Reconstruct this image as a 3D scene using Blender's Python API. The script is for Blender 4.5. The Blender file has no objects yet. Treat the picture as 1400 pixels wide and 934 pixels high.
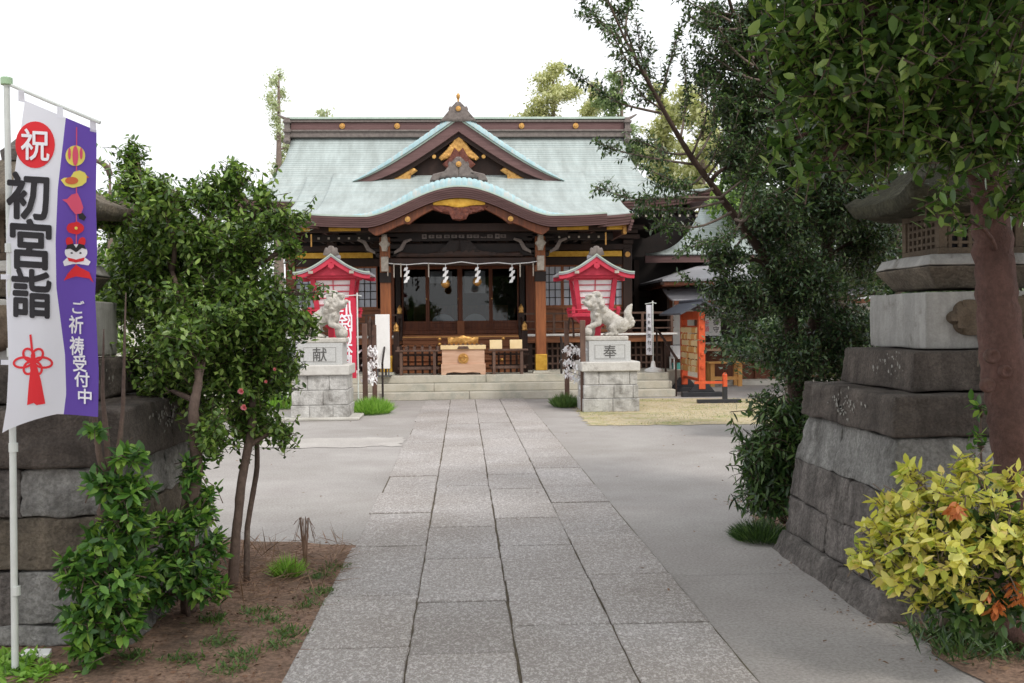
import bpy, bmesh, math, random
import numpy as np
from mathutils import Vector, Matrix, Euler
# ---------------------------------------------------------------- camera, sky, sun, exposure
S = bpy.context.scene
COL = S.collection
CAM_Z = 1.55
YAW, PITCH, ROLL = math.radians(2.74), math.radians(-0.93), math.radians(0.6)
cd = bpy.data.cameras.new('camera'); cam = bpy.data.objects.new('camera', cd); COL.objects.link(cam)
cd.sensor_width = 36; cd.lens = 36; cd.clip_start = 0.05; cd.clip_end = 2000
CM = (Matrix.Rotation(-YAW, 4, 'Z') @ Matrix.Rotation(math.pi/2 + PITCH, 4, 'X') @ Matrix.Rotation(-ROLL, 4, 'Z'))
CM.translation = (0, 0, CAM_Z)
cam.matrix_world = CM
cd.dof.use_dof = True; cd.dof.focus_distance = 9.0; cd.dof.aperture_fstop = 13
S.camera = cam
SUN_EL, SUN_AZ = math.radians(50), math.radians(145)     # azimuth from +Y clockwise: behind the camera, to the right
w = bpy.data.worlds.new('World'); S.world = w; w.use_nodes = True
nt = w.node_tree; nt.nodes.clear()
o_ = nt.nodes.new('ShaderNodeOutputWorld'); b1 = nt.nodes.new('ShaderNodeBackground'); b2 = nt.nodes.new('ShaderNodeBackground')
sky = nt.nodes.new('ShaderNodeTexSky'); sky.sky_type = 'NISHITA'; sky.sun_disc = False
sky.sun_elevation = SUN_EL; sky.sun_rotation = SUN_AZ; sky.air_density = 1.5; sky.dust_density = 4
b1.inputs[1].default_value = 0.10
tc = nt.nodes.new('ShaderNodeTexCoord'); nz = nt.nodes.new('ShaderNodeTexNoise'); nz.inputs['Scale'].default_value = 1.6; nz.inputs['Detail'].default_value = 4
cr = nt.nodes.new('ShaderNodeValToRGB'); cr.color_ramp.elements[0].color = (.93, .955, 1, 1); cr.color_ramp.elements[1].color = (1, 1, 1, 1)
b2.inputs[1].default_value = 1.12                           # bright thin cloud
mx = nt.nodes.new('ShaderNodeMixShader'); mx.inputs[0].default_value = 0.86
L = nt.links.new
L(tc.outputs['Generated'], nz.inputs['Vector']); L(nz.outputs[0], cr.inputs[0]); L(cr.outputs[0], b2.inputs[0])
L(sky.outputs[0], b1.inputs[0]); L(b1.outputs[0], mx.inputs[1]); L(b2.outputs[0], mx.inputs[2]); L(mx.outputs[0], o_.inputs[0])
ld = bpy.data.lights.new('sun', 'SUN'); ld.energy = 1.5; ld.angle = math.radians(12); ld.color = (1, .96, .9)
lo = bpy.data.objects.new('sun', ld); COL.objects.link(lo); lo.location = (10, -10, 20)
sd = Vector((math.sin(SUN_AZ)*math.cos(SUN_EL), math.cos(SUN_AZ)*math.cos(SUN_EL), math.sin(SUN_EL)))
lo.rotation_euler = sd.to_track_quat('Z', 'Y').to_euler()
S.view_settings.view_transform = 'Standard'; S.view_settings.look = 'None'; S.view_settings.gamma = 1
S.view_settings.use_curve_mapping = False; S.view_settings.exposure = 0.33
S.render.engine = 'CYCLES'; S.cycles.use_denoising = True
S.cycles.max_bounces = 6; S.cycles.transparent_max_bounces = 8

# ---------------------------------------------------------------- helpers
def ray(px, py): return CM.to_3x3() @ Vector(((px-700)/1400, (467-py)/1400, -1))
def at(px, py, Y):
    d = ray(px, py); return Vector((0, 0, CAM_Z)) + d*(Y/d.y)
def gr(px, py, z=0.):
    d = ray(px, py); return Vector((0, 0, CAM_Z)) + d*((z-CAM_Z)/d.z)
def tag(o, label=None, cat=None, group=None, kind=None):
    if label: o['label'] = label
    if cat: o['category'] = cat
    if group: o['group'] = group
    if kind: o['kind'] = kind
    return o
def empty(name, loc=(0, 0, 0), label=None, cat=None, group=None):
    o = bpy.data.objects.new(name, None); COL.objects.link(o); o.location = loc; o.empty_display_size = .1
    return tag(o, label, cat, group)
def copy_tree(o, parent=None):
    c = o.copy(); COL.objects.link(c); c.parent = parent
    for ch in list(o.children): copy_tree(ch, c)
    return c
def wloc(p):
    v = Vector((0, 0, 0))
    while p is not None: v += p.location; p = p.parent
    return v
class MB:
    """collects shapes in world coordinates; build() makes ONE mesh object"""
    def __init__(s): s.v = []; s.f = []; s.m = []
    def add(s, vs, fs, mi=0, M=None):
        n = len(s.v)
        s.v += [tuple(M @ Vector(p)) if M is not None else tuple(p) for p in vs]
        s.f += [tuple(i+n for i in f) for f in fs]; s.m += [mi]*len(fs); return s
    def box(s, x0, x1, y0, y1, z0, z1, mi=0, M=None):
        return s.add([(x0,y0,z0),(x1,y0,z0),(x1,y1,z0),(x0,y1,z0),(x0,y0,z1),(x1,y0,z1),(x1,y1,z1),(x0,y1,z1)],
                     [(0,3,2,1),(4,5,6,7),(0,1,5,4),(1,2,6,5),(2,3,7,6),(3,0,4,7)], mi, M)
    def frustum(s, cx, cy, z0, z1, h0, h1, mi=0, k0=None, k1=None):
        k0 = k0 or h0; k1 = k1 or h1
        return s.add([(cx-h0,cy-k0,z0),(cx+h0,cy-k0,z0),(cx+h0,cy+k0,z0),(cx-h0,cy+k0,z0),(cx-h1,cy-k1,z1),(cx+h1,cy-k1,z1),(cx+h1,cy+k1,z1),(cx-h1,cy+k1,z1)],
                     [(0,3,2,1),(4,5,6,7),(0,1,5,4),(1,2,6,5),(2,3,7,6),(3,0,4,7)], mi)
    def tube(s, pts, r, n=8, mi=0, cap=True):
        pts = [Vector(p) for p in pts]
        if not hasattr(r, '__len__'): r = [r]*len(pts)
        vs = []; fs = []; ref = Vector((.31, .17, .93)).normalized()
        for i, p in enumerate(pts):
            t = (pts[min(i+1, len(pts)-1)] - pts[max(i-1, 0)])
            t = t.normalized() if t.length > 1e-9 else Vector((0, 0, 1))
            a = t.cross(ref)
            if a.length < .05: a = t.cross(Vector((1, 0, 0)))
            a.normalize(); b = t.cross(a)
            for k in range(n):
                an = 2*math.pi*k/n; vs.append(p + (a*math.cos(an)+b*math.sin(an))*r[i])
        for i in range(len(pts)-1):
            for k in range(n):
                fs.append((i*n+k, i*n+(k+1) % n, (i+1)*n+(k+1) % n, (i+1)*n+k))
        if cap:
            fs.append(tuple(range(n))[::-1]); fs.append(tuple(range((len(pts)-1)*n, len(pts)*n)))
        return s.add(vs, fs, mi)
    def lathe(s, prof, c=(0, 0, 0), n=16, mi=0, M=None):
        vs = []; fs = []
        for r, z in prof:
            for k in range(n):
                a = 2*math.pi*k/n; vs.append((c[0]+r*math.cos(a), c[1]+r*math.sin(a), c[2]+z))
        for i in range(len(prof)-1):
            for k in range(n): fs.append((i*n+k, i*n+(k+1) % n, (i+1)*n+(k+1) % n, (i+1)*n+k))
        fs.append(tuple(range(n))[::-1]); fs.append(tuple(range((len(prof)-1)*n, len(prof)*n)))
        return s.add(vs, fs, mi, M)
    def prism(s, poly, y0, y1, mi=0, M=None):
        """polygon in (x,z), extruded along y"""
        n = len(poly); A = sum(poly[i][0]*poly[(i+1) % n][1]-poly[(i+1) % n][0]*poly[i][1] for i in range(n))
        if A < 0: poly = poly[::-1]
        vs = [(x, y0, z) for x, z in poly]+[(x, y1, z) for x, z in poly]
        fs = [tuple(range(n)), tuple(range(2*n-1, n-1, -1))]+[(i, i+n, (i+1) % n+n, (i+1) % n) for i in range(n)]
        return s.add(vs, fs, mi, M)
    def strip(s, top, bot, y0, y1, mi=0, M=None):
        """band between curves top/bot [(x,z)...], extruded in y"""
        for i in range(len(top)-1):
            vs = []
            for y in (y0, y1):
                for (x, z) in (bot[i], bot[i+1], top[i+1], top[i]): vs.append((x, y, z))
            fs = [(0,1,2,3),(7,6,5,4),(3,2,6,7),(0,4,5,1)]
            if i == 0: fs.append((0,3,7,4))
            if i == len(top)-2: fs.append((1,5,6,2))
            s.add(vs, fs, mi, M)
        return s
    def disc(s, c, r, t, axis='y', n=20, mi=0):
        vs = []
        for q in (0, 1):
            for k in range(n):
                a = 2*math.pi*k/n; u, v = r*math.cos(a), r*math.sin(a)
                vs.append((c[0]+u, c[1]-t*q, c[2]+v) if axis == 'y' else (c[0]-t*q, c[1]+u, c[2]+v))
        return s.add(vs, [tuple(range(n))[::-1], tuple(range(n, 2*n))]+[(k, (k+1) % n, n+(k+1) % n, n+k) for k in range(n)], mi)
    def build(s, name, mats, parent=None, bevel=0, smooth=False, **kw):
        me = bpy.data.meshes.new(name); off = wloc(parent) if parent else Vector((0, 0, 0))
        me.from_pydata([(v[0]-off.x, v[1]-off.y, v[2]-off.z) for v in s.v], [], s.f)
        mats = mats if isinstance(mats, (list, tuple)) else [mats]
        for m in mats: me.materials.append(m)
        if len(mats) > 1: me.polygons.foreach_set('material_index', s.m)
        bm = bmesh.new(); bm.from_mesh(me); bmesh.ops.recalc_face_normals(bm, faces=bm.faces); bm.to_mesh(me); bm.free()
        if smooth: me.shade_smooth()
        o = bpy.data.objects.new(name, me); COL.objects.link(o); o.parent = parent
        if smooth == 'auto':
            try: me.set_sharp_from_angle(angle=math.radians(40))
            except Exception: pass
        if bevel:
            b = o.modifiers.new('b', 'BEVEL'); b.width = bevel; b.segments = 2; b.limit_method = 'ANGLE'; b.angle_limit = math.radians(40)
            if not smooth: me.shade_smooth(); me.set_sharp_from_angle(angle=math.radians(35))
        return tag(o, **kw)
def raw(name, V, F, mats, parent=None, mi=None, smooth=False, uv=None, **kw):
    me = bpy.data.meshes.new(name); off = wloc(parent) if parent else Vector((0, 0, 0))
    V = np.asarray(V, dtype=np.float64) - np.array(off)
    me.from_pydata(V.tolist(), [], F if isinstance(F, list) else F.tolist())
    mats = mats if isinstance(mats, (list, tuple)) else [mats]
    for m in mats: me.materials.append(m)
    if mi is not None: me.polygons.foreach_set('material_index', list(mi))
    if uv is not None:
        l = me.uv_layers.new(name='UVMap'); vi = np.empty(len(me.loops), dtype=np.int32); me.loops.foreach_get('vertex_index', vi)
        l.data.foreach_set('uv', np.asarray(uv, dtype=np.float32)[vi].ravel())
    if smooth: me.shade_smooth()
    o = bpy.data.objects.new(name, me); COL.objects.link(o); o.parent = parent
    return tag(o, **kw)
def lerp(a, b, t): return a+(b-a)*t
def interp(xs, ys, x): return float(np.interp(x, xs, ys))
def rnd_rough(V, amp, sc, seed=0):
    """cheap lumpy displacement field for arrays of points"""
    r = np.random.default_rng(seed); out = np.zeros_like(V)
    for k in range(4):
        q = r.normal(size=(3, 3))*sc*(1.7**k); ph = r.uniform(0, 6.3, 3)
        out += np.sin(V @ q.T + ph)*amp/(1.5**k)
    return out
# ---------------------------------------------------------------- materials
def srgb(r, g, b):
    f = lambda c: (c/255/12.92) if c/255 <= .04045 else ((c/255+.055)/1.055)**2.4
    return (f(r), f(g), f(b))
def mat(name, col, rough=.7, col2=None, scale=6, spec=.4, metal=0, bump=0, bscale=None, detail=6, contrast=(.35, .65), col3=None, scale3=1.2, c3=(.5, .62), stretch=None, emit=None, speck=0, sscale=90, streak=0):
    m = bpy.data.materials.new(name); m.use_nodes = True; t = m.node_tree; N = t.nodes; p = N['Principled BSDF']
    p.inputs['Roughness'].default_value = rough; p.inputs['Metallic'].default_value = metal
    p.inputs['Specular IOR Level'].default_value = spec; p.inputs['Base Color'].default_value = (*col, 1)
    tc = N.new('ShaderNodeTexCoord'); src = tc.outputs['Object']
    if stretch:
        mp = N.new('ShaderNodeMapping'); mp.inputs['Scale'].default_value = stretch; t.links.new(src, mp.inputs[0]); src = mp.outputs[0]
    if col2:
        n = N.new('ShaderNodeTexNoise'); n.inputs['Scale'].default_value = scale; n.inputs['Detail'].default_value = detail; n.inputs['Roughness'].default_value = .65
        r = N.new('ShaderNodeValToRGB'); e = r.color_ramp.elements; e[0].position, e[1].position = contrast
        e[0].color = (*col, 1); e[1].color = (*col2, 1); t.links.new(src, n.inputs['Vector']); t.links.new(n.outputs[0], r.inputs[0])
        out = r.outputs[0]
        if col3:
            n3 = N.new('ShaderNodeTexNoise'); n3.inputs['Scale'].default_value = scale3; n3.inputs['Detail'].default_value = 8; n3.inputs['Roughness'].default_value = .7
            r3 = N.new('ShaderNodeValToRGB'); e = r3.color_ramp.elements; e[0].position, e[1].position = c3
            e[0].color = (0, 0, 0, 1); e[1].color = (1, 1, 1, 1)
            mi = N.new('ShaderNodeMix'); mi.data_type = 'RGBA'; mi.inputs['B'].default_value = (*col3, 1)
            t.links.new(src, n3.inputs['Vector']); t.links.new(n3.outputs[0], r3.inputs[0]); t.links.new(r3.outputs[0], mi.inputs['Factor'])
            t.links.new(out, mi.inputs['A']); out = mi.outputs['Result']
        for amt, sc, st in ((speck, sscale, None), (streak, 9, (1, 1, .12))):
            if not amt: continue
            ns = N.new('ShaderNodeTexNoise'); ns.inputs['Scale'].default_value = sc; ns.inputs['Detail'].default_value = 3; ns.inputs['Roughness'].default_value = .7
            if st: m2 = N.new('ShaderNodeMapping'); m2.inputs['Scale'].default_value = st; t.links.new(tc.outputs['Object'], m2.inputs[0]); t.links.new(m2.outputs[0], ns.inputs[0])
            else: t.links.new(tc.outputs['Object'], ns.inputs['Vector'])
            rs = N.new('ShaderNodeValToRGB'); e = rs.color_ramp.elements; e[0].position, e[1].position = .38, .62; e[0].color = (1-amt,)*3+(1,); e[1].color = (1+amt,)*3+(1,)
            ms = N.new('ShaderNodeMix'); ms.data_type = 'RGBA'; ms.blend_type = 'MULTIPLY'; ms.inputs['Factor'].default_value = 1
            t.links.new(ns.outputs[0], rs.inputs[0]); t.links.new(out, ms.inputs['A']); t.links.new(rs.outputs[0], ms.inputs['B']); out = ms.outputs['Result']
        t.links.new(out, p.inputs['Base Color'])
    if bump:
        n2 = N.new('ShaderNodeTexNoise'); n2.inputs['Scale'].default_value = bscale or scale*4; n2.inputs['Detail'].default_value = 8; n2.inputs['Roughness'].default_value = .7
        bp = N.new('ShaderNodeBump'); bp.inputs['Strength'].default_value = 1; bp.inputs['Distance'].default_value = bump
        t.links.new(src, n2.inputs['Vector']); t.links.new(n2.outputs[0], bp.inputs['Height']); t.links.new(bp.outputs[0], p.inputs['Normal'])
    if emit:
        p.inputs['Emission Color'].default_value = (*emit[0], 1); p.inputs['Emission Strength'].default_value = emit[1]
    return m
def leafmat(name, cols, rough=.38, trans=.25, spec=.5):
    m = bpy.data.materials.new(name); m.use_nodes = True; t = m.node_tree; N = t.nodes; p = N['Principled BSDF']
    g = N.new('ShaderNodeNewGeometry'); r = N.new('ShaderNodeValToRGB'); e = r.color_ramp.elements
    e[0].position = 0; e[0].color = (*cols[0], 1); e[1].position = 1; e[1].color = (*cols[-1], 1)
    for i, c in enumerate(cols[1:-1]):
        q = e.new((i+1)/(len(cols)-1)); q.color = (*c, 1)
    t.links.new(g.outputs['Random Per Island'], r.inputs[0]); t.links.new(r.outputs[0], p.inputs['Base Color'])
    p.inputs['Roughness'].default_value = rough; p.inputs['Specular IOR Level'].default_value = spec
    tr = N.new('ShaderNodeBsdfTranslucent'); mi = N.new('ShaderNodeMixShader'); mi.inputs[0].default_value = trans
    gm = N.new('ShaderNodeMix'); gm.data_type = 'RGBA'; gm.blend_type = 'MULTIPLY'; gm.inputs['Factor'].default_value = 1; gm.inputs['B'].default_value = (1.3, 1.4, .6, 1)
    t.links.new(r.outputs[0], gm.inputs['A']); t.links.new(gm.outputs['Result'], tr.inputs[0])
    t.links.new(p.outputs[0], mi.inputs[1]); t.links.new(tr.outputs[0], mi.inputs[2]); t.links.new(mi.outputs[0], N['Material Output'].inputs[0])
    return m
M = {}
M['asphalt'] = mat('asphalt', srgb(154,148,144), .9, srgb(168,163,159), 1.1, bump=.003, bscale=160, col3=srgb(142,137,131), scale3=.45, c3=(.45,.8), speck=.17, sscale=55)
M['asphalt_patch'] = mat('asphalt_patch', srgb(166,160,155), .9, srgb(182,177,171), 1.5, bump=.003, bscale=150, speck=.12, sscale=50)
M['concrete'] = mat('concrete', srgb(176,172,163), .9, srgb(196,193,186), 3, bump=.003, bscale=60, col3=srgb(140,138,130), scale3=1.5, c3=(.55,.8), speck=.08)
M['step_stone'] = mat('step_stone', srgb(178,172,156), .85, srgb(194,189,176), 3, bump=.003, bscale=50, col3=srgb(150,152,142), scale3=2.2, c3=(.5,.7), speck=.08, sscale=60)
M['dirt'] = mat('dirt', srgb(142,114,96), .95, srgb(166,136,116), 3, bump=.03, bscale=24, col3=srgb(98,82,70), scale3=2.6, c3=(.45,.7), speck=.28, sscale=40)
M['lawn'] = mat('dry_lawn', srgb(190,176,146), .95, srgb(206,192,162), 4, bump=.02, bscale=70, col3=srgb(150,155,95), scale3=1.1, c3=(.5,.66), speck=.15)
M['moss'] = mat('joint_soil', srgb(78,70,60), .95, srgb(106,96,78), 9, bump=.01)
M['granite'] = mat('pale_granite', srgb(205,202,196), .85, srgb(188,184,178), 9, bump=.004, bscale=60, col3=srgb(130,125,118), scale3=3.5, c3=(.56,.72), speck=.1, sscale=120)
M['granite_rock'] = mat('rock_faced_granite', srgb(202,200,196), .9, srgb(172,169,165), 7, bump=.03, bscale=14, col3=srgb(112,108,102), scale3=2.6, c3=(.52,.7), speck=.14, sscale=70, streak=.08)
M['granite_smooth'] = mat('smooth_granite', srgb(178,178,176), .7, srgb(196,196,194), 60, bump=.001, detail=3)
M['statue'] = mat('statue_stone', srgb(200,195,187), .85, srgb(168,163,154), 10, bump=.006, bscale=40, col3=srgb(140,134,124), scale3=6, c3=(.58,.75), speck=.1, sscale=70)
M['old_stone'] = mat('old_stone', srgb(134,127,122), .92, srgb(96,90,86), 5, bump=.035, bscale=30, col3=srgb(128,124,118), scale3=2.2, c3=(.56,.68), speck=.26, sscale=48, streak=.26)
M['old_stone_dark'] = mat('old_stone_dark', srgb(108,99,92), .93, srgb(78,71,66), 5, bump=.035, bscale=30, col3=srgb(110,106,98), scale3=3.2, c3=(.6,.72), speck=.2, sscale=70, streak=.18)
M['old_stone_brown'] = mat('old_stone_brown', srgb(132,121,106), .93, srgb(100,91,80), 4, bump=.035, bscale=30, col3=srgb(130,124,112), scale3=2.4, c3=(.56,.7), speck=.22, sscale=60, streak=.2)
M['old_stone_pale'] = mat('old_stone_pale', srgb(164,162,158), .92, srgb(128,126,122), 4, bump=.035, bscale=30, col3=srgb(84,80,75), scale3=1.8, c3=(.52,.66), speck=.22, sscale=48, streak=.18)
M['plaster_stone'] = mat('patched_stone', srgb(168,166,162), .85, srgb(150,148,144), 4, bump=.006, bscale=30, col3=srgb(104,98,88), scale3=2.6, c3=(.56,.7), speck=.06, streak=.14)
M['mossy_stone'] = mat('mossy_stone', srgb(84,82,64), .95, srgb(62,60,46), 6, bump=.035, bscale=30, col3=srgb(120,116,102), scale3=5, c3=(.58,.7), speck=.25, sscale=40)
M['tan_stone'] = mat('tan_stone', srgb(112,98,82), .9, srgb(92,80,68), 6, bump=.006, bscale=40, speck=.15)
M['lichen'] = mat('lichen', srgb(156,152,146), .95, srgb(140,138,130), 30)
M['fascia'] = mat('fascia_wood', srgb(116,88,86), .7, srgb(98,72,70), 3, stretch=(.6,1,12), bump=.002, bscale=20)
M['wood_dark'] = mat('dark_wood', srgb(58,37,28), .6, srgb(42,27,21), 5, stretch=(1,1,.25), bump=.002)
M['wood_black'] = mat('blackish_wood', srgb(38,27,23), .65, srgb(26,19,17), 5)  # very dark brown wood in two close tones
M['wood_red'] = mat('reddish_wood', srgb(120,66,38), .5, srgb(88,48,30), 6, stretch=(4,4,.35), bump=.002)
M['wood_orange'] = mat('pillar_wood', srgb(158,96,56), .5, srgb(120,70,42), 6, stretch=(5,5,.3), bump=.002)
M['wood_panel'] = mat('panel_wood', srgb(150,96,62), .55, srgb(112,70,46), 5, stretch=(.4,4,5), bump=.002)
M['wood_grey'] = mat('grey_weathered_wood', srgb(112,88,76), .8, srgb(84,64,56), 8, stretch=(1,1,.3), bump=.003)
M['wood_pale'] = mat('pale_box_wood', srgb(214,178,152), .6, srgb(190,150,124), 3, stretch=(.5,1,5))
M['wood_new'] = mat('new_wood', srgb(226,172,104), .6, srgb(208,150,86), 5, stretch=(1,1,.4))
M['wood_card'] = mat('card_wood', srgb(238,214,168), .6, srgb(228,200,150), 4)
M['gold'] = mat('gold', srgb(216,170,98), .42, srgb(186,136,78), 14, metal=.7, bump=.006, bscale=50)
M['gold_flat'] = mat('gold_plate', srgb(222,178,76), .45, srgb(200,150,56), 10, metal=.5, bump=.004, bscale=70)
M['orn_gray'] = mat('ornament_gray', srgb(128,118,112), .6, srgb(104,94,90), 12, bump=.006, bscale=30)
M['orn_red'] = mat('carved_red_wood', srgb(122,66,48), .6, srgb(84,46,40), 25, bump=.02, bscale=30)
M['white_paint'] = mat('white_paint', srgb(246,245,243), .6, srgb(236,235,232), 5)
M['cream_wood'] = mat('white_carved_end', srgb(196,188,176), .7, srgb(160,150,138), 14, bump=.006)
M['paper'] = mat('paper', srgb(240,240,240), .9, srgb(228,228,230), 8)
M['shoji'] = mat('window_paper', srgb(196,200,210), .5, srgb(178,184,196), 2)
M['wall_white'] = mat('white_wall', srgb(226,222,214), .8, srgb(212,208,200), 2)
M['red_paint'] = mat('red_paint', srgb(206,60,82), .55, srgb(182,48,68), 5, bump=.001)
M['orange_paint'] = mat('orange_paint', srgb(220,96,52), .55, srgb(196,80,44), 6, speck=.08)
M['black_paint'] = mat('black_paint', srgb(38,40,44), .5, srgb(50,50,54), 8)
M['metal_gray'] = mat('gray_metal', srgb(120,124,128), .4, srgb(100,104,108), 9, metal=.6)
M['rail_dark'] = mat('dark_rail', srgb(66,58,56), .5, srgb(52,46,44), 9, metal=.4)
M['pole_white'] = mat('white_pole', srgb(222,226,222), .4, srgb(208,212,208), 7)
M['pole_green'] = mat('pale_green_cap', srgb(176,206,170), .5)
M['roof_grey'] = mat('grey_roof_metal', srgb(182,182,186), .5, srgb(166,164,170), 5)
M['slate'] = mat('dark_slate', srgb(84,88,98), .5, srgb(68,72,80), 8)
M['bark'] = mat('smooth_bark', srgb(118,100,90), .85, srgb(92,76,68), 5, bump=.012, bscale=26, stretch=(1,1,.5), col3=srgb(150,138,126), scale3=4, c3=(.58,.72), speck=.15, sscale=40)
M['bark_red'] = mat('reddish_bark', srgb(114,84,76), .85, srgb(80,58,52), 4, bump=.025, bscale=18, stretch=(1,1,.5), col3=srgb(132,112,100), scale3=3, c3=(.58,.72), speck=.14, sscale=40)
M['bark_dark'] = mat('dark_bark', srgb(88,70,60), .9, srgb(64,50,44), 7, bump=.012, bscale=30)
M['bark_grey'] = mat('grey_twig_bark', srgb(140,124,114), .9, srgb(112,98,90), 7, bump=.01, bscale=30)
M['straw'] = mat('dry_stalks', srgb(150,122,104), .95, srgb(112,86,74), 9)
M['cyan_cloth'] = mat('teal_cloth', srgb(92,168,158), .8, srgb(80,150,142), 5)
M['orn_light'] = mat('groove_shadow_stone', srgb(140,138,134), .8, srgb(120,118,114), 9)
M['ink_soft'] = mat('grey_ink', srgb(86,84,82), .8)
M['ink'] = mat('black_ink', srgb(48,46,50), .8)
M['ink_red'] = mat('red_print', srgb(222,48,56), .8)
M['ink_white'] = mat('white_print', srgb(238,236,242), .8)
M['ink_yellow'] = mat('yellow_print', srgb(236,222,110), .8)
M['ink_pink'] = mat('pink_print', srgb(226,90,120), .8)
M['ink_orange'] = mat('orange_print', srgb(214,110,70), .8)
def cloth(name, c, tr=.35):
    m = mat(name, c, .85); t = m.node_tree; N = t.nodes; a = N.new('ShaderNodeBsdfTranslucent'); a.inputs[0].default_value = (*c, 1)
    x = N.new('ShaderNodeMixShader'); x.inputs[0].default_value = tr
    t.links.new(N['Principled BSDF'].outputs[0], x.inputs[1]); t.links.new(a.outputs[0], x.inputs[2]); t.links.new(x.outputs[0], N['Material Output'].inputs[0]); return m
M['cloth_white'] = cloth('white_banner_cloth', srgb(242,242,250))
M['cloth_purple'] = cloth('purple_banner_cloth', srgb(114,86,184))
M['cloth_red'] = cloth('red_banner_cloth', srgb(232,66,92))
# copper roof: patina with fine shingle rows, uv = (metres along, metres down)
def coppermat(name, a, b, rows=.11, w=.6, linecol=srgb(120,148,146)):
    m = bpy.data.materials.new(name); m.use_nodes = True; t = m.node_tree; N = t.nodes; p = N['Principled BSDF']; l = t.links.new
    p.inputs['Roughness'].default_value = .62; p.inputs['Specular IOR Level'].default_value = .35
    uv = N.new('ShaderNodeUVMap'); br = N.new('ShaderNodeTexBrick')
    br.inputs['Scale'].default_value = 1; br.inputs['Brick Width'].default_value = 40; br.inputs['Row Height'].default_value = rows
    br.inputs['Mortar Size'].default_value = .009; br.inputs['Mortar Smooth'].default_value = .3; br.inputs['Bias'].default_value = 0
    br.inputs['Color1'].default_value = (*a, 1); br.inputs['Color2'].default_value = (*b, 1); br.inputs['Mortar'].default_value = (*linecol, 1)
    l(uv.outputs[0], br.inputs[0])
    mp = N.new('ShaderNodeMapping'); mp.inputs['Scale'].default_value = (2.5, .5, 1); l(uv.outputs[0], mp.inputs[0])
    n = N.new('ShaderNodeTexNoise'); n.inputs['Scale'].default_value = 1.4; n.inputs['Detail'].default_value = 8; n.inputs['Roughness'].default_value = .7; l(mp.outputs[0], n.inputs[0])
    r = N.new('ShaderNodeValToRGB'); e = r.color_ramp.elements; e[0].position, e[1].position = .38, .68; e[0].color = (.74, .74, .73, 1); e[1].color = (1.04, 1.05, 1.05, 1); l(n.outputs[0], r.inputs[0])
    x = N.new('ShaderNodeMix'); x.data_type = 'RGBA'; x.blend_type = 'MULTIPLY'; x.inputs['Factor'].default_value = 1
    l(br.outputs[0], x.inputs['A']); l(r.outputs[0], x.inputs['B']); l(x.outputs['Result'], p.inputs['Base Color'])
    bp = N.new('ShaderNodeBump'); bp.inputs['Distance'].default_value = .01; bp.invert = True; l(br.outputs['Fac'], bp.inputs['Height']); l(bp.outputs[0], p.inputs['Normal'])
    return m
M['copper'] = coppermat('copper_patina', srgb(186,194,191), srgb(178,188,186), linecol=srgb(148,160,160))
M['copper_rim'] = mat('copper_rim', srgb(172,200,204), .6, srgb(150,182,188), 5, stretch=(3,1,1), col3=srgb(186,190,186), scale3=4)
M['copper_edge'] = mat('copper_edge', srgb(186,200,188), .6, srgb(168,184,172), 5)
# bush-hammered slabs: pale flecks
def slabmat():
    m = bpy.data.materials.new('hammered_slab'); m.use_nodes = True; t = m.node_tree; N = t.nodes; p = N['Principled BSDF']; l = t.links.new
    p.inputs['Roughness'].default_value = .8
    tc = N.new('ShaderNodeTexCoord'); mp = N.new('ShaderNodeMapping'); mp.inputs['Scale'].default_value = (1, .62, 1); l(tc.outputs['Object'], mp.inputs[0])
    n0 = N.new('ShaderNodeTexNoise'); n0.inputs['Scale'].default_value = 62; n0.inputs['Detail'].default_value = 4; n0.inputs['Roughness'].default_value = .6; n0.inputs['Distortion'].default_value = 1.2; l(mp.outputs[0], n0.inputs[0])
    r = N.new('ShaderNodeValToRGB'); e = r.color_ramp.elements; e[0].position, e[1].position = .47, .64; e[0].color = (*srgb(152,146,142), 1); e[1].color = (*srgb(206,202,200), 1); l(n0.outputs[0], r.inputs[0])
    n1 = N.new('ShaderNodeTexNoise'); n1.inputs['Scale'].default_value = 1.1; n1.inputs['Detail'].default_value = 6; l(tc.outputs['Object'], n1.inputs[0])
    r1 = N.new('ShaderNodeValToRGB'); e = r1.color_ramp.elements; e[0].position, e[1].position = .35, .65; e[0].color = (.86, .83, .8, 1); e[1].color = (1.06, 1.05, 1.05, 1); l(n1.outputs[0], r1.inputs[0])
    g = N.new('ShaderNodeNewGeometry'); mr = N.new('ShaderNodeMapRange'); mr.inputs['To Min'].default_value = .9; mr.inputs['To Max'].default_value = 1.07; l(g.outputs['Random Per Island'], mr.inputs[0])
    x = N.new('ShaderNodeMix'); x.data_type = 'RGBA'; x.blend_type = 'MULTIPLY'; x.inputs['Factor'].default_value = 1; l(r.outputs[0], x.inputs['A']); l(r1.outputs[0], x.inputs['B'])
    x2 = N.new('ShaderNodeMix'); x2.data_type = 'RGBA'; x2.blend_type = 'MULTIPLY'; x2.inputs['Factor'].default_value = 1; l(x.outputs['Result'], x2.inputs['A']); l(mr.outputs[0], x2.inputs['B'])
    l(x2.outputs['Result'], p.inputs['Base Color'])
    bp = N.new('ShaderNodeBump'); bp.inputs['Distance'].default_value = .008; l(n0.outputs[0], bp.inputs['Height']); l(bp.outputs[0], p.inputs['Normal'])
    return m
M['slab'] = slabmat()
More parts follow.
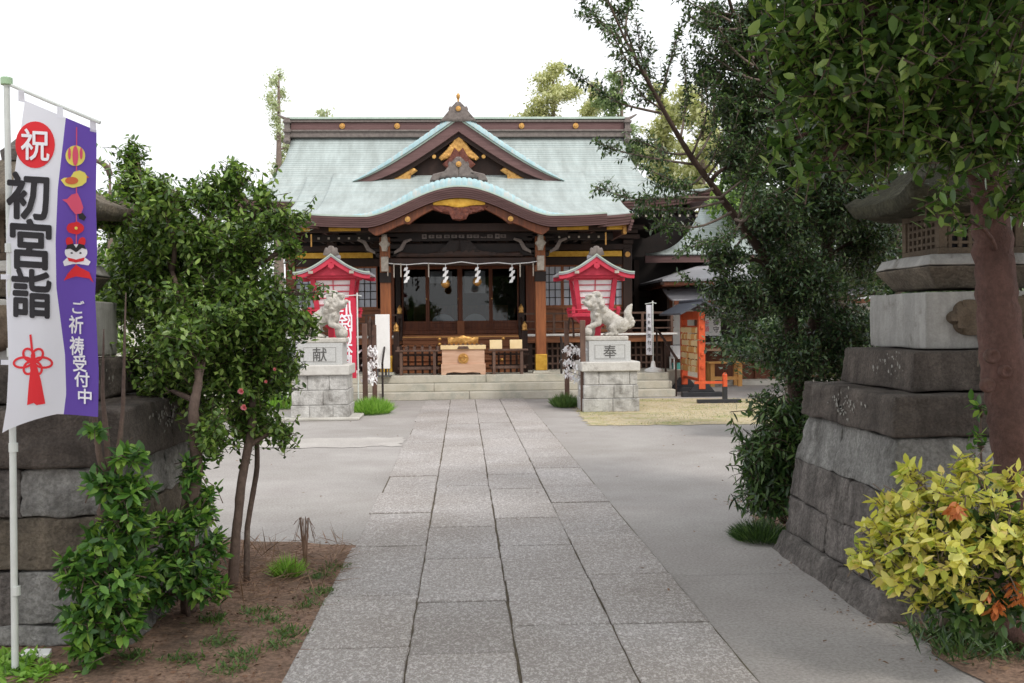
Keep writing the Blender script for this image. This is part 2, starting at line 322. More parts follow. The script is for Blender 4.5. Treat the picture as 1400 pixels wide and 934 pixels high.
def glassmat():
    m = bpy.data.materials.new('window_glass'); m.use_nodes = True; t = m.node_tree; N = t.nodes; N.remove(N['Principled BSDF'])
    a = N.new('ShaderNodeBsdfTransparent'); a.inputs[0].default_value = (.8, .82, .82, 1); b = N.new('ShaderNodeBsdfGlossy'); b.inputs['Roughness'].default_value = .02
    f = N.new('ShaderNodeFresnel'); f.inputs[0].default_value = 1.5; x = N.new('ShaderNodeMixShader')
    t.links.new(f.outputs[0], x.inputs[0]); t.links.new(a.outputs[0], x.inputs[1]); t.links.new(b.outputs[0], x.inputs[2]); t.links.new(x.outputs[0], N['Material Output'].inputs[0]); return m
M['glass'] = glassmat()
M['leaf_dark'] = leafmat('leaf_dark', [srgb(40,62,34), srgb(54,80,42), srgb(74,100,54), srgb(108,132,74)], .3, .18)
M['leaf_mid'] = leafmat('leaf_mid', [srgb(58,82,40), srgb(84,112,52), srgb(114,144,68), srgb(160,184,100)], .28, .25)
M['leaf_near'] = leafmat('leaf_near', [srgb(52,76,38), srgb(76,106,50), srgb(106,138,64), srgb(154,174,98)], .3, .2)
M['leaf_fresh'] = leafmat('leaf_fresh', [srgb(46,78,38), srgb(64,102,48), srgb(88,130,58), srgb(112,156,68), srgb(156,186,88)], .36, .3)
M['leaf_yellow'] = leafmat('leaf_yellow', [srgb(208,202,92), srgb(230,222,116), srgb(238,232,150), srgb(148,170,76), srgb(220,214,108), srgb(188,196,90), srgb(226,204,136), srgb(234,226,128)], .42, .3)
M['leaf_orange'] = leafmat('leaf_orange', [srgb(176,96,52), srgb(206,128,74)], .5, .3)
M['leaf_soft'] = leafmat('leaf_soft', [srgb(120,140,98), srgb(142,160,116), srgb(160,176,130), srgb(108,130,92)], .6, .2)  # far-tree green, softened by haze put into the colour
M['leaf_hazed'] = leafmat('leaf_hazed', [srgb(168,180,148), srgb(190,198,166), srgb(206,210,182), srgb(172,180,150)], .6, .2)  # far leaves, washed out in the colour to read as haze
M['leaf_bamboo'] = leafmat('leaf_bamboo', [srgb(176,178,128), srgb(198,198,150), srgb(212,210,170), srgb(160,170,118)], .6, .2)  # yellow-green, paled in the colour for distance haze
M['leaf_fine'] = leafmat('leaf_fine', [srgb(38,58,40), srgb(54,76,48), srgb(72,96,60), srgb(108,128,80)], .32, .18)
M['grass'] = leafmat('grass', [srgb(104,150,56), srgb(132,176,70), srgb(158,194,92)], .6, .3)
M['grass_dull'] = leafmat('grass_dull', [srgb(66,96,48), srgb(86,116,58), srgb(112,136,76)], .6, .3)
M['litter'] = leafmat('litter', [srgb(110,80,62), srgb(140,108,86), srgb(84,62,50), srgb(160,130,104)], .8, .1)
M['petal'] = leafmat('petal', [srgb(232,110,146), srgb(246,190,206)], .6, .3)
# ---------------------------------------------------------------- writing
_tc = {}
def glyphs(s, bold=.012):
    """mesh of one line of writing with em 1, centred on its box: (verts2d, faces)"""
    if (s, bold) in _tc: return _tc[(s, bold)]
    c = bpy.data.curves.new('t', 'FONT'); c.body = s; c.size = 1; c.offset = 0; c.resolution_u = 3; c.fill_mode = 'FRONT'
    o = bpy.data.objects.new('t', c); COL.objects.link(o); dg = bpy.context.evaluated_depsgraph_get(); dg.update()
    me = bpy.data.meshes.new_from_object(o.evaluated_get(dg))
    bm = bmesh.new(); bm.from_mesh(me); bmesh.ops.triangulate(bm, faces=bm.faces[:])
    V = np.array([v.co[:2] for v in bm.verts]); F = [tuple(v.index for v in f.verts) for f in bm.faces]; bm.free()
    bpy.data.objects.remove(o); bpy.data.curves.remove(c); bpy.data.meshes.remove(me)
    if len(V): V = V - (V.max(0)+V.min(0))/2
    _tc[(s, bold)] = (V, F); return V, F
def cut(V, F, step):
    bm = bmesh.new(); vs = [bm.verts.new((x, y, 0)) for x, y in V]
    for f in F:
        try: bm.faces.new([vs[i] for i in f])
        except ValueError: pass
    lo, hi = V.min(0), V.max(0)
    for ax in (0, 1):
        k = lo[ax]+step
        while k < hi[ax]:
            co = [0, 0, 0]; no = [0, 0, 0]; co[ax] = k; no[ax] = 1
            bmesh.ops.bisect_plane(bm, geom=bm.verts[:]+bm.edges[:]+bm.faces[:], plane_co=co, plane_no=no); k += step
    bm.verts.index_update()
    V2 = np.array([v.co[:2] for v in bm.verts]); F2 = [tuple(v.index for v in f.verts) for f in bm.faces]; bm.free()
    return V2, F2
def writing(mb, s, cx, y, cz, size, vertical=False, mi=0, bold=.012, mirror=False, pitch=1.05):
    """flat writing facing -Y"""
    chars = list(s) if vertical else [s]
    for i, ch in enumerate(chars):
        V, F = glyphs(ch, bold)
        if not len(V): continue
        z0 = cz-(i-(len(chars)-1)/2)*size*pitch if vertical else cz
        sx = -1 if mirror else 1
        for q in range(6 if bold > .007 else 1):
            dx, dz = (bold*.6*size*math.cos(q*1.047), bold*.6*size*math.sin(q*1.047)) if bold > .007 else (0, 0)
            mb.add([(cx+sx*a*size+dx, y-q*.0004, z0+b*size+dz) for a, b in V], F, mi)
    return mb
# ================================================================ SETTING
def sheet(name, x0, x1, y0, y1, z, m, n=1, rough=0, seed=0):
    nx, ny = n, n; xs = np.linspace(x0, x1, nx+1); ys = np.linspace(y0, y1, ny+1)
    X, Y = np.meshgrid(xs, ys); V = np.stack([X.ravel(), Y.ravel(), np.full(X.size, z)], 1)
    if rough: V[:, 2] += rnd_rough(V*[1, 1, 0], rough, 1.3, seed)[:, 2]
    F = [(j*(nx+1)+i, j*(nx+1)+i+1, (j+1)*(nx+1)+i+1, (j+1)*(nx+1)+i) for j in range(ny) for i in range(nx)]
    return raw(name, V, F, m, kind='structure')
sheet('ground', -300, 300, -60, 500, -.03, M['asphalt'])
def blob_poly(name, pts, z, m, jag=.05, seed=1, h=0):
    """flat irregular patch from an outline"""
    r = random.Random(seed); out = []
    for i, (x, y) in enumerate(pts):
        x2, y2 = pts[(i+1) % len(pts)]; n = max(1, int(math.hypot(x2-x, y2-y)/.12))
        for k in range(min(n, 60)):
            t = k/min(n, 60); out.append((lerp(x, x2, t)+r.uniform(-jag, jag), lerp(y, y2, t)+r.uniform(-jag, jag), z))
    mb = MB(); mb.add(out, [tuple(range(len(out)))]); return mb.build(name, m, kind='structure')
pv = MB()                                                     # paved court, poured in big bays
for x0, x1 in ((-30, -5.6), (-5.596, -.75), (1.245, 6.5), (6.504, 30)):
    for y0, y1 in ((-8, 6.2), (6.204, 12.9), (12.904, 21.28), (21.284, 60)):
        pv.add([(x0, y0, 0), (x1, y0, 0), (x1, y1, 0), (x0, y1, 0)], [(0, 1, 2, 3)])
pv.build('pavement', M['asphalt'], kind='structure')
blob_poly('ground_bed', [(-9, 1), (-.83, 1), (-.76, 4.6), (-.74, 6.4), (-.78, 7.25), (-1.6, 7.5), (-2.4, 7.6), (-3.2, 8.6), (-9, 9.5)], .006, M['dirt'], .03)
blob_poly('ground_bed', [(2.15, 2.0), (9, 1), (9, 12), (4.2, 10.5), (3.0, 9.0), (2.35, 8.2), (2.15, 7.4), (2.2, 5.5)], .006, M['dirt'], .04, 2)
blob_poly('dry_lawn', [(1.9, 15.5), (4, 15.35), (7.2, 15.4), (12, 15.2), (12, 20.3), (8, 20.4), (5.5, 20.5), (4.3, 20.9), (3.0, 20.9), (2.05, 18.6), (1.95, 17)], .006, M['lawn'], .07, 3)
blob_poly('dry_lawn', [(-7, 15.9), (-5, 15.7), (-4, 16), (-4.1, 20.9), (-7, 21)], .006, M['lawn'], .07, 4)
blob_poly('pavement_patch', [(-8, 13.0), (-.80, 13.25), (-.80, 14.3), (-8, 14.15)], .005, M['asphalt_patch'], .09, 8)
# the slab path
r = random.Random(7); mb = MB(); edges = [-.76, -.27, .235, .745, 1.255]
mb.box(-.770, 1.257, 1.5, 21.27, -.02, .004, 1)
starts = [0.06, .42, .1, .3]
for c in range(4):
    y = 1.4+starts[c]*.5
    while y < 21.2:
        ln = .97+r.uniform(-.1, .1)
        if r.random() < .2: ln *= 1.35
        y1 = min(y+ln, 21.26); j = lambda: r.uniform(-.006, .006)
        jx = r.uniform(-.004, .004); xa = edges[c]+.005+jx+(r.uniform(-.05, .0) if c == 0 else 0); xb = edges[c+1]-.005+(jx if c < 3 else 0); g = .012
        z = r.uniform(.010, .019); n0 = len(mb.v)
        ring = []; m = 7                                        # worn outline of the slab
        for (ax, ay, bx, by) in ((xa, y+g, xb, y+g), (xb, y+g, xb, y1-g*.3), (xb, y1-g*.3, xa, y1-g*.3), (xa, y1-g*.3, xa, y+g)):
            for k in range(m):
                e = .0035 if k else .006; ring.append((lerp(ax, bx, k/m)+r.uniform(-e, e), lerp(ay, by, k/m)+r.uniform(-e, e)))
        cx_, cy_ = (xa+xb)/2, (y+y1)/2; N_ = len(ring); tx, ty = r.uniform(-.002, .002), r.uniform(-.002, .002)
        vs = [(p, q, -.03) for p, q in ring]+[(p, q, z-.005) for p, q in ring]+[(cx_+(p-cx_)*.975, cy_+(q-cy_)*.988, z+tx*(p-cx_)+ty*(q-cy_)) for p, q in ring]
        mb.add(vs, [tuple(range(2*N_, 3*N_))]+[(a*N_+k, a*N_+(k+1) % N_, (a+1)*N_+(k+1) % N_, (a+1)*N_+k) for a in (0, 1) for k in range(N_)], 0)
        y = y1
mb.build('path', [M['slab'], M['moss']], kind='structure')
# ================================================================ SHRINE HALL
X0 = -.05
# stone platform with three steps
mb = MB(); 
for k, (yf, z) in enumerate(((21.3, .16), (21.65, .32), (22.0, .48))):
    nxt = (21.65, 22.0, 33)[k]
    x = -6.2; r = random.Random(k)
    while x < 4.45:
        x2 = min(x+r.uniform(2.2, 3.4), 4.45)
        if 4.45-x2 < .4: x2 = 4.45
        mb.box(x+.003, x2-.003, yf, nxt if k < 2 else 23.2, z-.16, z); x = x2
mb.box(-6.2, 5.4, 23.2, 33, 0, .477)
plat = mb.build('stone_platform', M['step_stone'], bevel=.012)
tag(plat, 'pale stone platform with three long steps under the shrine hall', 'platform')

hall = empty('shrine_hall', (X0, 25, .48), 'wooden shrine hall with curved patina copper roof at end of slab path', 'shrine')
# ---- main roof
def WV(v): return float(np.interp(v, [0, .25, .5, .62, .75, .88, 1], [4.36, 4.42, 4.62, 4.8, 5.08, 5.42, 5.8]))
def ZV(v): return 6.62-2.2*(1-(1-v)**1.6)
def roof_pt(u, v, side=1, dz=0):
    W = WV(v); x = u*W; y = 27.3-side*3.7*v
    up = .22*max(0, (abs(u)-.45)/.55)**2.4*v**2.5
    return (X0+x, y-(side*.12*abs(u)**4*v**3), ZV(v)+up+dz)
NU, NVV = 64, 30
V = []; F = []; UV = []
for side in (1, -1):
    b = len(V); al = 0
    for j in range(NVV+1):
        v = j/NVV
        if j: al += math.dist(roof_pt(0, v), roof_pt(0, v-1/NVV))
        for i in range(NU+1):
            u = -1+2*i/NU; V.append(roof_pt(u, v, side)); UV.append((u*WV(v), -al))
    for j in range(NVV):
        for i in range(NU):
            q = (b+j*(NU+1)+i, b+j*(NU+1)+i+1, b+(j+1)*(NU+1)+i+1, b+(j+1)*(NU+1)+i); F.append(q[::-1] if side == 1 else q)
for sx in (-1, 1):                                           # hipped side skirts
    b = len(V); n = 12; m = 14
    for j in range(n+1):
        v = .5+.5*j/n; pf = Vector(roof_pt(sx, v, 1)); pb = Vector(roof_pt(sx, v, -1))
        for i in range(m+1):
            p = pf.lerp(pb, i/m); s_ = abs(2*i/m-1); p.z = ZV(v)+(pf.z-ZV(v))*s_**2.5; V.append(tuple(p)); UV.append((p.y, -v*4))
    for j in range(n):
        for i in range(m): F.append((b+j*(m+1)+i, b+j*(m+1)+i+1, b+(j+1)*(m+1)+i+1, b+(j+1)*(m+1)+i))
roof = raw('roof', V, F, M['copper'], hall, smooth=True, uv=UV)
sm = roof.modifiers.new('s', 'SOLIDIFY'); sm.thickness = .05; sm.offset = -1
mb = MB()                                                    # gable walls at the ends
for sx in (-1, 1):
    pts = [(27.3-3.7*v, ZV(v)-.08) for v in np.linspace(.5, 0, 8)]+[(27.3+3.7*v, ZV(v)-.08) for v in np.linspace(.06, .5, 8)]
    x = X0+sx*4.15; mb.add([(x, y, z) for y, z in pts]+[(x-sx*.06, y, z) for y, z in pts], [tuple(range(len(pts))), tuple(range(len(pts), 2*len(pts)))])
mb.build('gable_wall', M['wood_dark'], hall)
# eave boards round the main roof
def eaveline(n=60):
    P = [Vector(roof_pt(-1+2*i/n, 1, 1)) for i in range(n+1)]
    R = Vector(roof_pt(1, 1, 1)); Rb = Vector(roof_pt(1, 1, -1)); Lb = Vector(roof_pt(-1, 1, -1)); Lf = Vector(roof_pt(-1, 1, 1))
    def sidepts(a, b):
        out = []
        for i in range(1, 15):
            p = a.lerp(b, i/14); s_ = abs(2*i/14-1); p.z = ZV(1)+(a.z-ZV(1))*s_**2.5; out.append(p)
        return out
    return P, sidepts(R, Rb), sidepts(Lf, Lb)
P, SR, SL = eaveline()
for line, nrm in ((P, Vector((0, -1, 0))), ([P[-1]]+SR, Vector((1, 0, 0))), ([P[0]]+SL, Vector((-1, 0, 0)))):
  for half in ((-1, 1) if nrm.y < 0 else (0,)):
    mb = MB()
    for k in range(3):
        a, b2_, o2 = -.045-k*.062, -.045-(k+1)*.062, -.02-k*.035
        for i in range(len(line)-1):
            if nrm.y < 0 and ((line[i].x+line[i+1].x)/2-X0)*half < 2.95: continue
            p, q = line[i]+nrm*o2, line[i+1]+nrm*o2
            e = -nrm*.3; up, dn = Vector((0, 0, a)), Vector((0, 0, b2_))
            mb.add([p+up, q+up, q+dn, p+dn, p+up+e, q+up+e, q+dn+e, p+dn+e], [(0, 1, 2, 3), (3, 2, 6, 7), (0, 4, 5, 1), (4, 5, 6, 7)])
    mb.build('eave_board', M['fascia'], hall)
# soffit and rafters beneath the main eaves
mb = MB()
mb.add([(X0-5.6, 23.8, 4.12), (X0+5.6, 23.8, 4.12), (X0+4.1, 25, 4.45), (X0-4.1, 25, 4.45), (X0+5.6, 30.8, 4.12), (X0+4.1, 29.6, 4.45), (X0-5.6, 30.8, 4.12), (X0-4.1, 29.6, 4.45)],
       [(0, 1, 2, 3), (1, 4, 5, 2), (6, 0, 3, 7)])
for i in range(57):
    x = X0-5.5+i*.197
    if abs(x-X0) > 3.3: mb.add([(x-.03, 23.75, 4.02), (x+.03, 23.75, 4.02), (x+.03, 25, 4.35), (x-.03, 25, 4.35), (x-.03, 23.75, 4.1), (x+.03, 23.75, 4.1), (x+.03, 25, 4.44), (x-.03, 25, 4.44)], [(0,3,2,1),(4,5,6,7),(0,1,5,4),(1,2,6,5),(3,0,4,7)])
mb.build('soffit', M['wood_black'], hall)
mb = MB()
for i in range(57):
    x = X0-5.5+i*.197
    if abs(x-X0) > 3.5: mb.box(x-.022, x+.022, 23.735, 23.75, 4.035, 4.085)
for i in range(29):
    x = X0-3.08+i*.22
    if abs(abs(x-X0)-1.72) > .16: mb.box(x-.022, x+.022, 22.60, 22.612, 3.46, 3.505)
mb.build('rafter_end', M['cream_wood'], hall, kind='stuff')
# ---- ridge
mb = MB()
mb.box(X0-4.42, X0+4.42, 27.02, 27.58, 6.5, 6.64, 0); mb.box(X0-4.4, X0+4.4, 26.98, 27.62, 6.64, 6.69, 2)
mb.box(X0-4.38, X0+4.38, 27.05, 27.55, 6.69, 6.89, 1); mb.box(X0-4.42, X0+4.42, 27.0, 27.6, 6.89, 6.93, 2)
mb.box(X0-4.40, X0+4.40, 27.08, 27.52, 6.93, 6.97, 0); mb.box(X0-4.5, X0+4.5, 27.02, 27.58, 6.97, 7.03, 3)
ridge = mb.build('ridge', [M['orn_gray'], M['fascia'], M['orn_gray'], M['copper_edge']], hall, bevel=.012)
for sx in (-1, 1):
    mb = MB(); x = X0+sx*4.46
    mb.box(x-.07, x+.07, 26.95, 27.65, 6.42, 7.0, 0); mb.box(x-.1, x+.1, 26.9, 27.7, 6.62, 6.7); mb.box(x-.1, x+.1, 26.9, 27.7, 6.86, 6.92)
    mb.tube([(x-.02, 26.96, 6.4), (x+.02, 26.86, 6.38), (x+.04, 26.8, 6.33)], [.09, .08, .06]); mb.tube([(x, 27.3, 7.02), (x+sx*.14, 27.3, 7.06), (x+sx*.3, 27.3, 7.15)], [.05, .04, .02])
    mb.build('ridge_end', M['orn_gray'], hall, bevel=.01)
for px, py in ((468, 177), (543, 177), (713, 175), (787, 174)):
    p = at(px, py, 27.04); mb = MB(); mb.disc((p.x, 27.045, 6.79), .075, .03); mb.disc((p.x, 27.012, 6.79), .04, .02); mb.build('gold_crest', M['gold'], hall, bevel=.006)
# ---- triangular dormer
DX = [0, .12, .643, 1.257, 1.875, 2.62]; DZ = [6.56, 6.47, 6.12, 5.70, 5.34, 4.99]
def DP(x):
    a = abs(x); 
    return float(np.interp(a, np.linspace(0, 2.62, 40), _dz))
_k = np.polyfit(DX, DZ, 3); _dz = np.polyval(_k, np.linspace(0, 2.62, 40))
xs = np.linspace(-2.62, 2.62, 61)
dorm = []
V = []; F = []; UV = []
for j, y in enumerate((24.78, 24.84, 25.2, 26.0, 26.9)):
    for x in xs:
        V.append((X0+x, y, DP(x)+(0 if j else -.03)+.05*(1-abs(x)/2.62))); UV.append((y, abs(x)*1.3))
for j in range(4):
    for i in range(60): F.append((j*61+i, j*61+i+1, (j+1)*61+i+1, (j+1)*61+i))
raw('dormer_roof', V, F, M['copper'], hall, smooth=True, uv=UV)
# ribbed rims of the dormer and of the wavy porch gable
def rim(name, fn, xs, y0, y1, hfn, rib, parent):
    V = []; F = []; prof = [(0, 0), (0, .55), (.18, .88), (.5, 1), (.82, .88), (1, .5), (1, 0)]
    for i, x in enumerate(xs):
        r_ = 1-.10*(abs(math.sin(math.pi*x/rib))**8)
        for a, b in prof: V.append((X0+x, lerp(y0, y1, a), fn(x)+hfn(x)*b*r_))
    n = len(prof)
    for i in range(len(xs)-1):
        for k in range(n-1): F.append((i*n+k, i*n+k+1, (i+1)*n+k+1, (i+1)*n+k))
    return raw(name, V, F, M['copper_rim'], parent, smooth=True)
rim('dormer_rim', DP, np.linspace(-2.55, 2.55, 260), 24.7, 25.1, lambda x: .17*(1-(abs(x)/2.62)**3)+.01, .13, hall)
mb = MB()
for a, b, y0, y1, mi in ((0, -.05, 24.74, 24.9, 1), (-.05, -.33, 24.78, 24.9, 0)):
    top = [(X0+x, DP(x)+a*(1-(abs(x)/2.62)**4)) for x in xs]; bot = [(X0+x, DP(x)+b*(1-.85*(abs(x)/2.62)**3)) for x in xs]
    mb.strip(top, bot, y0, y1, mi)
mb.build('dormer_bargeboard', [M['fascia'], M['copper_edge']], hall)
mb = MB(); top = [(X0+x, DP(x)-.3*(1-.8*(abs(x)/2.62)**3)) for x in xs]; bot = [(X0+x, min(4.8, z)) for (x, z) in [(x, DP(x)-.31) for x in xs]]
mb.strip(top, bot, 25.15, 25.2); 
mb.strip([(X0+x, DP(x)-.33*(1-.8*(abs(x)/2.62)**3)) for x in xs], [(X0+x, DP(x)-.44*(1-.6*(abs(x)/2.62)**3)) for x in xs], 24.9, 25.0)
mb.build('dormer_wall', M['wood_dark'], hall)
def carved(name, outline, y0, y1, m, parent, amp=.012, seed=0, **kw):
    """relief carving: outline filled, subdivided and pushed out in lumps"""
    bm = bmesh.new(); vs = [bm.verts.new((x, 0, z)) for x, z in outline]; bm.faces.new(vs); bmesh.ops.triangulate(bm, faces=bm.faces[:])
    lo = [min(p[k] for p in outline) for k in (0, 1)]; hi = [max(p[k] for p in outline) for k in (0, 1)]
    for ax, q in ((0, 0), (2, 1)):
        n = max(4, int((hi[q]-lo[q])/.035)); 
        for i in range(1, n):
            co = [0, 0, 0]; no = [0, 0, 0]; co[ax] = lerp(lo[q], hi[q], i/n); no[ax] = 1
            bmesh.ops.bisect_plane(bm, geom=bm.verts[:]+bm.edges[:]+bm.faces[:], plane_co=co, plane_no=no)
    ex = bmesh.ops.extrude_face_region(bm, geom=bm.faces[:]); top = [g for g in ex['geom'] if isinstance(g, bmesh.types.BMVert)]
    bnd = {v for e in bm.edges if len(e.link_faces) == 2 and abs(e.link_faces[0].normal.dot(e.link_faces[1].normal)) < .3 for v in e.verts}
    for v in bm.verts: v.co.y += y1
    rr = random.Random(seed); ph = [rr.uniform(0, 6) for _ in range(4)]
    for v in top:
        d = .5+.5*math.sin(v.co.x*38+ph[0]+2*math.sin(v.co.z*25+ph[2]))*math.sin(v.co.z*34+ph[1]+1.5*math.sin(v.co.x*21+ph[3]))
        v.co.y = y0-(amp*d*2 if v not in bnd else -amp)
    bmesh.ops.recalc_face_normals(bm, faces=bm.faces); me = bpy.data.meshes.new(name); off = wloc(parent)
    bmesh.ops.translate(bm, verts=bm.verts, vec=-off); bm.to_mesh(me); bm.free(); me.materials.append(m); me.shade_smooth(); me.set_sharp_from_angle(angle=math.radians(50))
    o = bpy.data.objects.new(name, me); COL.objects.link(o); o.parent = parent; return tag(o, **kw)
def mirror(pts, cx=None): 
    """right half outline, from the top centre down: closed to both sides"""
    cx = X0 if cx is None else cx
    return [(cx+x, z) for x, z in pts]+[(cx-x, z) for x, z in pts[::-1] if x > 1e-6]
# gold openwork in the dormer peak, gold corner plates
carved('gold_carving', mirror([(0, 6.22), (.1, 6.08), (.3, 5.82), (.5, 5.62), (.42, 5.55), (.22, 5.62), (.1, 5.5), (0, 5.42)]), 24.94, 25.02, M['gold'], hall, .012, 3)
for sx in (-1, 1):
    carved('gold_corner_plate', [(X0+sx*a, b) for a, b in ((1.0, 5.31), (1.12, 5.40), (1.5, 5.16), (1.9, 4.99), (1.2, 4.98), (1.3, 5.1))], 24.94, 25.0, M['gold'], hall, .008, 5)
    mb = MB(); mb.disc((X0+sx*.60, 24.93, 5.64), .05, .03); mb.build('gold_boss', M['gold'], hall, bevel=.008)
carved('dormer_pendant', mirror([(0, 5.75), (.1, 5.85), (.24, 5.6), (.4, 5.45), (.3, 5.36), (.12, 5.32), (0, 5.2)]), 24.86, 24.92, M['orn_red'], hall, .012, 9)
# crest ornaments (peak of the dormer, top of the porch gable)
def crest(cx, yb, z0, s, parent):
    g = [(0, 1.0), (.1, .99), (.2, .9), (.23, .6), (.3, .52), (.36, .72), (.5, .74), (.56, .58), (.5, .44), (.62, .34), (.66, .2), (.58, .08), (.95, 0), (1.05, -.12), (0, -.12)]
    carved('crest_ornament', [(cx+x*s, z0+z*s) for x, z in g]+[(cx-x*s, z0+z*s) for x, z in g[::-1] if x > 0], yb, yb+.12, M['orn_gray'], parent, .012, 4)
    mb = MB(); mb.disc((cx, yb-.012, z0+.58*s), .15*s, .03); mb.disc((cx, yb-.04, z0+.58*s), .09*s, .02); mb.build('gold_crest', M['gold'], parent, bevel=.006)
crest(X0, 24.68, 6.5, .42, hall)
mb = MB(); mb.tube([(X0, 24.74, 6.9), (X0, 24.74, 6.98), (X0, 24.74, 7.03), (X0, 24.74, 7.08), (X0, 24.74, 7.13)], [.02, .022, .045, .05, .015]); mb.build('finial', M['gold'], hall)
crest(X0, 21.72, 4.72, .40, hall)
mb = MB(); mb.prism([(X0-.62, 4.62), (X0+.62, 4.62), (X0+.55, 4.76), (X0+.3, 4.82), (X0-.3, 4.82), (X0-.55, 4.76)], 21.78, 22.6); mb.box(X0-.14, X0+.14, 21.85, 24.6, 4.62, 4.84); mb.build('porch_ridge', M['orn_gray'], hall, bevel=.02)
# ---- porch roof with wavy gable
def arch(x): return .62*(max(0, .5+.5*math.cos(math.pi*min(abs(x)/1.95, 1))))**.82
def zf(x): return 3.84+arch(x)+.05*(abs(x)/3.1)**5
def base(y): return .2*(y-21.4)+.045*(y-21.4)**2
def kz(x, y):
    a, b = base(y), arch(x)+.12*min(1, (y-21.4)/.5)*(1 if arch(x) > .05 else arch(x)/.05); k = .07
    h = max(0, min(1, .5+.5*(a-b)/k)); return 3.84+.05*(abs(x)/3.1)**5*max(0, 1-(y-21.4)/2)+lerp(b, a, h)+k*h*(1-h)
def porch_sheet(x0, x1, y0, dz):
    xs = np.linspace(x0, x1, int(abs(x1-x0)/.06)+2); ys = np.linspace(y0, 25.3, 40); V = []; F = []; UV = []
    for y in ys:
        for x in xs: V.append((X0+x, y, kz(x, y)+dz)); UV.append((x, y))
    n = len(xs)
    for j in range(len(ys)-1):
        for i in range(n-1): F.append((j*n+i, j*n+i+1, (j+1)*n+i+1, (j+1)*n+i))
    return V, F, UV
V, F, UV = porch_sheet(-3.08, 3.08, 21.4, 0)
po = raw('porch_roof', V, F, M['copper'], hall, smooth=True, uv=UV); q = po.modifiers.new('s', 'SOLIDIFY'); q.thickness = .05; q.offset = -1
for sx in (-1, 1):
    V, F, UV = porch_sheet(sx*3.0, sx*3.72, 21.85, -.085)
    po = raw('porch_side_roof', V, F, M['copper'], hall, smooth=True, uv=UV); q = po.modifiers.new('s', 'SOLIDIFY'); q.thickness = .05; q.offset = -1 if sx > 0 else 1
    mb = MB()
    for k in range(4):
        xs_ = np.linspace(sx*3.05, sx*(3.74-.015*k), 6); f_ = lambda x: kz(x, 21.85)-.085
        mb.strip([(X0+x, f_(x)-.03-.055*k) for x in xs_], [(X0+x, f_(x)-.03-.055*(k+1)) for x in xs_], 21.83+.025*k, 22.0)
        mb.box(*sorted((X0+sx*(3.68-.015*k), X0+sx*(3.74-.015*k))), 21.84+.025*k, 24.6, 3.78-.055*(k+1), 3.78-.055*k)
    mb.build('porch_side_fascia', M['fascia'], hall)
rim('porch_rim', lambda x: zf(x)-.02, np.linspace(-2.3, 2.3, 300), 21.38, 21.72, lambda x: .2*min(1, (max(0, 1-abs(x)/2.35))**.8*1.5)+.02, .115, hall)
xs = np.linspace(-3.1, 3.1, 80)
mb = MB(); mb.strip([(X0+x, zf(x)+.005) for x in xs], [(X0+x, zf(x)-.025) for x in xs], 21.36, 21.5); mb.build('porch_copper_edge', M['copper_edge'], hall)
mb = MB()
for k in range(5):
    e = -.028-.042*k; mb.strip([(X0+x, zf(x)+e) for x in xs], [(X0+x, zf(x)+e-.042) for x in xs], 21.375+.022*k, 21.6)
for sx in (-1, 1):
    for k in range(5): mb.box(*sorted((X0+sx*3.0, X0+sx*(3.1-.012*k))), 21.55, 24.3, 3.86-.042*(k+1), 3.86-.042*k)
mb.build('porch_fascia', M['fascia'], hall)
# under side of the porch roof
V = []; F = []
for y in (21.5, 22.3, 24.9):
    for x in xs: V.append((X0+x, y, zf(x)-.25+(y-21.5)*.1))
for j in range(2):
    for i in range(79): F.append((j*80+i, j*80+i+1, (j+1)*80+i+1, (j+1)*80+i))
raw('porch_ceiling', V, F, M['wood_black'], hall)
# curved reddish gable beam with cusps
def kb(x):
    a = abs(x); return float(np.interp(a, [0, .5, .9, 1.06, 1.12, 1.3, 1.75, 1.9], [.13, .14, .2, .25, .19, .17, .2, .06]))
xs2 = np.linspace(-1.9, 1.9, 90)
mb = MB(); mb.strip([(X0+x, zf(x)-.235) for x in xs2], [(X0+x, zf(x)-.235-kb(x)) for x in xs2], 21.56, 21.68); mb.build('gable_beam', M['wood_red'], hall, bevel=.008)
carved('gold_plate', mirror([(0, 4.23), (.32, 4.215), (.56, 4.19), (.44, 4.15), (.54, 4.075), (.3, 4.07), (.1, 4.03), (0, 4.025)]), 21.53, 21.56, M['gold_flat'], hall, .005, 7)
carved('gable_pendant', mirror([(0, 4.04), (.3, 4.08), (.62, 4.06), (.55, 3.98), (.36, 3.92), (.2, 3.88), (.14, 3.78), (0, 3.75)]), 21.56, 21.66, M['orn_red'], hall, .02, 8)
for sx in (-1, 1):
    mb = MB(); mb.disc((X0+sx*1.08, 21.555, zf(1.08)-.36), .06, .03); mb.disc((X0+sx*1.08, 21.53, zf(1.08)-.36), .03, .02); mb.build('gold_boss', M['gold'], hall, bevel=.008)
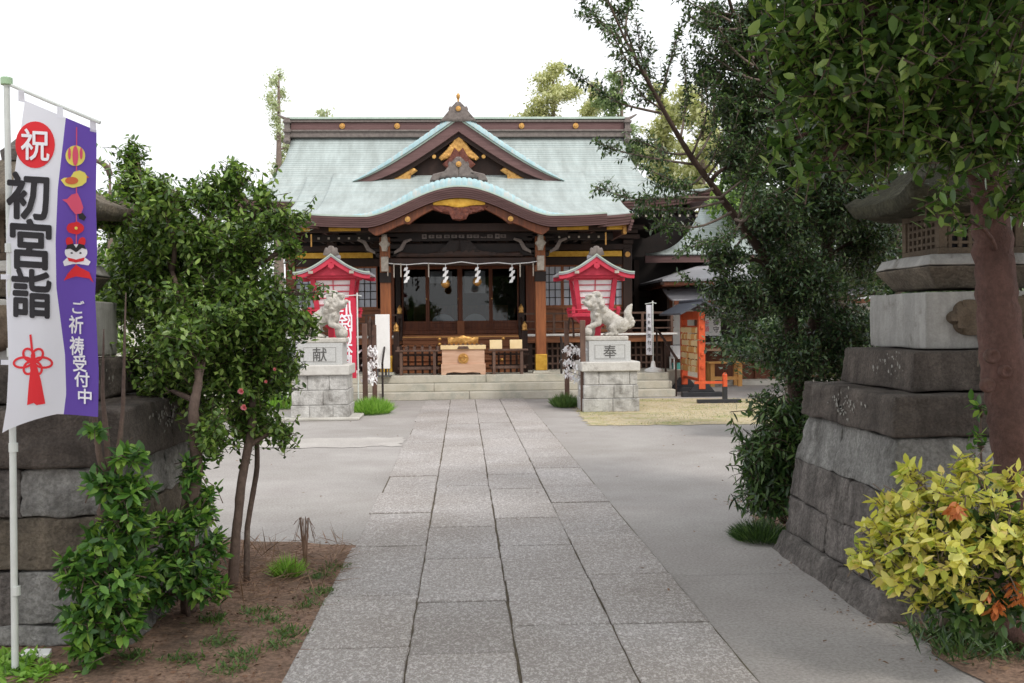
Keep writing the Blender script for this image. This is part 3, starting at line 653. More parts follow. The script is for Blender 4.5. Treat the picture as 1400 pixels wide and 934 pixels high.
# ---- porch posts, beams, fittings
for sx in (-1, 1):
    px_ = sx*1.70+0.02
    mb = MB(); mb.frustum(px_, 22.6, .48, .54, .2, .17); mb.build('post_base', M['step_stone'], hall, bevel=.01)
    mb = MB(); mb.box(px_-.115, px_+.115, 22.485, 22.715, .54, 3.5); mb.build('porch_post', M['wood_orange'], hall, bevel=.02)
    mb = MB(); mb.box(px_-.128, px_+.128, 22.472, 22.728, .545, .90); mb.build('gold_post_shoe', M['gold_flat'], hall, bevel=.01)
    mb = MB(); mb.box(px_-.12, px_+.12, 22.46, 22.70, 2.5, 2.72); mb.build('post_cap_dark', M['wood_black'], hall)
    # white carved beam noses on the posts
    mb = MB(); mb.prism([(px_-.075, 2.74), (px_+.075, 2.74), (px_+.08, 3.06), (px_-.08, 3.06)], 22.36, 22.5); mb.build('beam_nose', M['cream_wood'], hall, bevel=.012)
    carved('beam_nose', [(px_+a, b) for a, b in ((-.05, 3.18), (.05, 3.18), (.07, 3.27), (.12, 3.34), (.07, 3.4), (.05, 3.54), (-.05, 3.54), (-.07, 3.4), (-.12, 3.34), (-.07, 3.27))], 22.33, 22.5, M['cream_wood'], hall, .012, 2)
    mb = MB(); mb.box(px_-.11, px_+.11, 22.18, 22.2, 3.62, 3.79); mb.disc((px_, 22.2, 3.88), .075, .03); mb.build('gold_fitting', M['gold'], hall, bevel=.01)
    mb = MB()                                                   # bracket sets
    for q, (w_, z) in enumerate(((.2, 3.06), (.42, 3.16), (.3, 3.42), (.62, 3.52))): mb.box(px_-w_, px_+w_, 22.5, 22.7, z+.012*q, z+.1)
    mb.build('bracket', M['wood_black'], hall, bevel=.02)
    for dx in (-.52, .52):
        carved('curled_bracket', [(px_+dx*a, b) for a, b in ((.4, 3.12), (.75, 3.2), (.9, 3.36), (1.15, 3.42), (1.1, 3.46), (.8, 3.42), (.62, 3.26), (.4, 3.18))], 22.42, 22.48, M['orn_gray'], hall, .004, 2)
    # linking beam back to the hall
    mb = MB(); mb.tube([(px_, 22.7, 3.0), (px_, 23.4, 3.1), (px_, 24.2, 3.3), (px_, 25, 3.4)], [.11, .12, .12, .11], 6); mb.build('link_beam', M['wood_dark'], hall)
    # gold sleeves on the eave purlin
    for a, b in ((2.12, 2.82), (3.2, 3.55)):
        pl = [(a, 3.60), (b-.02, 3.60), (b-.02, 3.745), (a, 3.745), (a+.12, 3.70), (a+.05, 3.672), (a+.12, 3.64)]
        if a > 3: pl = [(a, 3.60), (b, 3.60), (b, 3.73), (a, 3.73), (a+.07, 3.665)]
        carved('gold_sleeve', [(X0+sx*x, z) for x, z in pl], 22.16, 22.19, M['gold_flat'], hall, .003, 3)
    mb = MB(); mb.box(*sorted((X0+sx*3.55, X0+sx*3.62)), 22.1, 22.35, 3.5, 3.78); mb.build('gold_cap', M['gold'], hall); mb = MB(); mb.box(*sorted((X0+sx*3.18, X0+sx*3.21)), 22.3, 22.33, 3.28, 3.55); mb.build('gold_drop', M['gold'], hall)
mb = MB(); mb.box(X0-3.6, X0+3.6, 22.2, 22.42, 3.585, 3.76); mb.build('eave_purlin', M['wood_dark'], hall, bevel=.01)
mb = MB(); mb.box(X0-3.4, X0+3.4, 22.62, 22.72, 3.42, 3.56)
for i in range(29):
    x = X0-3.08+i*.22; mb.box(x-.03, x+.03, 22.61, 23.6, 3.44, 3.52)
mb.build('porch_rafters', M['wood_black'], hall)
mb = MB(); mb.box(-1.6, 1.62, 22.5, 22.7, 3.06, 3.36); mb.build('rainbow_beam', M['wood_black'], hall, bevel=.03)
mb = MB(); mb.box(-1.6, 1.62, 22.46, 22.66, 2.86, 3.04); mb.build('lintel_beam', M['wood_dark'], hall, bevel=.02)
carved('carved_frieze', [(X0+a, b) for a, b in ((-1.4, 3.05), (1.4, 3.05), (1.3, 3.16), (.7, 3.12), (.3, 3.2), (-.3, 3.2), (-.7, 3.12), (-1.3, 3.16))], 22.40, 22.46, M['wood_dark'], hall, .012, 11)
carved('frog_leg_strut', mirror([(0, 3.44), (.2, 3.42), (.32, 3.3), (.42, 3.18), (.5, 3.12), (.12, 3.12), (0, 3.16)]), 22.4, 22.5, M['wood_black'], hall, .014, 12)
mb = MB(); mb.box(X0-1.58, X0+1.6, 22.5, 22.62, 3.40, 3.64)
mb.prism([(X0-1.5, 3.66), (X0+1.5, 3.66), (X0+1.1, 3.95), (X0+.5, 4.12), (X0-.5, 4.12), (X0-1.1, 3.95)], 22.9, 22.95)
mb.build('tablet_beam', M['wood_black'], hall)
mb = MB(); rr = random.Random(4)                             # row of small carved seals on the beam
for i, px in enumerate((580, 590, 600, 611, 621, 631, 642, 651, 661, 670, 680, 688)):
    p = at(px, 323, 22.48); w_ = .05 if i in (0, 10) else .06
    mb.box(p.x-w_, p.x+w_, 22.47, 22.5, 3.50-(.03 if i == 8 else .05 if i in (0, 10) else .035), 3.50+(-.01 if i == 8 else .05 if i in (0, 10) else .035), 0)
    for k in range(2): mb.box(p.x-w_*.7, p.x+w_*.7, 22.462, 22.47, 3.485+.02*k, 3.492+.02*k, 1)
    mb.box(p.x-.008, p.x+.008, 22.460, 22.47, 3.475, 3.525, 1)
mb.build('seal_row', [M['orn_gray'], M['wood_black']], hall)
# ---- hall body
mb = MB()
mb.box(X0-4.1, X0-4.0, 25.1, 31, 1.35, 4.3); mb.box(X0+4.0, X0+4.1, 25.1, 31, 1.35, 4.3); mb.box(X0-4.1, X0+4.1, 29, 29.1, 1.35, 4.3); mb.box(X0-4, X0+4, 25.1, 29, 4.2, 4.25)
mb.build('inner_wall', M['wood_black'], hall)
mb = MB(); mb.box(X0-4, X0+4, 25, 29, 1.32, 1.36); mb.build('inner_floor', M['wood_red'], hall)
mb = MB()                                                    # wall above the windows, below the eaves
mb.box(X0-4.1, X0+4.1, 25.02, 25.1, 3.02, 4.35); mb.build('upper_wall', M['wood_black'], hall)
mb = MB()
for z0, z1, y in ((3.0, 3.18, 24.9), (3.36, 3.5, 24.86), (3.62, 3.72, 24.8), (3.84, 3.95, 24.7), (4.05, 4.15, 24.5)): mb.box(X0-4.2, X0+4.2, y, 25.02, z0, z1)
for i in range(9):
    x = X0-4.1+i*1.025
    for k, (w_, z, d) in enumerate(((.12, 3.5, .2), (.26, 3.62, .3), (.2, 3.74, .4), (.36, 3.84, .5))): mb.box(x-w_, x+w_, 25-d, 25, z, z+.09)
mb.build('bracket_row', M['wood_dark'], hall)
for sx in (-1, 1):
    mb = MB(); mb.box(*sorted((X0+sx*2.1, X0+sx*3.95)), 24.88, 24.9, 3.2, 3.33, 0); mb.build('gold_band', M['gold_flat'], hall)
    mb = MB(); mb.disc((X0+sx*4.08, 24.86, 3.24), .07, .04); mb.build('gold_boss', M['gold'], hall, bevel=.01)
for x, w_, mt in ((-4.08, .11, 'wood_red'), (4.08, .11, 'wood_dark'), (-1.72, .13, 'wood_red'), (1.72, .13, 'wood_red'), (-1.5, .06, 'wood_black'), (1.5, .06, 'wood_black')):
    mb = MB(); mb.box(X0+x-w_, X0+x+w_, 24.85, 25.08, 1.33, 3.4); mb.build('wall_post', M[mt], hall, bevel=.012)
# doors
DZ0, DZ1 = 1.66, 2.98
mb = MB(); mb.box(X0-1.44, X0+1.44, 24.9, 25.08, 2.98, 3.1); mb.build('door_lintel', M['wood_red'], hall, bevel=.008); mb = MB(); mb.box(X0-1.44, X0+1.44, 24.86, 25.06, 1.34, 1.44); mb.build('door_sill', M['wood_red'], hall, bevel=.008)
for i, (a, b) in enumerate(((-1.43, -.80), (-.80, -.03), (-.0, .74), (.74, 1.43))):
    y = 24.96 if i in (1, 2) else 24.99
    mb = MB(); w_ = .045
    mb.box(X0+a, X0+a+w_, y, y+.04, 1.44, 2.98); mb.box(X0+b-w_, X0+b, y, y+.04, 1.44, 2.98)
    mb.box(X0+a+w_, X0+b-w_, y+.002, y+.038, 2.92, 2.98); mb.box(X0+a+w_, X0+b-w_, y+.002, y+.038, 1.44, 1.5); mb.box(X0+a+w_, X0+b-w_, y+.002, y+.038, 1.6, 1.66)
    mb.box(X0+a+w_, X0+b-w_, y+.012, y+.03, 1.5, 1.6)
    d = mb.build('sliding_door', M['wood_red'], hall, bevel=.005)
    g = MB(); g.box(X0+a+w_, X0+b-w_, y+.018, y+.024, 1.66, 2.92); g.build('glass_pane', M['glass'], d)
    h = MB(); xx = X0+(b-w_/2 if i == 0 else a+w_/2 if i == 3 else b-w_/2 if i == 1 else a+w_/2); h.disc((xx, y, 2.2), .016, .015); h.build('handle', M['gold'], d)
mb = MB(); mb.box(X0-.05, X0+.05, 24.87, 24.95, 1.44, 3.0); mb.build('door_post', M['wood_red'], hall, bevel=.006)
# pale curtains hanging inside the glass
for cx, s_ in ((-.44, 1), (.36, -1)):
    pts = [(X0+cx-.3, 1.56)]+[(X0+cx+.3*math.cos(a), 1.56+.28*math.sin(a)) for a in np.linspace(math.pi, 0, 14)]
    mb = MB(); mb.prism(pts, 25.6, 25.62); mb.build('drawn_curtain', M['shoji'], hall)
mb = MB(); mb.box(X0+.1, X0+.62, 25.5, 25.52, 2.35, 2.9); mb.box(X0-.75, X0-.2, 25.5, 25.52, 2.6, 2.9); mb.build('inner_screen', M['shoji'], hall)
mb = MB(); mb.box(X0-1.3, X0+1.3, 28.3, 28.8, 1.36, 2.1); mb.build('altar_table', M['wood_red'], hall, bevel=.01)
# windows
for sx in (-1, 1):
    for i in range(4):
        a = sx*2.0+sx*i*.497 if sx > 0 else -2.0-(i+1)*.497; b = a+.49
        win = MB(); w_ = .03
        win.box(X0+a, X0+a+w_, 24.96, 25.02, 1.98, 3.0); win.box(X0+b-w_, X0+b, 24.96, 25.02, 1.98, 3.0); win.box(X0+a+w_, X0+b-w_, 24.962, 25.018, 2.96, 3.0); win.box(X0+a+w_, X0+b-w_, 24.962, 25.018, 1.98, 2.02)
        wn = win.build('window', M['wood_orange'], hall)
        g = MB(); g.box(X0+a+w_, X0+b-w_, 24.995, 25.005, 2.02, 2.96); g.build('pane', M['shoji'], wn)
        l = MB()
        for k in (1, 2): x = lerp(a+w_, b-w_, k/3); l.box(X0+x-.009, X0+x+.009, 24.975, 24.99, 2.02, 2.96)
        for k in range(1, 5): z = lerp(2.02, 2.96, k/5); l.box(X0+a+w_, X0+b-w_, 24.978, 24.988, z-.009, z+.009)
        l.build('lattice', M['wood_black'], wn)
    mb = MB(); mb.box(*sorted((X0+sx*1.86, X0+sx*4.0)), 25.0, 25.06, 1.34, 1.98)
    mb.box(*sorted((X0+sx*1.86, X0+sx*4.0)), 24.95, 25.0, 1.93, 1.98); mb.box(*sorted((X0+sx*1.86, X0+sx*4.0)), 24.96, 25.0, 1.6, 1.64); mb.box(*sorted((X0+sx*1.86, X0+sx*4.0)), 24.95, 25.0, 1.35, 1.42)
    for x in (1.88, 2.5, 3.0, 3.5): mb.box(*sorted((X0+sx*x, X0+sx*(x+.04))), 24.955, 25.0, 1.42, 1.93)
    mb.build('wall_panel', M['wood_panel'], hall, bevel=.005)
# veranda
mb = MB(); mb.box(X0-5.1, X0+5.1, 24.02, 24.85, 1.27, 1.335); mb.box(X0-5.1, X0-4.2, 24.85, 30, 1.27, 1.335); mb.box(X0+4.2, X0+5.1, 24.85, 30, 1.27, 1.335)
mb.box(X0-5.0, X0+5.0, 24.05, 24.15, 1.12, 1.265); mb.build('veranda_floor', M['wood_panel'], hall, bevel=.006)
for sx in (-1, 1): mb = MB(); mb.box(*sorted((X0+sx*1.5, X0+sx*5.12)), 23.99, 24.018, 1.285, 1.33); mb.build('veranda_edge', M['white_paint'], hall)
for sx in (-1, 1):
    mb = MB()
    for z, hh in ((1.80, .03), (1.62, .02), (1.44, .02)): mb.box(*sorted((X0+sx*1.45, X0+sx*5.05)), 24.06, 24.06+hh*1.5, z-hh/2, z+hh)
    for x in np.arange(2.2, 5.1, .7): mb.box(X0+sx*x-.03, X0+sx*x+.03, 24.05, 24.11, 1.33, 1.8)
    mb.box(*sorted((X0+sx*5.0, X0+sx*5.05)), 24.06, 29, 1.78, 1.82); mb.box(*sorted((X0+sx*5.0, X0+sx*5.05)), 24.06, 29, 1.6, 1.63)
    mb.build('railing', M['wood_grey'], hall)
    for x, y, z0, z1 in ((1.42, 24.02, 1.2, 1.83), (1.44, 23.05, .48, 1.42)):
        mb = MB(); mb.box(X0+sx*x-.065, X0+sx*x+.065, y-.065, y+.065, z0, z1); n_ = mb.build('newel_post', M['wood_dark'], hall, bevel=.01)
        mb = MB(); mb.lathe([(.06, 0), (.066, .03), (.05, .05), (.062, .09), (.055, .13), (.03, .17), (.012, .21)], (X0+sx*x, y, z1), 12); mb.build('gold_finial', M['gold'], n_, smooth=True)
    mb = MB()
    for dz in (.12, .32): mb.tube([(X0+sx*1.43, 23.05, .98+dz), (X0+sx*1.42, 24.0, 1.4+dz)], .03, 6)
    mb.build('stair_rail', M['wood_dark'], hall)
mb = MB(); z = .48
for k in range(5):
    y = 23.12+k*.19; mb.box(X0-1.36, X0+1.36, y-.03, y+.2, .48+(k+1)*.158-.05, .48+(k+1)*.158); mb.box(X0-1.34, X0+1.34, y, y+.02, .48+k*.158, .48+(k+1)*.158-.05)
mb.build('wooden_stairs', M['wood_panel'], hall, bevel=.006)
mb = MB(); mb.box(X0-1.36, X0+1.36, 23.97, 24.05, 1.2, 1.3); mb.build('stair_nosing', M['wood_new'], hall)
for px, py in ((601, 464), (601, 471), (601, 498), (688, 463), (686, 492)):
    p = at(px, py, 22.95); mb = MB(); mb.lathe([(.01, -.04), (.04, -.02), (.045, .01), (.02, .04)], tuple(p), 10); mb.build('brass_knob', M['gold'], hall, smooth=True)
for sx in (-1, 1):                                           # under the veranda
    mb = MB()
    for x in np.arange(1.55, 5.01, .125): mb.box(X0+sx*x-.02, X0+sx*x+.02, 24.3, 24.34, .48, 1.12)
    for z in (.62, .8, .98): mb.box(*sorted((X0+sx*1.5, X0+sx*5.0)), 24.29, 24.302, z-.02, z+.02)
    mb.build('foundation_lattice', M['wood_grey'], hall)
mb = MB(); mb.box(X0-5, X0+5, 24.6, 24.65, .48, 1.25)
for x in (-4.9, -3.9, -2.8, -1.6, 1.6, 2.8, 3.9, 4.9): mb.box(X0+x-.08, X0+x+.08, 24.12, 24.28, .48, 1.2)
mb.build('foundation_wall', M['wood_dark'], hall)
mb = MB(); mb.box(X0-.09, X0+.09, 24.80, 24.84, 1.34, 1.66); pl_ = mb.build('hanging_plaque', M['wood_orange'], hall, bevel=.005)
# ---- things hanging from or standing in front of the hall
for px, py in ((609, 388), (652.5, 385)):
    p = at(px, py, 22.75); b = empty('suzu_bell', (p.x, p.y, p.z+.1), None, 'bell', 'brass bells hanging in the shrine porch')
    b['label'] = ('round brass bell hanging behind the zigzag paper left of centre in the porch' if px < 630 else 'round brass bell hanging behind the zigzag paper right of centre in the porch')
    mb = MB(); mb.lathe([(.012, .1), (.05, .088), (.085, .05), (.1, 0), (.103, -.01), (.098, -.02), (.08, -.06), (.045, -.09), (.01, -.1)], tuple(p), 20); mb.build('bell_body', M['gold'], b, smooth=True)
    mb = MB(); mb.tube([(p.x, p.y, p.z+.1), (p.x, p.y, 2.9)], .014, 6); mb.build('cord', M['wood_red'], b)
rope = empty('shimenawa_rope', (X0, 22.42, 2.92), 'thin white sacred rope strung across the porch with zigzag papers', 'rope')
pts = [at(px, py, 22.42) for px, py in ((521, 359), (540, 361), (556, 362), (580, 360), (609, 361), (631, 358), (653, 361), (680, 359), (700, 361), (725, 359), (741, 356))]
mb = MB(); mb.tube(pts, .011, 6); mb.build('cord', M['paper'], rope)
def zigzag(p, h, w_, seed):
    r = random.Random(seed); V = []; mb = MB(); n = 5; x = p[0]; z = p[2]; ang = r.uniform(-.35, .35)
    mb.box(x-.006, x+.006, p[1]-.002, p[1]+.002, z-.08, z); z -= .07; hh = (h-.07)/n
    for k in range(n):
        s = 1 if k % 2 else -1; x0 = x+s*w_*.2
        q = [(x0-w_*.5+.02, z-hh*.15), (x0+w_*.5, z), (x0+w_*.5-.02, z-hh*1.05), (x0-w_*.5, z-hh*1.2)]
        y = p[1]-.004*k; mb.add([(a, y, b) for a, b in q]+[(a, y+.003, b) for a, b in q], [(0, 1, 2, 3), (7, 6, 5, 4), (0, 4, 5, 1), (1, 5, 6, 2), (2, 6, 7, 3), (3, 7, 4, 0)]); z -= hh
    return mb
for i, (px, py) in enumerate(((556, 361), (609, 361), (653, 361), (700, 361))):
    zigzag(at(px, py, 22.40), .40, .095, i).build('paper_streamer', M['paper'], rope)
for px, h in ((530, .28), (538.5, .31), (548, .3), (586, .3), (729, .28), (711, .3)):
    p = at(px, 360, 22.41); mb = MB(); mb.box(p.x-.012, p.x+.012, 22.405, 22.411, p.z-h, p.z); mb.build('straw_tassel', M['cream_wood'], rope)
# offering box
box = empty('offering_box', (X0+.08, 22.3, .48), 'pale wooden offering box with gold crest before the shrine doors', 'offering box')
cx = at(633.5, 500, 22.25).x
mb = MB(); mb.box(cx-.46, cx+.46, 22.2, 22.62, .56, 1.03); mb.build('chest', M['wood_pale'], box, bevel=.01)
mb = MB(); mb.box(cx-.49, cx+.49, 22.17, 22.65, 1.03, 1.12); mb.box(cx-.47, cx+.47, 22.185, 22.63, .6, .63); mb.build('rim_board', M['wood_card'], box, bevel=.008)
mb = MB(); 
for i in range(9): mb.box(cx-.4+i*.1-.02, cx-.4+i*.1+.02, 22.2, 22.62, 1.12, 1.15)
mb.build('slatted_top', M['wood_grey'], box)
mb = MB(); mb.prism([(cx-.48, .48), (cx-.38, .48), (cx-.36, .52), (cx-.2, .54), (cx, .52), (cx+.2, .54), (cx+.36, .52), (cx+.38, .48), (cx+.48, .48), (cx+.48, .72), (cx-.48, .72)], 22.165, 22.2); mb.build('skirt_board', M['wood_pale'], box, bevel=.005)
mb = MB(); c_ = (cx, 22.2, .83); mb.disc(c_, .115, .03, n=28)
for k in range(3):
    a0 = k*2.094+.5; pts = [(cx+.03*k*0+ .07*math.cos(a0+t*.9)*(1-t*.2), 22.165, .83+.07*math.sin(a0+t*.9)*(1-t*.2)) for t in np.linspace(0, 2, 8)]
    mb.tube(pts, list(np.linspace(.032, .006, 8)), 6)
mb.build('gold_crest', M['gold'], box, bevel=.006)
carved('gold_carving', mirror([(0, 1.33), (.2, 1.28), (.34, 1.3), (.30, 1.23), (.33, 1.13), (0, 1.13)], cx), 22.62, 22.66, M['gold'], box, .01, 6)
carved('name_plate', [(cx-.13, 1.04), (cx+.13, 1.04), (cx+.1, 1.10), (cx-.1, 1.10)], 22.15, 22.17, M['wood_grey'], box, .003, 1)
# slatted side barriers with tables
for nm, x0p, x1p, lab in (('barrier_table', 541, 603, 'brown wooden table with row of upright stubs left of the offering box'), ('barrier_table', 668, 722, 'brown wooden table carrying two pale cards right of the offering box')):
    a, b = at(x0p, 500, 22.3).x, at(x1p, 500, 22.3).x; t = empty(nm, ((a+b)/2, 22.45, .48), lab, 'table', 'low tables beside the offering box')
    mb = MB(); mb.box(a, b, 22.22, 22.52, .99, 1.025); mb.build('table_top', M['wood_grey'], t, bevel=.006)
    for x in (a+.12, b-.14):
        for y in (22.27, 22.47): mb = MB(); mb.box(x-.03, x+.03, y-.03, y+.03, .48, .99); mb.build('leg', M['wood_grey'], t)
    mb = MB(); mb.box(a+.04, b-.04, 22.33, 22.4, .60, .66); mb.build('stretcher', M['wood_grey'], t)
    mb = MB(); n = 6
    for i in range(n):
        x = lerp(a+.1, b-.1, i/(n-1)); mb.box(x-.022, x+.022, 22.6, 22.64, .5, 1.12 if x0p == 541 else .96)
    for z in (.66, .9): mb.box(a+.02, b+.05, 22.64, 22.67, z-.02, z+.02)
    mb.build('slat_rack', M['wood_dark'], t)
    if x0p == 541:
        mb = MB()
        for i in range(n): x = lerp(a+.06, b-.06, i/(n-1)); mb.box(x-.03, x+.03, 22.3, 22.36, 1.025, 1.1)
        mb.build('stub', M['wood_grey'], t)
for px, lab in ((678, 'left one of two pale wooden cards standing on the table'), (705.5, 'right one of two pale wooden cards standing on the table')):
    p = at(px, 470, 22.35); mb = MB(); s = Matrix.Translation((p.x, 22.35, 1.028)) @ Matrix.Rotation(-.15, 4, 'X'); mb.box(-.135, .135, -.01, .01, 0, .2, 0, s)
    mb.box(-.12, .12, .05, .06, 0, .15, 0, s); tag(mb.build('standing_card', M['wood_card'], bevel=.004), lab, 'card', 'pale cards on the table')
# white signboard and brown board by the left post
p = at(523, 470, 21.85); sg = empty('notice_board', (p.x, 21.85, .48), 'tall blank white notice board in front of the left porch post', 'notice board')
a, b = at(513, 430, 21.85), at(533.5, 504, 21.85)
mb = MB(); mb.box(a.x, b.x, 21.83, 21.86, b.z, a.z); mb.build('white_panel', M['white_paint'], sg, bevel=.006)
mb = MB(); mb.box(a.x+.02, a.x+.05, 21.87, 21.9, .48, a.z-.1); mb.box(b.x-.05, b.x-.02, 21.87, 21.9, .48, a.z-.1); mb.box(a.x-.02, b.x+.02, 21.84, 22.1, .48, .5); mb.build('stand', M['metal_gray'], sg)
a, b = at(503, 438, 22.9), at(517, 505, 22.9)
mb = MB(); mb.box(a.x, b.x, 22.9, 22.94, .485, a.z); 
for i in range(3): mb.box(lerp(a.x, b.x, i/3)+.01, lerp(a.x, b.x, (i+1)/3)-.01, 22.885, 22.9, .6, a.z-.05)
tag(mb.build('board_panel', M['wood_grey'], bevel=.004), 'grey brown board standing behind the white notice board', 'board')
# stair handrails
for i, (px, lab) in enumerate(((525, 'dark metal handrail on the stone steps at left'), (771, 'dark metal handrail on the stone steps at right'))):
    x = at(px, 520, 21.6).x; hr = empty('handrail', (x, 21.5, 0), lab, 'handrail', 'handrails on the stone steps')
    mb = MB(); mb.tube([(x, 21.22, 0), (x, 21.22, .8)], .024, 8); mb.build('rail_post', M['rail_dark'], hr)
    mb = MB(); mb.tube([(x, 22.15, .48), (x, 22.15, 1.25)], .024, 8); mb.build('rail_post', M['rail_dark'], hr)
    mb = MB(); mb.tube([(x, 21.17, .76), (x, 21.22, .8), (x, 22.15, 1.25), (x, 22.25, 1.27)], .022, 8); mb.build('rail', M['rail_dark'], hr)
for px, lab in ((512, 'thin pale blue pipe standing at the left end of the steps'),):
    p = gr(px, 543); mb = MB(); mb.tube([(p.x, p.y, 0), (p.x, p.y, .58)], .02, 8); mb.tube([(p.x, p.y, .58), (p.x, p.y, .6)], [.03, .03], 8); tag(mb.build('pipe', M['metal_gray']), lab, 'pipe')
# ================================================================ THINGS IN THE COURT
# ---- guardian lion-dogs on pedestals
def ball(bm, c, r, sc=(1, 1, 1), rot=None, sub=2):
    m = Matrix.Translation(c)
    if rot: m = m @ Euler(rot).to_matrix().to_4x4()
    m = m @ Matrix.Diagonal((r*sc[0], r*sc[1], r*sc[2], 1)); bmesh.ops.create_icosphere(bm, subdivisions=sub, radius=1, matrix=m)
def limb(bm, pts, rs):
    for i in range(len(pts)-1):
        a, b = Vector(pts[i]), Vector(pts[i+1]); n = max(2, int((b-a).length/(min(rs[i], rs[i+1])*.45)))
        for k in range(n+1):
            t = k/n; ball(bm, a.lerp(b, t), lerp(rs[i], rs[i+1], t), sub=2)
def lion(open_mouth=True):
    """faces -X, head turned a little to the viewer (-Y); about 0.86 long, 0.78 tall; origin at base centre"""
    bm = bmesh.new(); r = random.Random(3)
    # trunk: haunches right, chest left, chest raised
    limb(bm, [(.2, 0, .22), (.05, 0, .33), (-.12, 0, .44)], [.15, .145, .15])
    ball(bm, (-.17, -.01, .40), .15, (.9, 1, 1.15)); ball(bm, (.24, -.07, .2), .14, (1.1, .8, 1.05)); ball(bm, (.24, .07, .2), .14, (1.1, .8, 1.05))
    limb(bm, [(-.16, 0, .5), (-.2, -.02, .58)], [.14, .13])
    # head
    ball(bm, (-.22, -.03, .635), .125, (1.05, .95, .88)); ball(bm, (-.31, -.06, .60), .075, (1, 1.1, .62))       # skull, upper muzzle
    ball(bm, (-.375, -.075, .625), .035, (1, 1.3, .8))                                                            # nose
    if open_mouth: ball(bm, (-.28, -.05, .51), .062, (1.15, 1.1, .45), (0, -.35, 0))
    else: ball(bm, (-.30, -.055, .545), .07, (1.1, 1.1, .6))
    for s in (-1, 1):
        ball(bm, (-.325, -.05+s*.065, .685), .028); ball(bm, (-.30, -.05+s*.06, .715), .04, (1.2, 1, .55))       # eyes, brows
        ball(bm, (-.17, -.03+s*.11, .74), .04, (1, .7, 1.1), (s*.4, 0, 0)); ball(bm, (-.31, -.05+s*.075, .585), .04)
    ball(bm, (-.19, -.03, .755), .045, (1.5, 1, .7))
    # curls of the mane: spirals of small balls over neck and shoulders
    for ring, (x, z, rad, n) in enumerate(((-.135, .66, .125, 9), (-.085, .58, .15, 10), (-.06, .49, .155, 10), (-.15, .5, .145, 9))):
        for k in range(n):
            a = math.pi*(-.08+1.16*k/(n-1)); ball(bm, (x+r.uniform(-.01, .01)-.02*abs(math.cos(a)), math.cos(a)*rad, z+math.sin(a)*.06-.015), .042+.006*r.random(), (1, 1, .9))
    for k in range(7): ball(bm, (-.26+.012*k, -.05+.13*math.sin(k*1.1), .47-.018*k), .035)
    # fore legs: far one straight, near one raised on the ball
    limb(bm, [(-.2, .07, .36), (-.24, .08, .2), (-.25, .08, .07)], [.07, .052, .05]); ball(bm, (-.28, .08, .045), .055, (1.3, 1, .8))
    limb(bm, [(-.17, -.08, .36), (-.16, -.1, .24), (-.28, -.11, .2)], [.075, .055, .05]); ball(bm, (-.33, -.11, .18), .052, (1.2, 1.1, .8))
    for k in range(3): ball(bm, (-.375, -.14+.03*k, .165), .02, (1.2, .8, 1))
    ball(bm, (-.36, -.11, .085), .088)
    # hind legs and paws
    for s in (-1, 1):
        limb(bm, [(.22, s*.12, .24), (.08, s*.14, .16), (.14, s*.13, .06)], [.1, .07, .05]); ball(bm, (.05, s*.13, .045), .055, (1.5, 1, .8))
        for k in range(3): ball(bm, (-.03, s*.13-.03+.03*k, .035), .02)
        for k in range(5): ball(bm, (.22+.05*math.cos(k*1.3), s*.17, .2+.06*math.sin(k*1.3)), .03)
    # tail: flame shaped, standing up at the back with curls at its root
    limb(bm, [(.33, 0, .2), (.40, 0, .3), (.38, 0, .42), (.41, 0, .5), (.46, 0, .57)], [.08, .085, .07, .055, .02])
    limb(bm, [(.38, 0, .34), (.36, 0, .46)], [.07, .02])
    for k in range(8): a = k*.8; ball(bm, (.40+.075*math.cos(a), -.03, .26+.085*math.sin(a)), .042)
    for k in range(8): a = k*.8; ball(bm, (.40+.075*math.cos(a), .04, .26+.085*math.sin(a)), .042)
    me = bpy.data.meshes.new('lion_form'); bm.to_mesh(me); bm.free(); o = bpy.data.objects.new('tmp', me); COL.objects.link(o)
    rm = o.modifiers.new('r', 'REMESH'); rm.mode = 'VOXEL'; rm.voxel_size = .0095
    smo = o.modifiers.new('s', 'SMOOTH'); smo.iterations = 2; smo.factor = .5
    dg = bpy.context.evaluated_depsgraph_get(); dg.update(); m2 = bpy.data.meshes.new_from_object(o.evaluated_get(dg)); bpy.data.objects.remove(o)
    n = len(m2.vertices); V = np.empty(n*3); m2.vertices.foreach_get('co', V); V = V.reshape(-1, 3)
    hc = np.array([-.2, -.03, .6]); wgt = np.clip((V[:, 2]-.46)/.1, 0, 1)*np.clip((-.02-V[:, 0])/.08, 0, 1); V = V+(V-hc)*(wgt*.2)[:, None]+wgt[:, None]*np.array([-.01, -.02, .0])
    V += rnd_rough(V, .0028, 38, 2)+rnd_rough(V, .0015, 90, 5); m2.vertices.foreach_set('co', V.ravel()); m2.shade_smooth()
    m2.materials.clear(); m2.materials.append(M['statue']); return m2
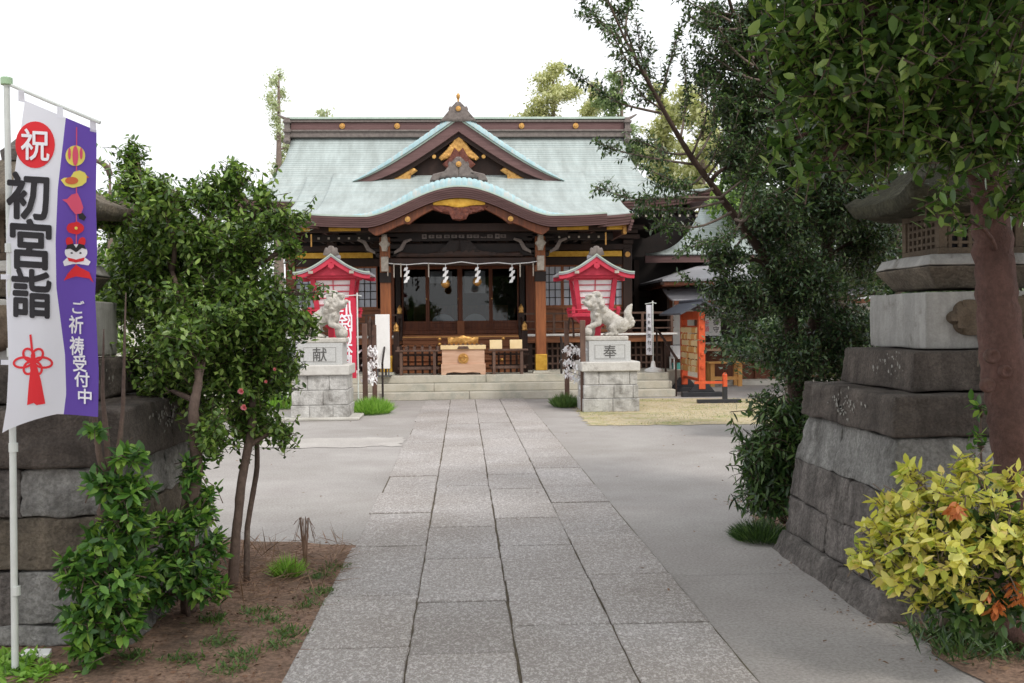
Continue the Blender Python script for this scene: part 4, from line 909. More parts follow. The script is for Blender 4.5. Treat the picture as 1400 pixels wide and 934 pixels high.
def pedestal(c, ztop, lab, kanji, w=1.04, left=False):
    """c = centre of the front face on the ground; three rock-faced courses, cap, lettered block"""
    t = empty('pedestal', (c.x, c.y+.5, 0), lab, 'pedestal', 'lion-dog pedestals'); h = (ztop-.0)/3; x, y = c.x, c.y+.5
    for k in range(3):
        ww = w/2-.02-k*.014; mb = MB(); cuts = ([-1, -.35, .45, 1], [-1, .12, 1], [-1, -.45, .35, 1])[k] if left else ([-1, .05, 1], [-1, .1, .8, 1], [-1, -.45, .7, 1])[k]
        for i in range(len(cuts)-1):
            mb.box(x+cuts[i]*ww+.003, x+cuts[i+1]*ww-.003, y-ww, y-.02, k*h+.003, (k+1)*h-.003)
        for i in range(len(cuts)-1): mb.box(x+cuts[i]*ww+.003, x+cuts[i+1]*ww-.003, y-.017, y+ww, k*h+.003, (k+1)*h-.003)
        mb.box(x-ww+.02, x+ww-.02, y-ww+.02, y+ww-.02, k*h, (k+1)*h)
        o = mb.build('masonry_course', M['granite_rock'], t, bevel=.012)
    mb = MB(); mb.box(x-w/2-.005, x+w/2-.005, y-w/2, y+w/2, ztop, ztop+.17); mb.build('cap_slab', M['granite'], t, bevel=.018)
    z0 = ztop+.17; bw = .37
    mb = MB(); mb.box(x-bw, x+bw, y-bw, y+bw, z0, z0+.36); mb.box(x-bw+.09, x+bw-.09, y-bw-.006, y-bw, z0+.04, z0+.31, 0); bl = mb.build('lettered_block', M['granite_smooth'], t, bevel=.008)
    mb = MB(); writing(mb, kanji, x, y-bw-.009, z0+.175, .25, bold=.008); mb.build('carved_letter', M['ink_soft'], bl)
    mb = MB()
    for a, b, c_, d in ((-bw+.1, bw-.1, .055, .062), (-bw+.1, bw-.1, .288, .295)): mb.box(x+a, x+b, y-bw-.0075, y-bw-.005, z0+c_, z0+d)
    for s in (-1, 1): mb.box(x+s*(bw-.105)-.0035, x+s*(bw-.105)+.0035, y-bw-.0078, y-bw-.005, z0+.06, z0+.29)
    mb.build('panel_groove', M['orn_light'], bl)
    return t, Vector((x, y, z0+.36))
cl = gr(437, 575); cr_ = gr(836, 563.5)
gl = (cl.z, cr_.z)
tl, topl = pedestal(Vector((cl.x, cl.y, 0)), .745, 'pale granite block pedestal half behind camellia, lettered on its left-hand stone', '献', w=1.0, left=True)
tr_, topr = pedestal(Vector((cr_.x, cr_.y, 0)), .715, 'pale granite block pedestal on the dry lawn right of the path', '奉')
mb = MB(); mb.box(cl.x-1.3, cl.x+.66, cl.y-.1, cl.y+1.3, 0, .05); tag(mb.build('plinth_slab', M['concrete'], bevel=.015), 'low concrete slab under the left pedestal', 'slab')
for nm, top, mir, om, lab in (('right', topr, 1, True, 'stone lion-dog with open mouth and paw on a ball, on the right pedestal'), ('left', topl, -1, False, 'stone lion-dog with closed mouth behind camellia twigs, on the left pedestal')):
    t = empty('lion_dog_statue', tuple(top), lab, 'statue', 'stone lion-dogs flanking the path')
    me = lion(om); o = bpy.data.objects.new('lion_dog', me); COL.objects.link(o); o.parent = t; o.location = (0, 0, .075)
    if mir < 0: 
        V = np.empty(len(me.vertices)*3); me.vertices.foreach_get('co', V); V = V.reshape(-1, 3); V[:, 0] *= -1; me.vertices.foreach_set('co', V.ravel()); me.flip_normals()
    mb = MB(); mb.box(-.42, .36, -.22, .22, 0, .09) if mir > 0 else mb.box(-.36, .42, -.22, .22, 0, .09)
    b = mb.build('rock_base', M['statue'], None, bevel=.025); b.parent = t
    if om:
        mb = MB(); mb.box(-.34, -.24, -.1, -.0, .595+.03, .61+.03); tg = mb.build('red_tongue', M['ink_red'], None); tg.parent = t
    t.scale = (1.0, 1.0, 1.0)
# ---- red lanterns
def red_lantern(x, y, zt, lab):
    """zt: top of the roof ridge"""
    t = empty('red_lantern', (x, y, 0), lab, 'lantern', 'red lanterns before the shrine hall'); R = M['red_paint']
    zb = zt-1.13                                                # bottom of the light box
    mb = MB(); mb.box(x-.13, x+.13, y-.13, y+.13, .1, zb-.1); mb.build('post', R, t, bevel=.015)
    mb = MB(); mb.frustum(x, y, 0, .12, .32, .28); mb.build('foot', M['granite'], t, bevel=.02)
    mb = MB(); mb.frustum(x, y, zb-.3, zb-.1, .14, .38); mb.box(x-.44, x+.44, y-.44, y+.44, zb-.1, zb-.03); mb.build('tray', R, t, bevel=.01)
    mb = MB()
    for s in (-1, 1):
        mb.tube([(x-.47, y+s*.42, zb+.035), (x+.47, y+s*.42, zb+.035)], .014, 6); mb.tube([(x+s*.42, y-.47, zb+.036), (x+s*.42, y+.47, zb+.036)], .014, 6)
        for q in (-1, 1): mb.box(x+s*.42-.03, x+s*.42+.03, y+q*.42-.03, y+q*.42+.03, zb-.03, zb+.09)
    mb.build('tray_rail', R, t)
    h = .62; b0, b1 = .29, .37                                   # box widens upwards
    for sx in (-1, 1):
        for sy in (-1, 1):
            mb = MB(); w_ = .045
            mb.add([(x+sx*b0-w_, y+sy*b0-w_, zb-.03), (x+sx*b0+w_, y+sy*b0-w_, zb-.03), (x+sx*b0+w_, y+sy*b0+w_, zb-.03), (x+sx*b0-w_, y+sy*b0+w_, zb-.03),
                    (x+sx*b1-w_, y+sy*b1-w_, zb+h), (x+sx*b1+w_, y+sy*b1-w_, zb+h), (x+sx*b1+w_, y+sy*b1+w_, zb+h), (x+sx*b1-w_, y+sy*b1+w_, zb+h)],
                   [(0,3,2,1),(4,5,6,7),(0,1,5,4),(1,2,6,5),(2,3,7,6),(3,0,4,7)]); mb.build('corner_post', R, t, bevel=.006)
    for ang in range(4):
        Mx = Matrix.Translation((x, y, 0)) @ Matrix.Rotation(ang*math.pi/2, 4, 'Z')
        def fr(mb, u0, u1, v0, v1, d0, d1):                      # box on the sloped face
            vs = []
            for v in (v0, v1):
                wv = lerp(b0, b1, v)
                for d in (d0, d1):
                    for u in (u0, u1): vs.append((u*wv, -(wv)-d, zb+v*h))
            mb.add([vs[i] for i in (0, 1, 3, 2, 4, 5, 7, 6)], [(0,3,2,1),(4,5,6,7),(0,1,5,4),(1,2,6,5),(2,3,7,6),(3,0,4,7)], 0, Mx)
        mb = MB(); fr(mb, -.86, .86, .0, 1, -.03, -.02); mb.build('paper_panel', M['paper'], t)
        mb = MB(); fr(mb, -.02, .02, 0, 1, -.018, .004)
        for v in (.22, .42, .62, .80): fr(mb, -.87, .87, v-.014, v+.014, -.017, .002)
        fr(mb, -.87, .87, -.03, .04, -.016, .02); fr(mb, -.87, .87, .95, 1.0, -.016, .02); mb.build('panel_bars', R, t)
    zr = zb+h; mb = MB()
    mb.box(x-.46, x+.46, y-.46, y+.46, zr, zr+.07); mb.build('head_frame', R, t, bevel=.008)
    n = 24; us = np.linspace(-1, 1, n+1); RW = .70
    def rz(u): return zr+.03+.27*(1-abs(u))**1.7+.03*abs(u)**5+.09*(1-abs(u))
    top = [(x+u*RW, rz(u)) for u in us]; 
    mb = MB(); mb.strip([(a, b+.04) for a, b in top], [(a, b) for a, b in top], y-.62, y+.62, 0)
    mb.strip([(a, b+.055) for a, b in top], [(a, b+.03) for a, b in top], y-.635, y-.60, 1); mb.build('roof', [M['roof_grey'], M['copper_edge']], t)
    for yy in (y-.60, y+.55):
        mb = MB(); mb.strip([(a, b-.002) for a, b in top], [(a, b-.075-.03*(1-abs(u))) for (a, b), u in zip(top, us)], yy, yy+.05); mb.build('bargeboard', R, t, bevel=.005)
    mb = MB(); us2 = [u for u in us if abs(u) <= .62]; mb.strip([(x+u*RW, rz(u)-.06) for u in us2], [(x+u*RW, zr+.05) for u in us2], y-.5, y-.46); mb.build('gable_panel', R, t)
    mb = MB(); mb.prism([(x-.05, zr+.27), (x+.05, zr+.27), (x+.055, zr+.2), (x, zr+.16), (x-.055, zr+.2)], y-.63, y-.6)
    mb.build('gable_pendant', M['red_paint'], t)
    for sx in (-1, 1): mb = MB(); mb.box(x+sx*.37-.04, x+sx*.37+.04, y-.64, y-.44, zr+.08, zr+.13); mb.build('beam_end', M['cream_wood'], t)
    zt_ = rz(0)+.03
    mb = MB(); mb.box(x-.035, x+.035, y-.55, y+.6, zt_, zt_+.07); mb.build('roof_ridge', M['roof_grey'], t, bevel=.01)
    g = [(0, .2), (.05, .19), (.075, .15), (.12, .16), (.15, .12), (.12, .07), (.17, .05), (.18, .0), (.08, -.02), (0, .0)]
    carved('ridge_crest', [(x+a*.8, zt_+.0+b*.85) for a, b in g]+[(x-a*.8, zt_+b*.85) for a, b in g[::-1] if a > 0], y-.6, y-.52, M['orn_gray'], t, .006, 2)
    return t
for px, lab in ((458, 'red wooden lantern with white paper panels left of the porch'), (810, 'red wooden lantern with white paper panels behind the right lion-dog')):
    yy = 19.4; p = at(px, 345, yy); red_lantern(p.x, yy, p.z, lab)
# ---- paper-strip racks beside the steps
def strip_rack(px0, y0, px1, y1, ztop, lab, sd):
    a = at(px0, 500, y0); b = at(px1, 500, y1); a.z = b.z = 0; c = (a+b)/2
    t = empty('paper_fortune_rack', (c.x, c.y, 0), lab, 'rack', 'racks of tied paper fortunes'); r = random.Random(sd)
    for p, h in ((a, ztop), (b, ztop-.02)):
        mb = MB(); mb.box(p.x-.045, p.x+.045, p.y-.045, p.y+.045, 0, h); mb.build('post', M['wood_grey'], t, bevel=.008)
    mb = MB()
    for z in (.62, .86, 1.12, 1.36): mb.tube([(a.x, a.y, z), (b.x, b.y, z)], .006, 5)
    mb.build('wire', M['rail_dark'], t)
    mb = MB(); mb.tube([(a.x, lerp(a.y, b.y, .6), 1.3), (a.x, lerp(a.y, b.y, .65), 1.62), (a.x-.01, lerp(a.y, b.y, .8), 1.72), (a.x, lerp(a.y, b.y, .95), 1.6), (a.x, lerp(a.y, b.y, 1), 1.4)], .02, 6); mb.build('bent_branch', M['bark_dark'], t)
    mb = MB()
    for z in (.62, .86, 1.12):
        for k in range(60):
            f = r.random(); p = a.lerp(b, f); x, y, zz = p.x+r.gauss(0, .05), p.y, z+r.gauss(-.03, .045)
            w_, l = r.uniform(.02, .035), r.uniform(.06, .13); rot = Euler((r.uniform(-.8, .8), r.uniform(-1, 1), r.uniform(0, 6.3))).to_matrix().to_4x4()
            m = Matrix.Translation((x, y, zz)) @ rot
            mb.add([(-w_/2, 0, 0), (w_/2, 0, 0), (w_*.6, .02, -l*.5), (w_*.5, 0, -l), (-w_*.5, 0, -l), (-w_*.6, .02, -l*.5)], [(0, 1, 2, 5), (5, 2, 3, 4)], 0, m)
    mb.build('paper_strips', M['paper'], t, kind='stuff')
strip_rack(797, 18.05, 775, 20.5, 1.62, 'rack of white tied paper fortunes left of the right lion-dog pedestal', 1)
strip_rack(499, 18.9, 512, 20.5, 1.6, 'rack of white tied paper fortunes behind the red banner', 2)
# ---- tall cloth banners
def nobori(name, px, y, ztop, zbot, w, side, mats, lab, text=None, pole=M['pole_white'], foot=None, textm=None, mirrored=False, tsize=.2, z_ground=0, tz=None, bold=.03, group=None, cord=.04):
    p = at(px, 500, y); x = p.x; t = empty(name, (x, y, z_ground), lab, 'banner', group)
    mb = MB(); mb.tube([(x, y, z_ground), (x, y, ztop+.06)], .014, 8); mb.build('pole', pole, t)
    mb = MB(); mb.tube([(x-side*.08, y, ztop+.0), (x, y, ztop+.02), (x+side*(w+.04), y, ztop-.01)], .009, 6); mb.build('cross_arm', pole, t)
    V = []; F = []; nx, nz = 8, 30
    f = lambda u, v: (x+side*(.025+u*w*(1-.05*math.sin(v*3))), y-.02+.03*math.sin(u*5+v*4), lerp(ztop-.03, zbot, v)+.04*u*v*math.sin(3*v))
    for j in range(nz+1):
        for i in range(nx+1): V.append(f(i/nx, j/nz))
    for j in range(nz):
        for i in range(nx): F.append((j*(nx+1)+i, j*(nx+1)+i+1, (j+1)*(nx+1)+i+1, (j+1)*(nx+1)+i))
    c = raw('banner_cloth', V, F, mats, t, smooth=True)
    if text:
        mb = MB(); n = len(text)
        for i, ch in enumerate(text):
            G, Fc = glyphs(ch, 0); G, Fc = cut(G, Fc, .25); nG = len(G); sh = [(bold*.5*math.cos(k*1.047), bold*.5*math.sin(k*1.047)) for k in range(6)]; Fc = [tuple(i+k*nG for i in f) for k in range(6) for f in Fc]; G = [(a+dx, b+dz) for dx, dz in sh for a, b in G]; v0 = lerp(tz[0], tz[1], i/max(1, n-1)); H = abs(ztop-zbot)
            pts = []
            for a, b in G:
                u = .5+(-1 if mirrored else 1)*side*a*tsize/w; v = v0-b*tsize*1.15/H; q = f(max(0, min(1, u)), v); pts.append((q[0], q[1]-.006-.0004*(len(pts)//nG), q[2]))
            mb.add(pts, Fc, 0)
        mb.build('lettering', textm, c)
    if foot:
        mb = MB(); mb.lathe([(.2, z_ground), (.2, z_ground+.05), (.06, z_ground+.1), (.04, z_ground+.22), (.02, z_ground+.24)], (x, y, 0), 12); mb.build('foot', M['white_paint'], t, smooth='auto')
    return t
zt = at(489, 405, 18.6).z; nobori('prayer_banner', 489.5, 18.6, zt, .62, .42, -1, M['cloth_red'], 'pink red banner with white letters seen from behind, beside left pedestal', '厄除け祈願', textm=M['ink_white'], mirrored=True, tsize=.3, tz=(.14, .82), bold=.03)
zt = at(893, 415, 22.6).z; nobori('prayer_banner', 893, 22.6, zt, .85, .13, -1, M['cloth_white'], 'narrow white banner with small lettering on a white foot, right of the hall', '厄祈願受付中', textm=M['ink'], tsize=.085, tz=(.22, .9), bold=.02, foot=True, z_ground=.48)
zt = at(396, 433, 19.5).z; nobori('prayer_banner', 393, 19.5, zt, .55, .3, 1, M['cloth_white'], 'white banner with dark letters showing behind the camellia and left pedestal', '七五三祝', textm=M['ink'], tsize=.2, tz=(.2, .85), bold=.02)
# ---- wooden prayer plaque rack, orange, under a small slate roof
x = 5.0; y0, y1 = 21.3, 23.0
t = empty('plaque_rack', (x, (y0+y1)/2, 0), 'orange rack hung with wooden prayer plaques under a small dark roof', 'rack')
for y in (y0, y1):
    mb = MB(); mb.box(x-.07, x+.07, y-.07, y+.07, .16, 1.78); mb.build('post', M['orange_paint'], t, bevel=.008)
    mb = MB(); mb.box(x-.42, x+.42, y-.09, y+.09, 0, .1); mb.prism([(x-.28, .1), (x+.28, .1), (x+.1, .32), (x-.1, .32)], y-.05, y+.05); mb.build('black_foot', M['black_paint'], t, bevel=.01)
for z in (.34, .62, .9, 1.18, 1.46, 1.66):
    mb = MB(); mb.box(x-.03, x+.03, y0-.1, y1+.1, z-.03, z+.03); mb.build('rail', M['orange_paint'], t, bevel=.005)
mb = MB(); mb.box(x-.045, x+.045, y0, y1, 1.62, 1.8); mb.build('head_rail', M['orange_paint'], t)
for sx in (-1, 1):
    mb = MB(); mb.add([(x, y0-.3, 2.02), (x, y1+.3, 2.02), (x+sx*.5, y1+.3, 1.76), (x+sx*.5, y0-.3, 1.76), (x, y0-.3, 1.98), (x, y1+.3, 1.98), (x+sx*.5, y1+.3, 1.72), (x+sx*.5, y0-.3, 1.72)], [(0,3,2,1),(4,5,6,7),(0,1,5,4),(1,2,6,5),(2,3,7,6),(3,0,4,7)]); mb.build('roof', M['slate'], t)
mb = MB(); mb.tube([(x, y0-.33, 2.02), (x, y1+.33, 2.02)], .045, 8); mb.build('roof_ridge', M['slate'], t)
r = random.Random(5)
for row, z in enumerate((.62, .76, .9, 1.04, 1.18, 1.32, 1.46)):
    for k in range(11):
        y = y0+.12+k*.145+r.uniform(-.02, .02); sx = -1; rot = Matrix.Translation((x+sx*.06, y, z)) @ Matrix.Rotation(r.uniform(-.3, .3), 4, 'X') @ Matrix.Rotation(r.uniform(.0, .25)+math.pi/2, 4, 'Z')
        mb = MB(); mb.prism([(-.075, -.12), (.075, -.12), (.075, -.03), (0, .005), (-.075, -.03)], -.005, .005, 0, rot); mb.build('prayer_plaque', M['wood_card'] if r.random() < .6 else M['wood_new'], t)
# ---- low orange barrier with black foot
p = gr(975, 552); t = empty('low_barrier', (p.x, p.y, 0), 'low orange rail on black feet beside the plaque rack', 'barrier')
p2 = gr(985, 547)
mb = MB(); mb.box(p.x-.3, p.x+.55, p.y+.0, p.y+.1, .0, .08); mb.build('black_foot', M['black_paint'], t, bevel=.008)
mb = MB(); mb.box(p.x+.2, p.x+.28, p.y+.0, p.y+.09, .08, .32); mb.build('black_post', M['black_paint'], t)
mb = MB(); mb.box(p.x+.2, p.x+.28, p.y+.0, p.y+.09, .32, .52); mb.lathe([(.05, 0), (.05, .03), (.02, .07)], (p.x+.24, p.y+.045, .52), 10); mb.build('orange_post', M['orange_paint'], t, bevel=.006)
mb = MB(); mb.box(p.x-.35, p.x+.2, p.y+.02, p.y+.06, .38, .43); mb.build('rail', M['orange_paint'], t)
# ---- light wooden bench frame before the office
a, b = at(972, 495, 24.6), at(1013, 495, 24.6); t = empty('wooden_stand', ((a.x+b.x)/2, 24.8, 0), 'pale new-wood table stand before the shrine office', 'table')
mb = MB(); mb.box(a.x-.08, b.x+.08, 24.5, 25.1, a.z-.04, a.z); mb.build('table_top', M['wood_new'], t, bevel=.006)
for xx in (a.x+.03, b.x-.03):
    for yy in (24.6, 25.0): mb = MB(); mb.box(xx-.05, xx+.05, yy-.04, yy+.04, 0, a.z-.04); mb.build('leg', M['wood_new'], t)
mb = MB(); mb.box(a.x+.08, b.x-.08, 24.57, 24.63, .16, .24); mb.build('stretcher', M['wood_new'], t)
# ---- small white cabinet with teal cloth by the plaque rack
a, b = at(921, 500, 23.6), at(938, 500, 23.6); t = empty('side_stand', ((a.x+b.x)/2, 23.8, 0), 'small white stand with teal cloth and papers beside plaque rack', 'stand')
mb = MB(); mb.box(a.x, b.x, 23.6, 24.1, .72, .76)
for xx in (a.x+.02, b.x-.02):
    for yy in (23.62, 24.08): mb.box(xx-.018, xx+.018, yy-.018, yy+.018, 0, .72)
mb.build('frame', M['white_paint'], t)
mb = MB(); mb.box(a.x+.04, b.x-.04, 23.66, 24.0, .2, .62); mb.build('teal_bin', M['cyan_cloth'], t, bevel=.02)
mb = MB(); mb.box(a.x, b.x-.02, 23.7, 23.98, .76, 1.02); mb.build('paper_box', M['paper'], t, bevel=.01)
# ---- shrine office at the right, and the roofed link behind it
of = empty('shrine_office', (6.6, 27, 0), 'low white-walled shrine office with grey roof and reddish woodwork at right', 'building')
wy = 25.9; xl = 4.95
def mbq(name, m, *b, bevel=0, parent=of):
    mb = MB(); mb.box(*b); return mb.build(name, m, parent, bevel=bevel)
mbq('wall', M['wall_white'], xl+.35, 12, wy, 30, 1.0, 2.4); mbq('lower_wall', M['wood_red'], xl+.35, 12, wy+.02, 30, 0, .98)
mbq('base_slab', M['concrete'], xl-.2, 12.5, wy-.9, 30, 0, .1)
for xx in (xl+.35, xl+.72, xl+1.0, xl+2.55, xl+4.0): mbq('wall_post', M['wood_red'], xx-.04, xx+.04, wy-.04, wy, .1, 2.4)
mbq('white_panel', M['white_paint'], xl+.4, xl+.68, wy-.02, wy, 1.0, 2.25)
mbq('service_window', M['wood_black'], xl+1.05, xl+3.9, wy-.01, wy, 1.05, 1.9); mbq('counter', M['wood_red'], xl+1.0, xl+4.2, wy-.35, wy-.01, .86, .98, bevel=.01); mbq('counter_edge', M['wood_pale'], xl+1.0, xl+4.2, wy-.37, wy-.35, .84, .9)
nt_ = mbq('notice_sheet', M['paper'], xl+1.08, xl+1.62, wy-.06, wy-.05, 1.22, 1.72)
mb = MB(); writing(mb, '御守', xl+1.5, wy-.063, 1.47, .17, True); mb.build('lettering', M['ink'], nt_)
mb = MB(); writing(mb, '祈願', xl+1.25, wy-.063, 1.47, .15, True); mb.build('lettering', M['ink_pink'], nt_)
nt_ = mbq('notice_sheet', M['paper'], xl+2.75, xl+3.0, wy-.06, wy-.05, 1.05, 1.55)
mb = MB(); writing(mb, '受付', xl+2.87, wy-.063, 1.3, .2, True, bold=.03); mb.build('lettering', M['ink'], nt_)
mbq('fascia_sign', M['white_paint'], xl+1.3, xl+2.5, wy-.05, wy, 1.98, 2.2)
# small pent roof over the service window and main hipped roof
def slab4(name, pts, th, m, parent):
    vs = list(pts)+[(a, b, c-th) for a, b, c in pts]; mb = MB(); mb.add(vs, [(0, 1, 2, 3), (7, 6, 5, 4)]+[(i, i+4, (i+1) % 4+4, (i+1) % 4) for i in range(4)]); return mb.build(name, m, parent)
V = []; F = []
for j in range(7):
    t_ = j/6; yy = lerp(24.45, wy, t_); zz = 2.12+.36*t_**1.5
    V += [(xl+.12, yy, zz), (12, yy, zz), ]
F = [(2*j, 2*j+1, 2*j+3, 2*j+2) for j in range(6)]
o = raw('pent_roof', V, F, M['roof_grey'], of, smooth=True); q = o.modifiers.new('s', 'SOLIDIFY'); q.thickness = .05
mbq('pent_eave', M['wood_red'], xl+.14, 12, 24.45, 24.51, 1.99, 2.09)
slab4('roof', [(xl-.05, 24.9, 2.64), (12.6, 24.9, 2.64), (11, 27.6, 3.35), (xl+1.5, 27.6, 3.12)], .06, M['roof_grey'], of)
slab4('roof', [(xl-.05, 24.9, 2.64), (xl+1.5, 27.6, 3.12), (xl+1.5, 28.4, 3.12), (xl-.05, 30.5, 2.64)], .06, M['roof_grey'], of)
mb = MB()
for i in range(22): mb.box(xl+.0, xl+.5, 25.0+i*.25, 25.06+i*.25, 2.46, 2.54)
mb.box(xl-.02, 12.4, 24.94, 25.0, 2.48, 2.57); mb.box(xl-.04, xl+.04, 24.95, 30.4, 2.46, 2.57); mb.build('rafters', M['wood_red'], of)
mbq('gutter', M['wood_dark'], xl-.1, xl-.02, 24.9, 30.4, 2.5, 2.56); mbq('downpipe', M['wood_dark'], xl+.2, xl+.26, 25.6, 25.66, .1, 2.4)
mbq('side_wall', M['wood_dark'], xl+.25, xl+.33, wy, 30, .0, 2.5)
# handrail of the little side stair
hr = empty('handrail', (4.45, 22.6, .48), 'dark sloping handrail beside the narrow white banner', 'handrail')
mb = MB(); mb.tube([(4.42, 24.0, 1.5), (4.42, 22.9, 1.35), (4.5, 21.6, .85), (4.5, 21.4, .8)], .028, 8); mb.build('rail', M['wood_dark'], hr)
for xx, yy, z0, z1 in ((4.42, 23.2, .48, 1.38), (4.46, 22.4, .48, 1.12), (4.5, 21.5, 0, .82)): mb = MB(); mb.tube([(xx, yy, z0), (xx, yy, z1)], .022, 6); mb.build('rail_post', M['wood_dark'], hr)
# link hall with copper roof between hall and office
lk = empty('link_hall', (8, 29, 0), 'dark side hall with pale copper roof joined right of the shrine hall', 'building')
V = [(5.1, 27.6, 3.36), (13, 27.6, 3.36), (13, 31, 4.9), (6.4, 31, 4.9)]; n = 14; Vv = []; Ff = []; UVv = []
for j in range(n+1):
    t_ = j/n; yy = lerp(27.2, 31, t_); zz = 3.42+.45*t_+1.2*t_**2; x0_ = lerp(4.9, 7.3, t_**.8)
    for i in range(n+1): xx = lerp(x0_, 13, i/n); Vv.append((xx, yy, zz)); UVv.append((xx, yy))
for j in range(n):
    for i in range(n): Ff.append((j*(n+1)+i, j*(n+1)+i+1, (j+1)*(n+1)+i+1, (j+1)*(n+1)+i))
o = raw('roof', Vv, Ff, M['copper'], lk, smooth=True, uv=UVv); q = o.modifiers.new('s', 'SOLIDIFY'); q.thickness = .05; q.offset = -1
mbq('eave_board', M['fascia'], 4.9, 13, 27.25, 27.4, 3.18, 3.36, parent=lk); mbq('wall', M['wood_black'], 4.2, 13, 28.2, 32, 0, 3.4, parent=lk); mbq('eave_shade_sheet', M['wood_black'], 4.15, 9, 31.25, 31.35, 0, 4.95, parent=lk); mbq('wall_beam', M['wood_dark'], 4.2, 13, 28.1, 28.19, 2.3, 2.45, parent=lk)  # sheet at the back added to read as black shade under the eaves
mbq('roof_ridge', M['orn_gray'], 7.3, 13, 30.9, 31.2, 5.05, 5.3, bevel=.02, parent=lk)
for xx in (4.8, 6.3, 7.8, 9.3): mbq('wall_post', M['wood_dark'], xx-.07, xx+.07, 28.05, 28.19, 0, 3.3, parent=lk)
# ochre-eaved building glimpsed behind the camellia at far left
lb = empty('side_building', (-8, 26, 0), 'pale side building with ochre eave glimpsed over the camellia at left', 'building')
mbq('wall', M['wall_white'], -14, -6.4, 26, 31, 0, 3.6, parent=lb)
mbq('eave_board', M['wood_new'], -14.2, -6.1, 25.5, 25.6, 4.0, 4.2, parent=lb)
slab4('roof', [(-14.3, 25.4, 4.25), (-6.0, 25.4, 4.25), (-7.0, 28.5, 5.0), (-13, 28.5, 5.0)], .07, M['roof_grey'], lb)
for xx in (-12.5, -10.8, -9.1, -7.4):
    w_ = mbq('window', M['wood_dark'], xx-.5, xx+.5, 25.94, 26.0, 1.2, 2.6, parent=lb); g_ = mbq('pane', M['glass'], xx-.44, xx+.44, 25.925, 25.935, 1.26, 2.54, parent=w_)
# ================================================================ STONE LANTERNS BESIDE THE ENTRANCE
def rock(name, corners, m, parent, amp=.008, seed=0, cuts=5, bev=.018, **kw):
    """hewn block: 8 corners (bottom ring, top ring), bevelled, subdivided and roughened"""
    bm = bmesh.new(); vs = [bm.verts.new(c) for c in corners]
    for f in ((0,3,2,1),(4,5,6,7),(0,1,5,4),(1,2,6,5),(2,3,7,6),(3,0,4,7)): bm.faces.new([vs[i] for i in f])
    bmesh.ops.bevel(bm, geom=bm.edges[:], offset=bev, segments=2, affect='EDGES', profile=.6)
    bmesh.ops.subdivide_edges(bm, edges=[e for e in bm.edges if e.calc_length() > .08], cuts=cuts, use_grid_fill=True)
    bmesh.ops.triangulate(bm, faces=[f for f in bm.faces if len(f.verts) > 4])
    V = np.array([v.co for v in bm.verts]); D = rnd_rough(V, amp*.2, 9, seed)+rnd_rough(V, amp*.6, 34, seed+1)
    off = wloc(parent)
    for v, d in zip(bm.verts, D): v.co = v.co+Vector(d)-off
    bmesh.ops.recalc_face_normals(bm, faces=bm.faces); me = bpy.data.meshes.new(name); bm.to_mesh(me); bm.free(); me.materials.append(m); me.shade_smooth()
    o = bpy.data.objects.new(name, me); COL.objects.link(o); o.parent = parent; return tag(o, **kw)
def blk(cx, cy, a0, a1, b0, b1, z0, z1, h0, h1, k0=None, k1=None, g=.003):
    """block of a tapering square course; a,b in -1..1 across x and y"""
    P = []
    for z, h in ((z0, h0), (z1, h1)):
        for a, b in ((a0, b0), (a1, b0), (a1, b1), (a0, b1)):
            P.append((cx+a*h+(g if a == a0 else -g), cy+b*h+(g if b == b0 else -g), z+(g if z == z0 else -g)))
    return P
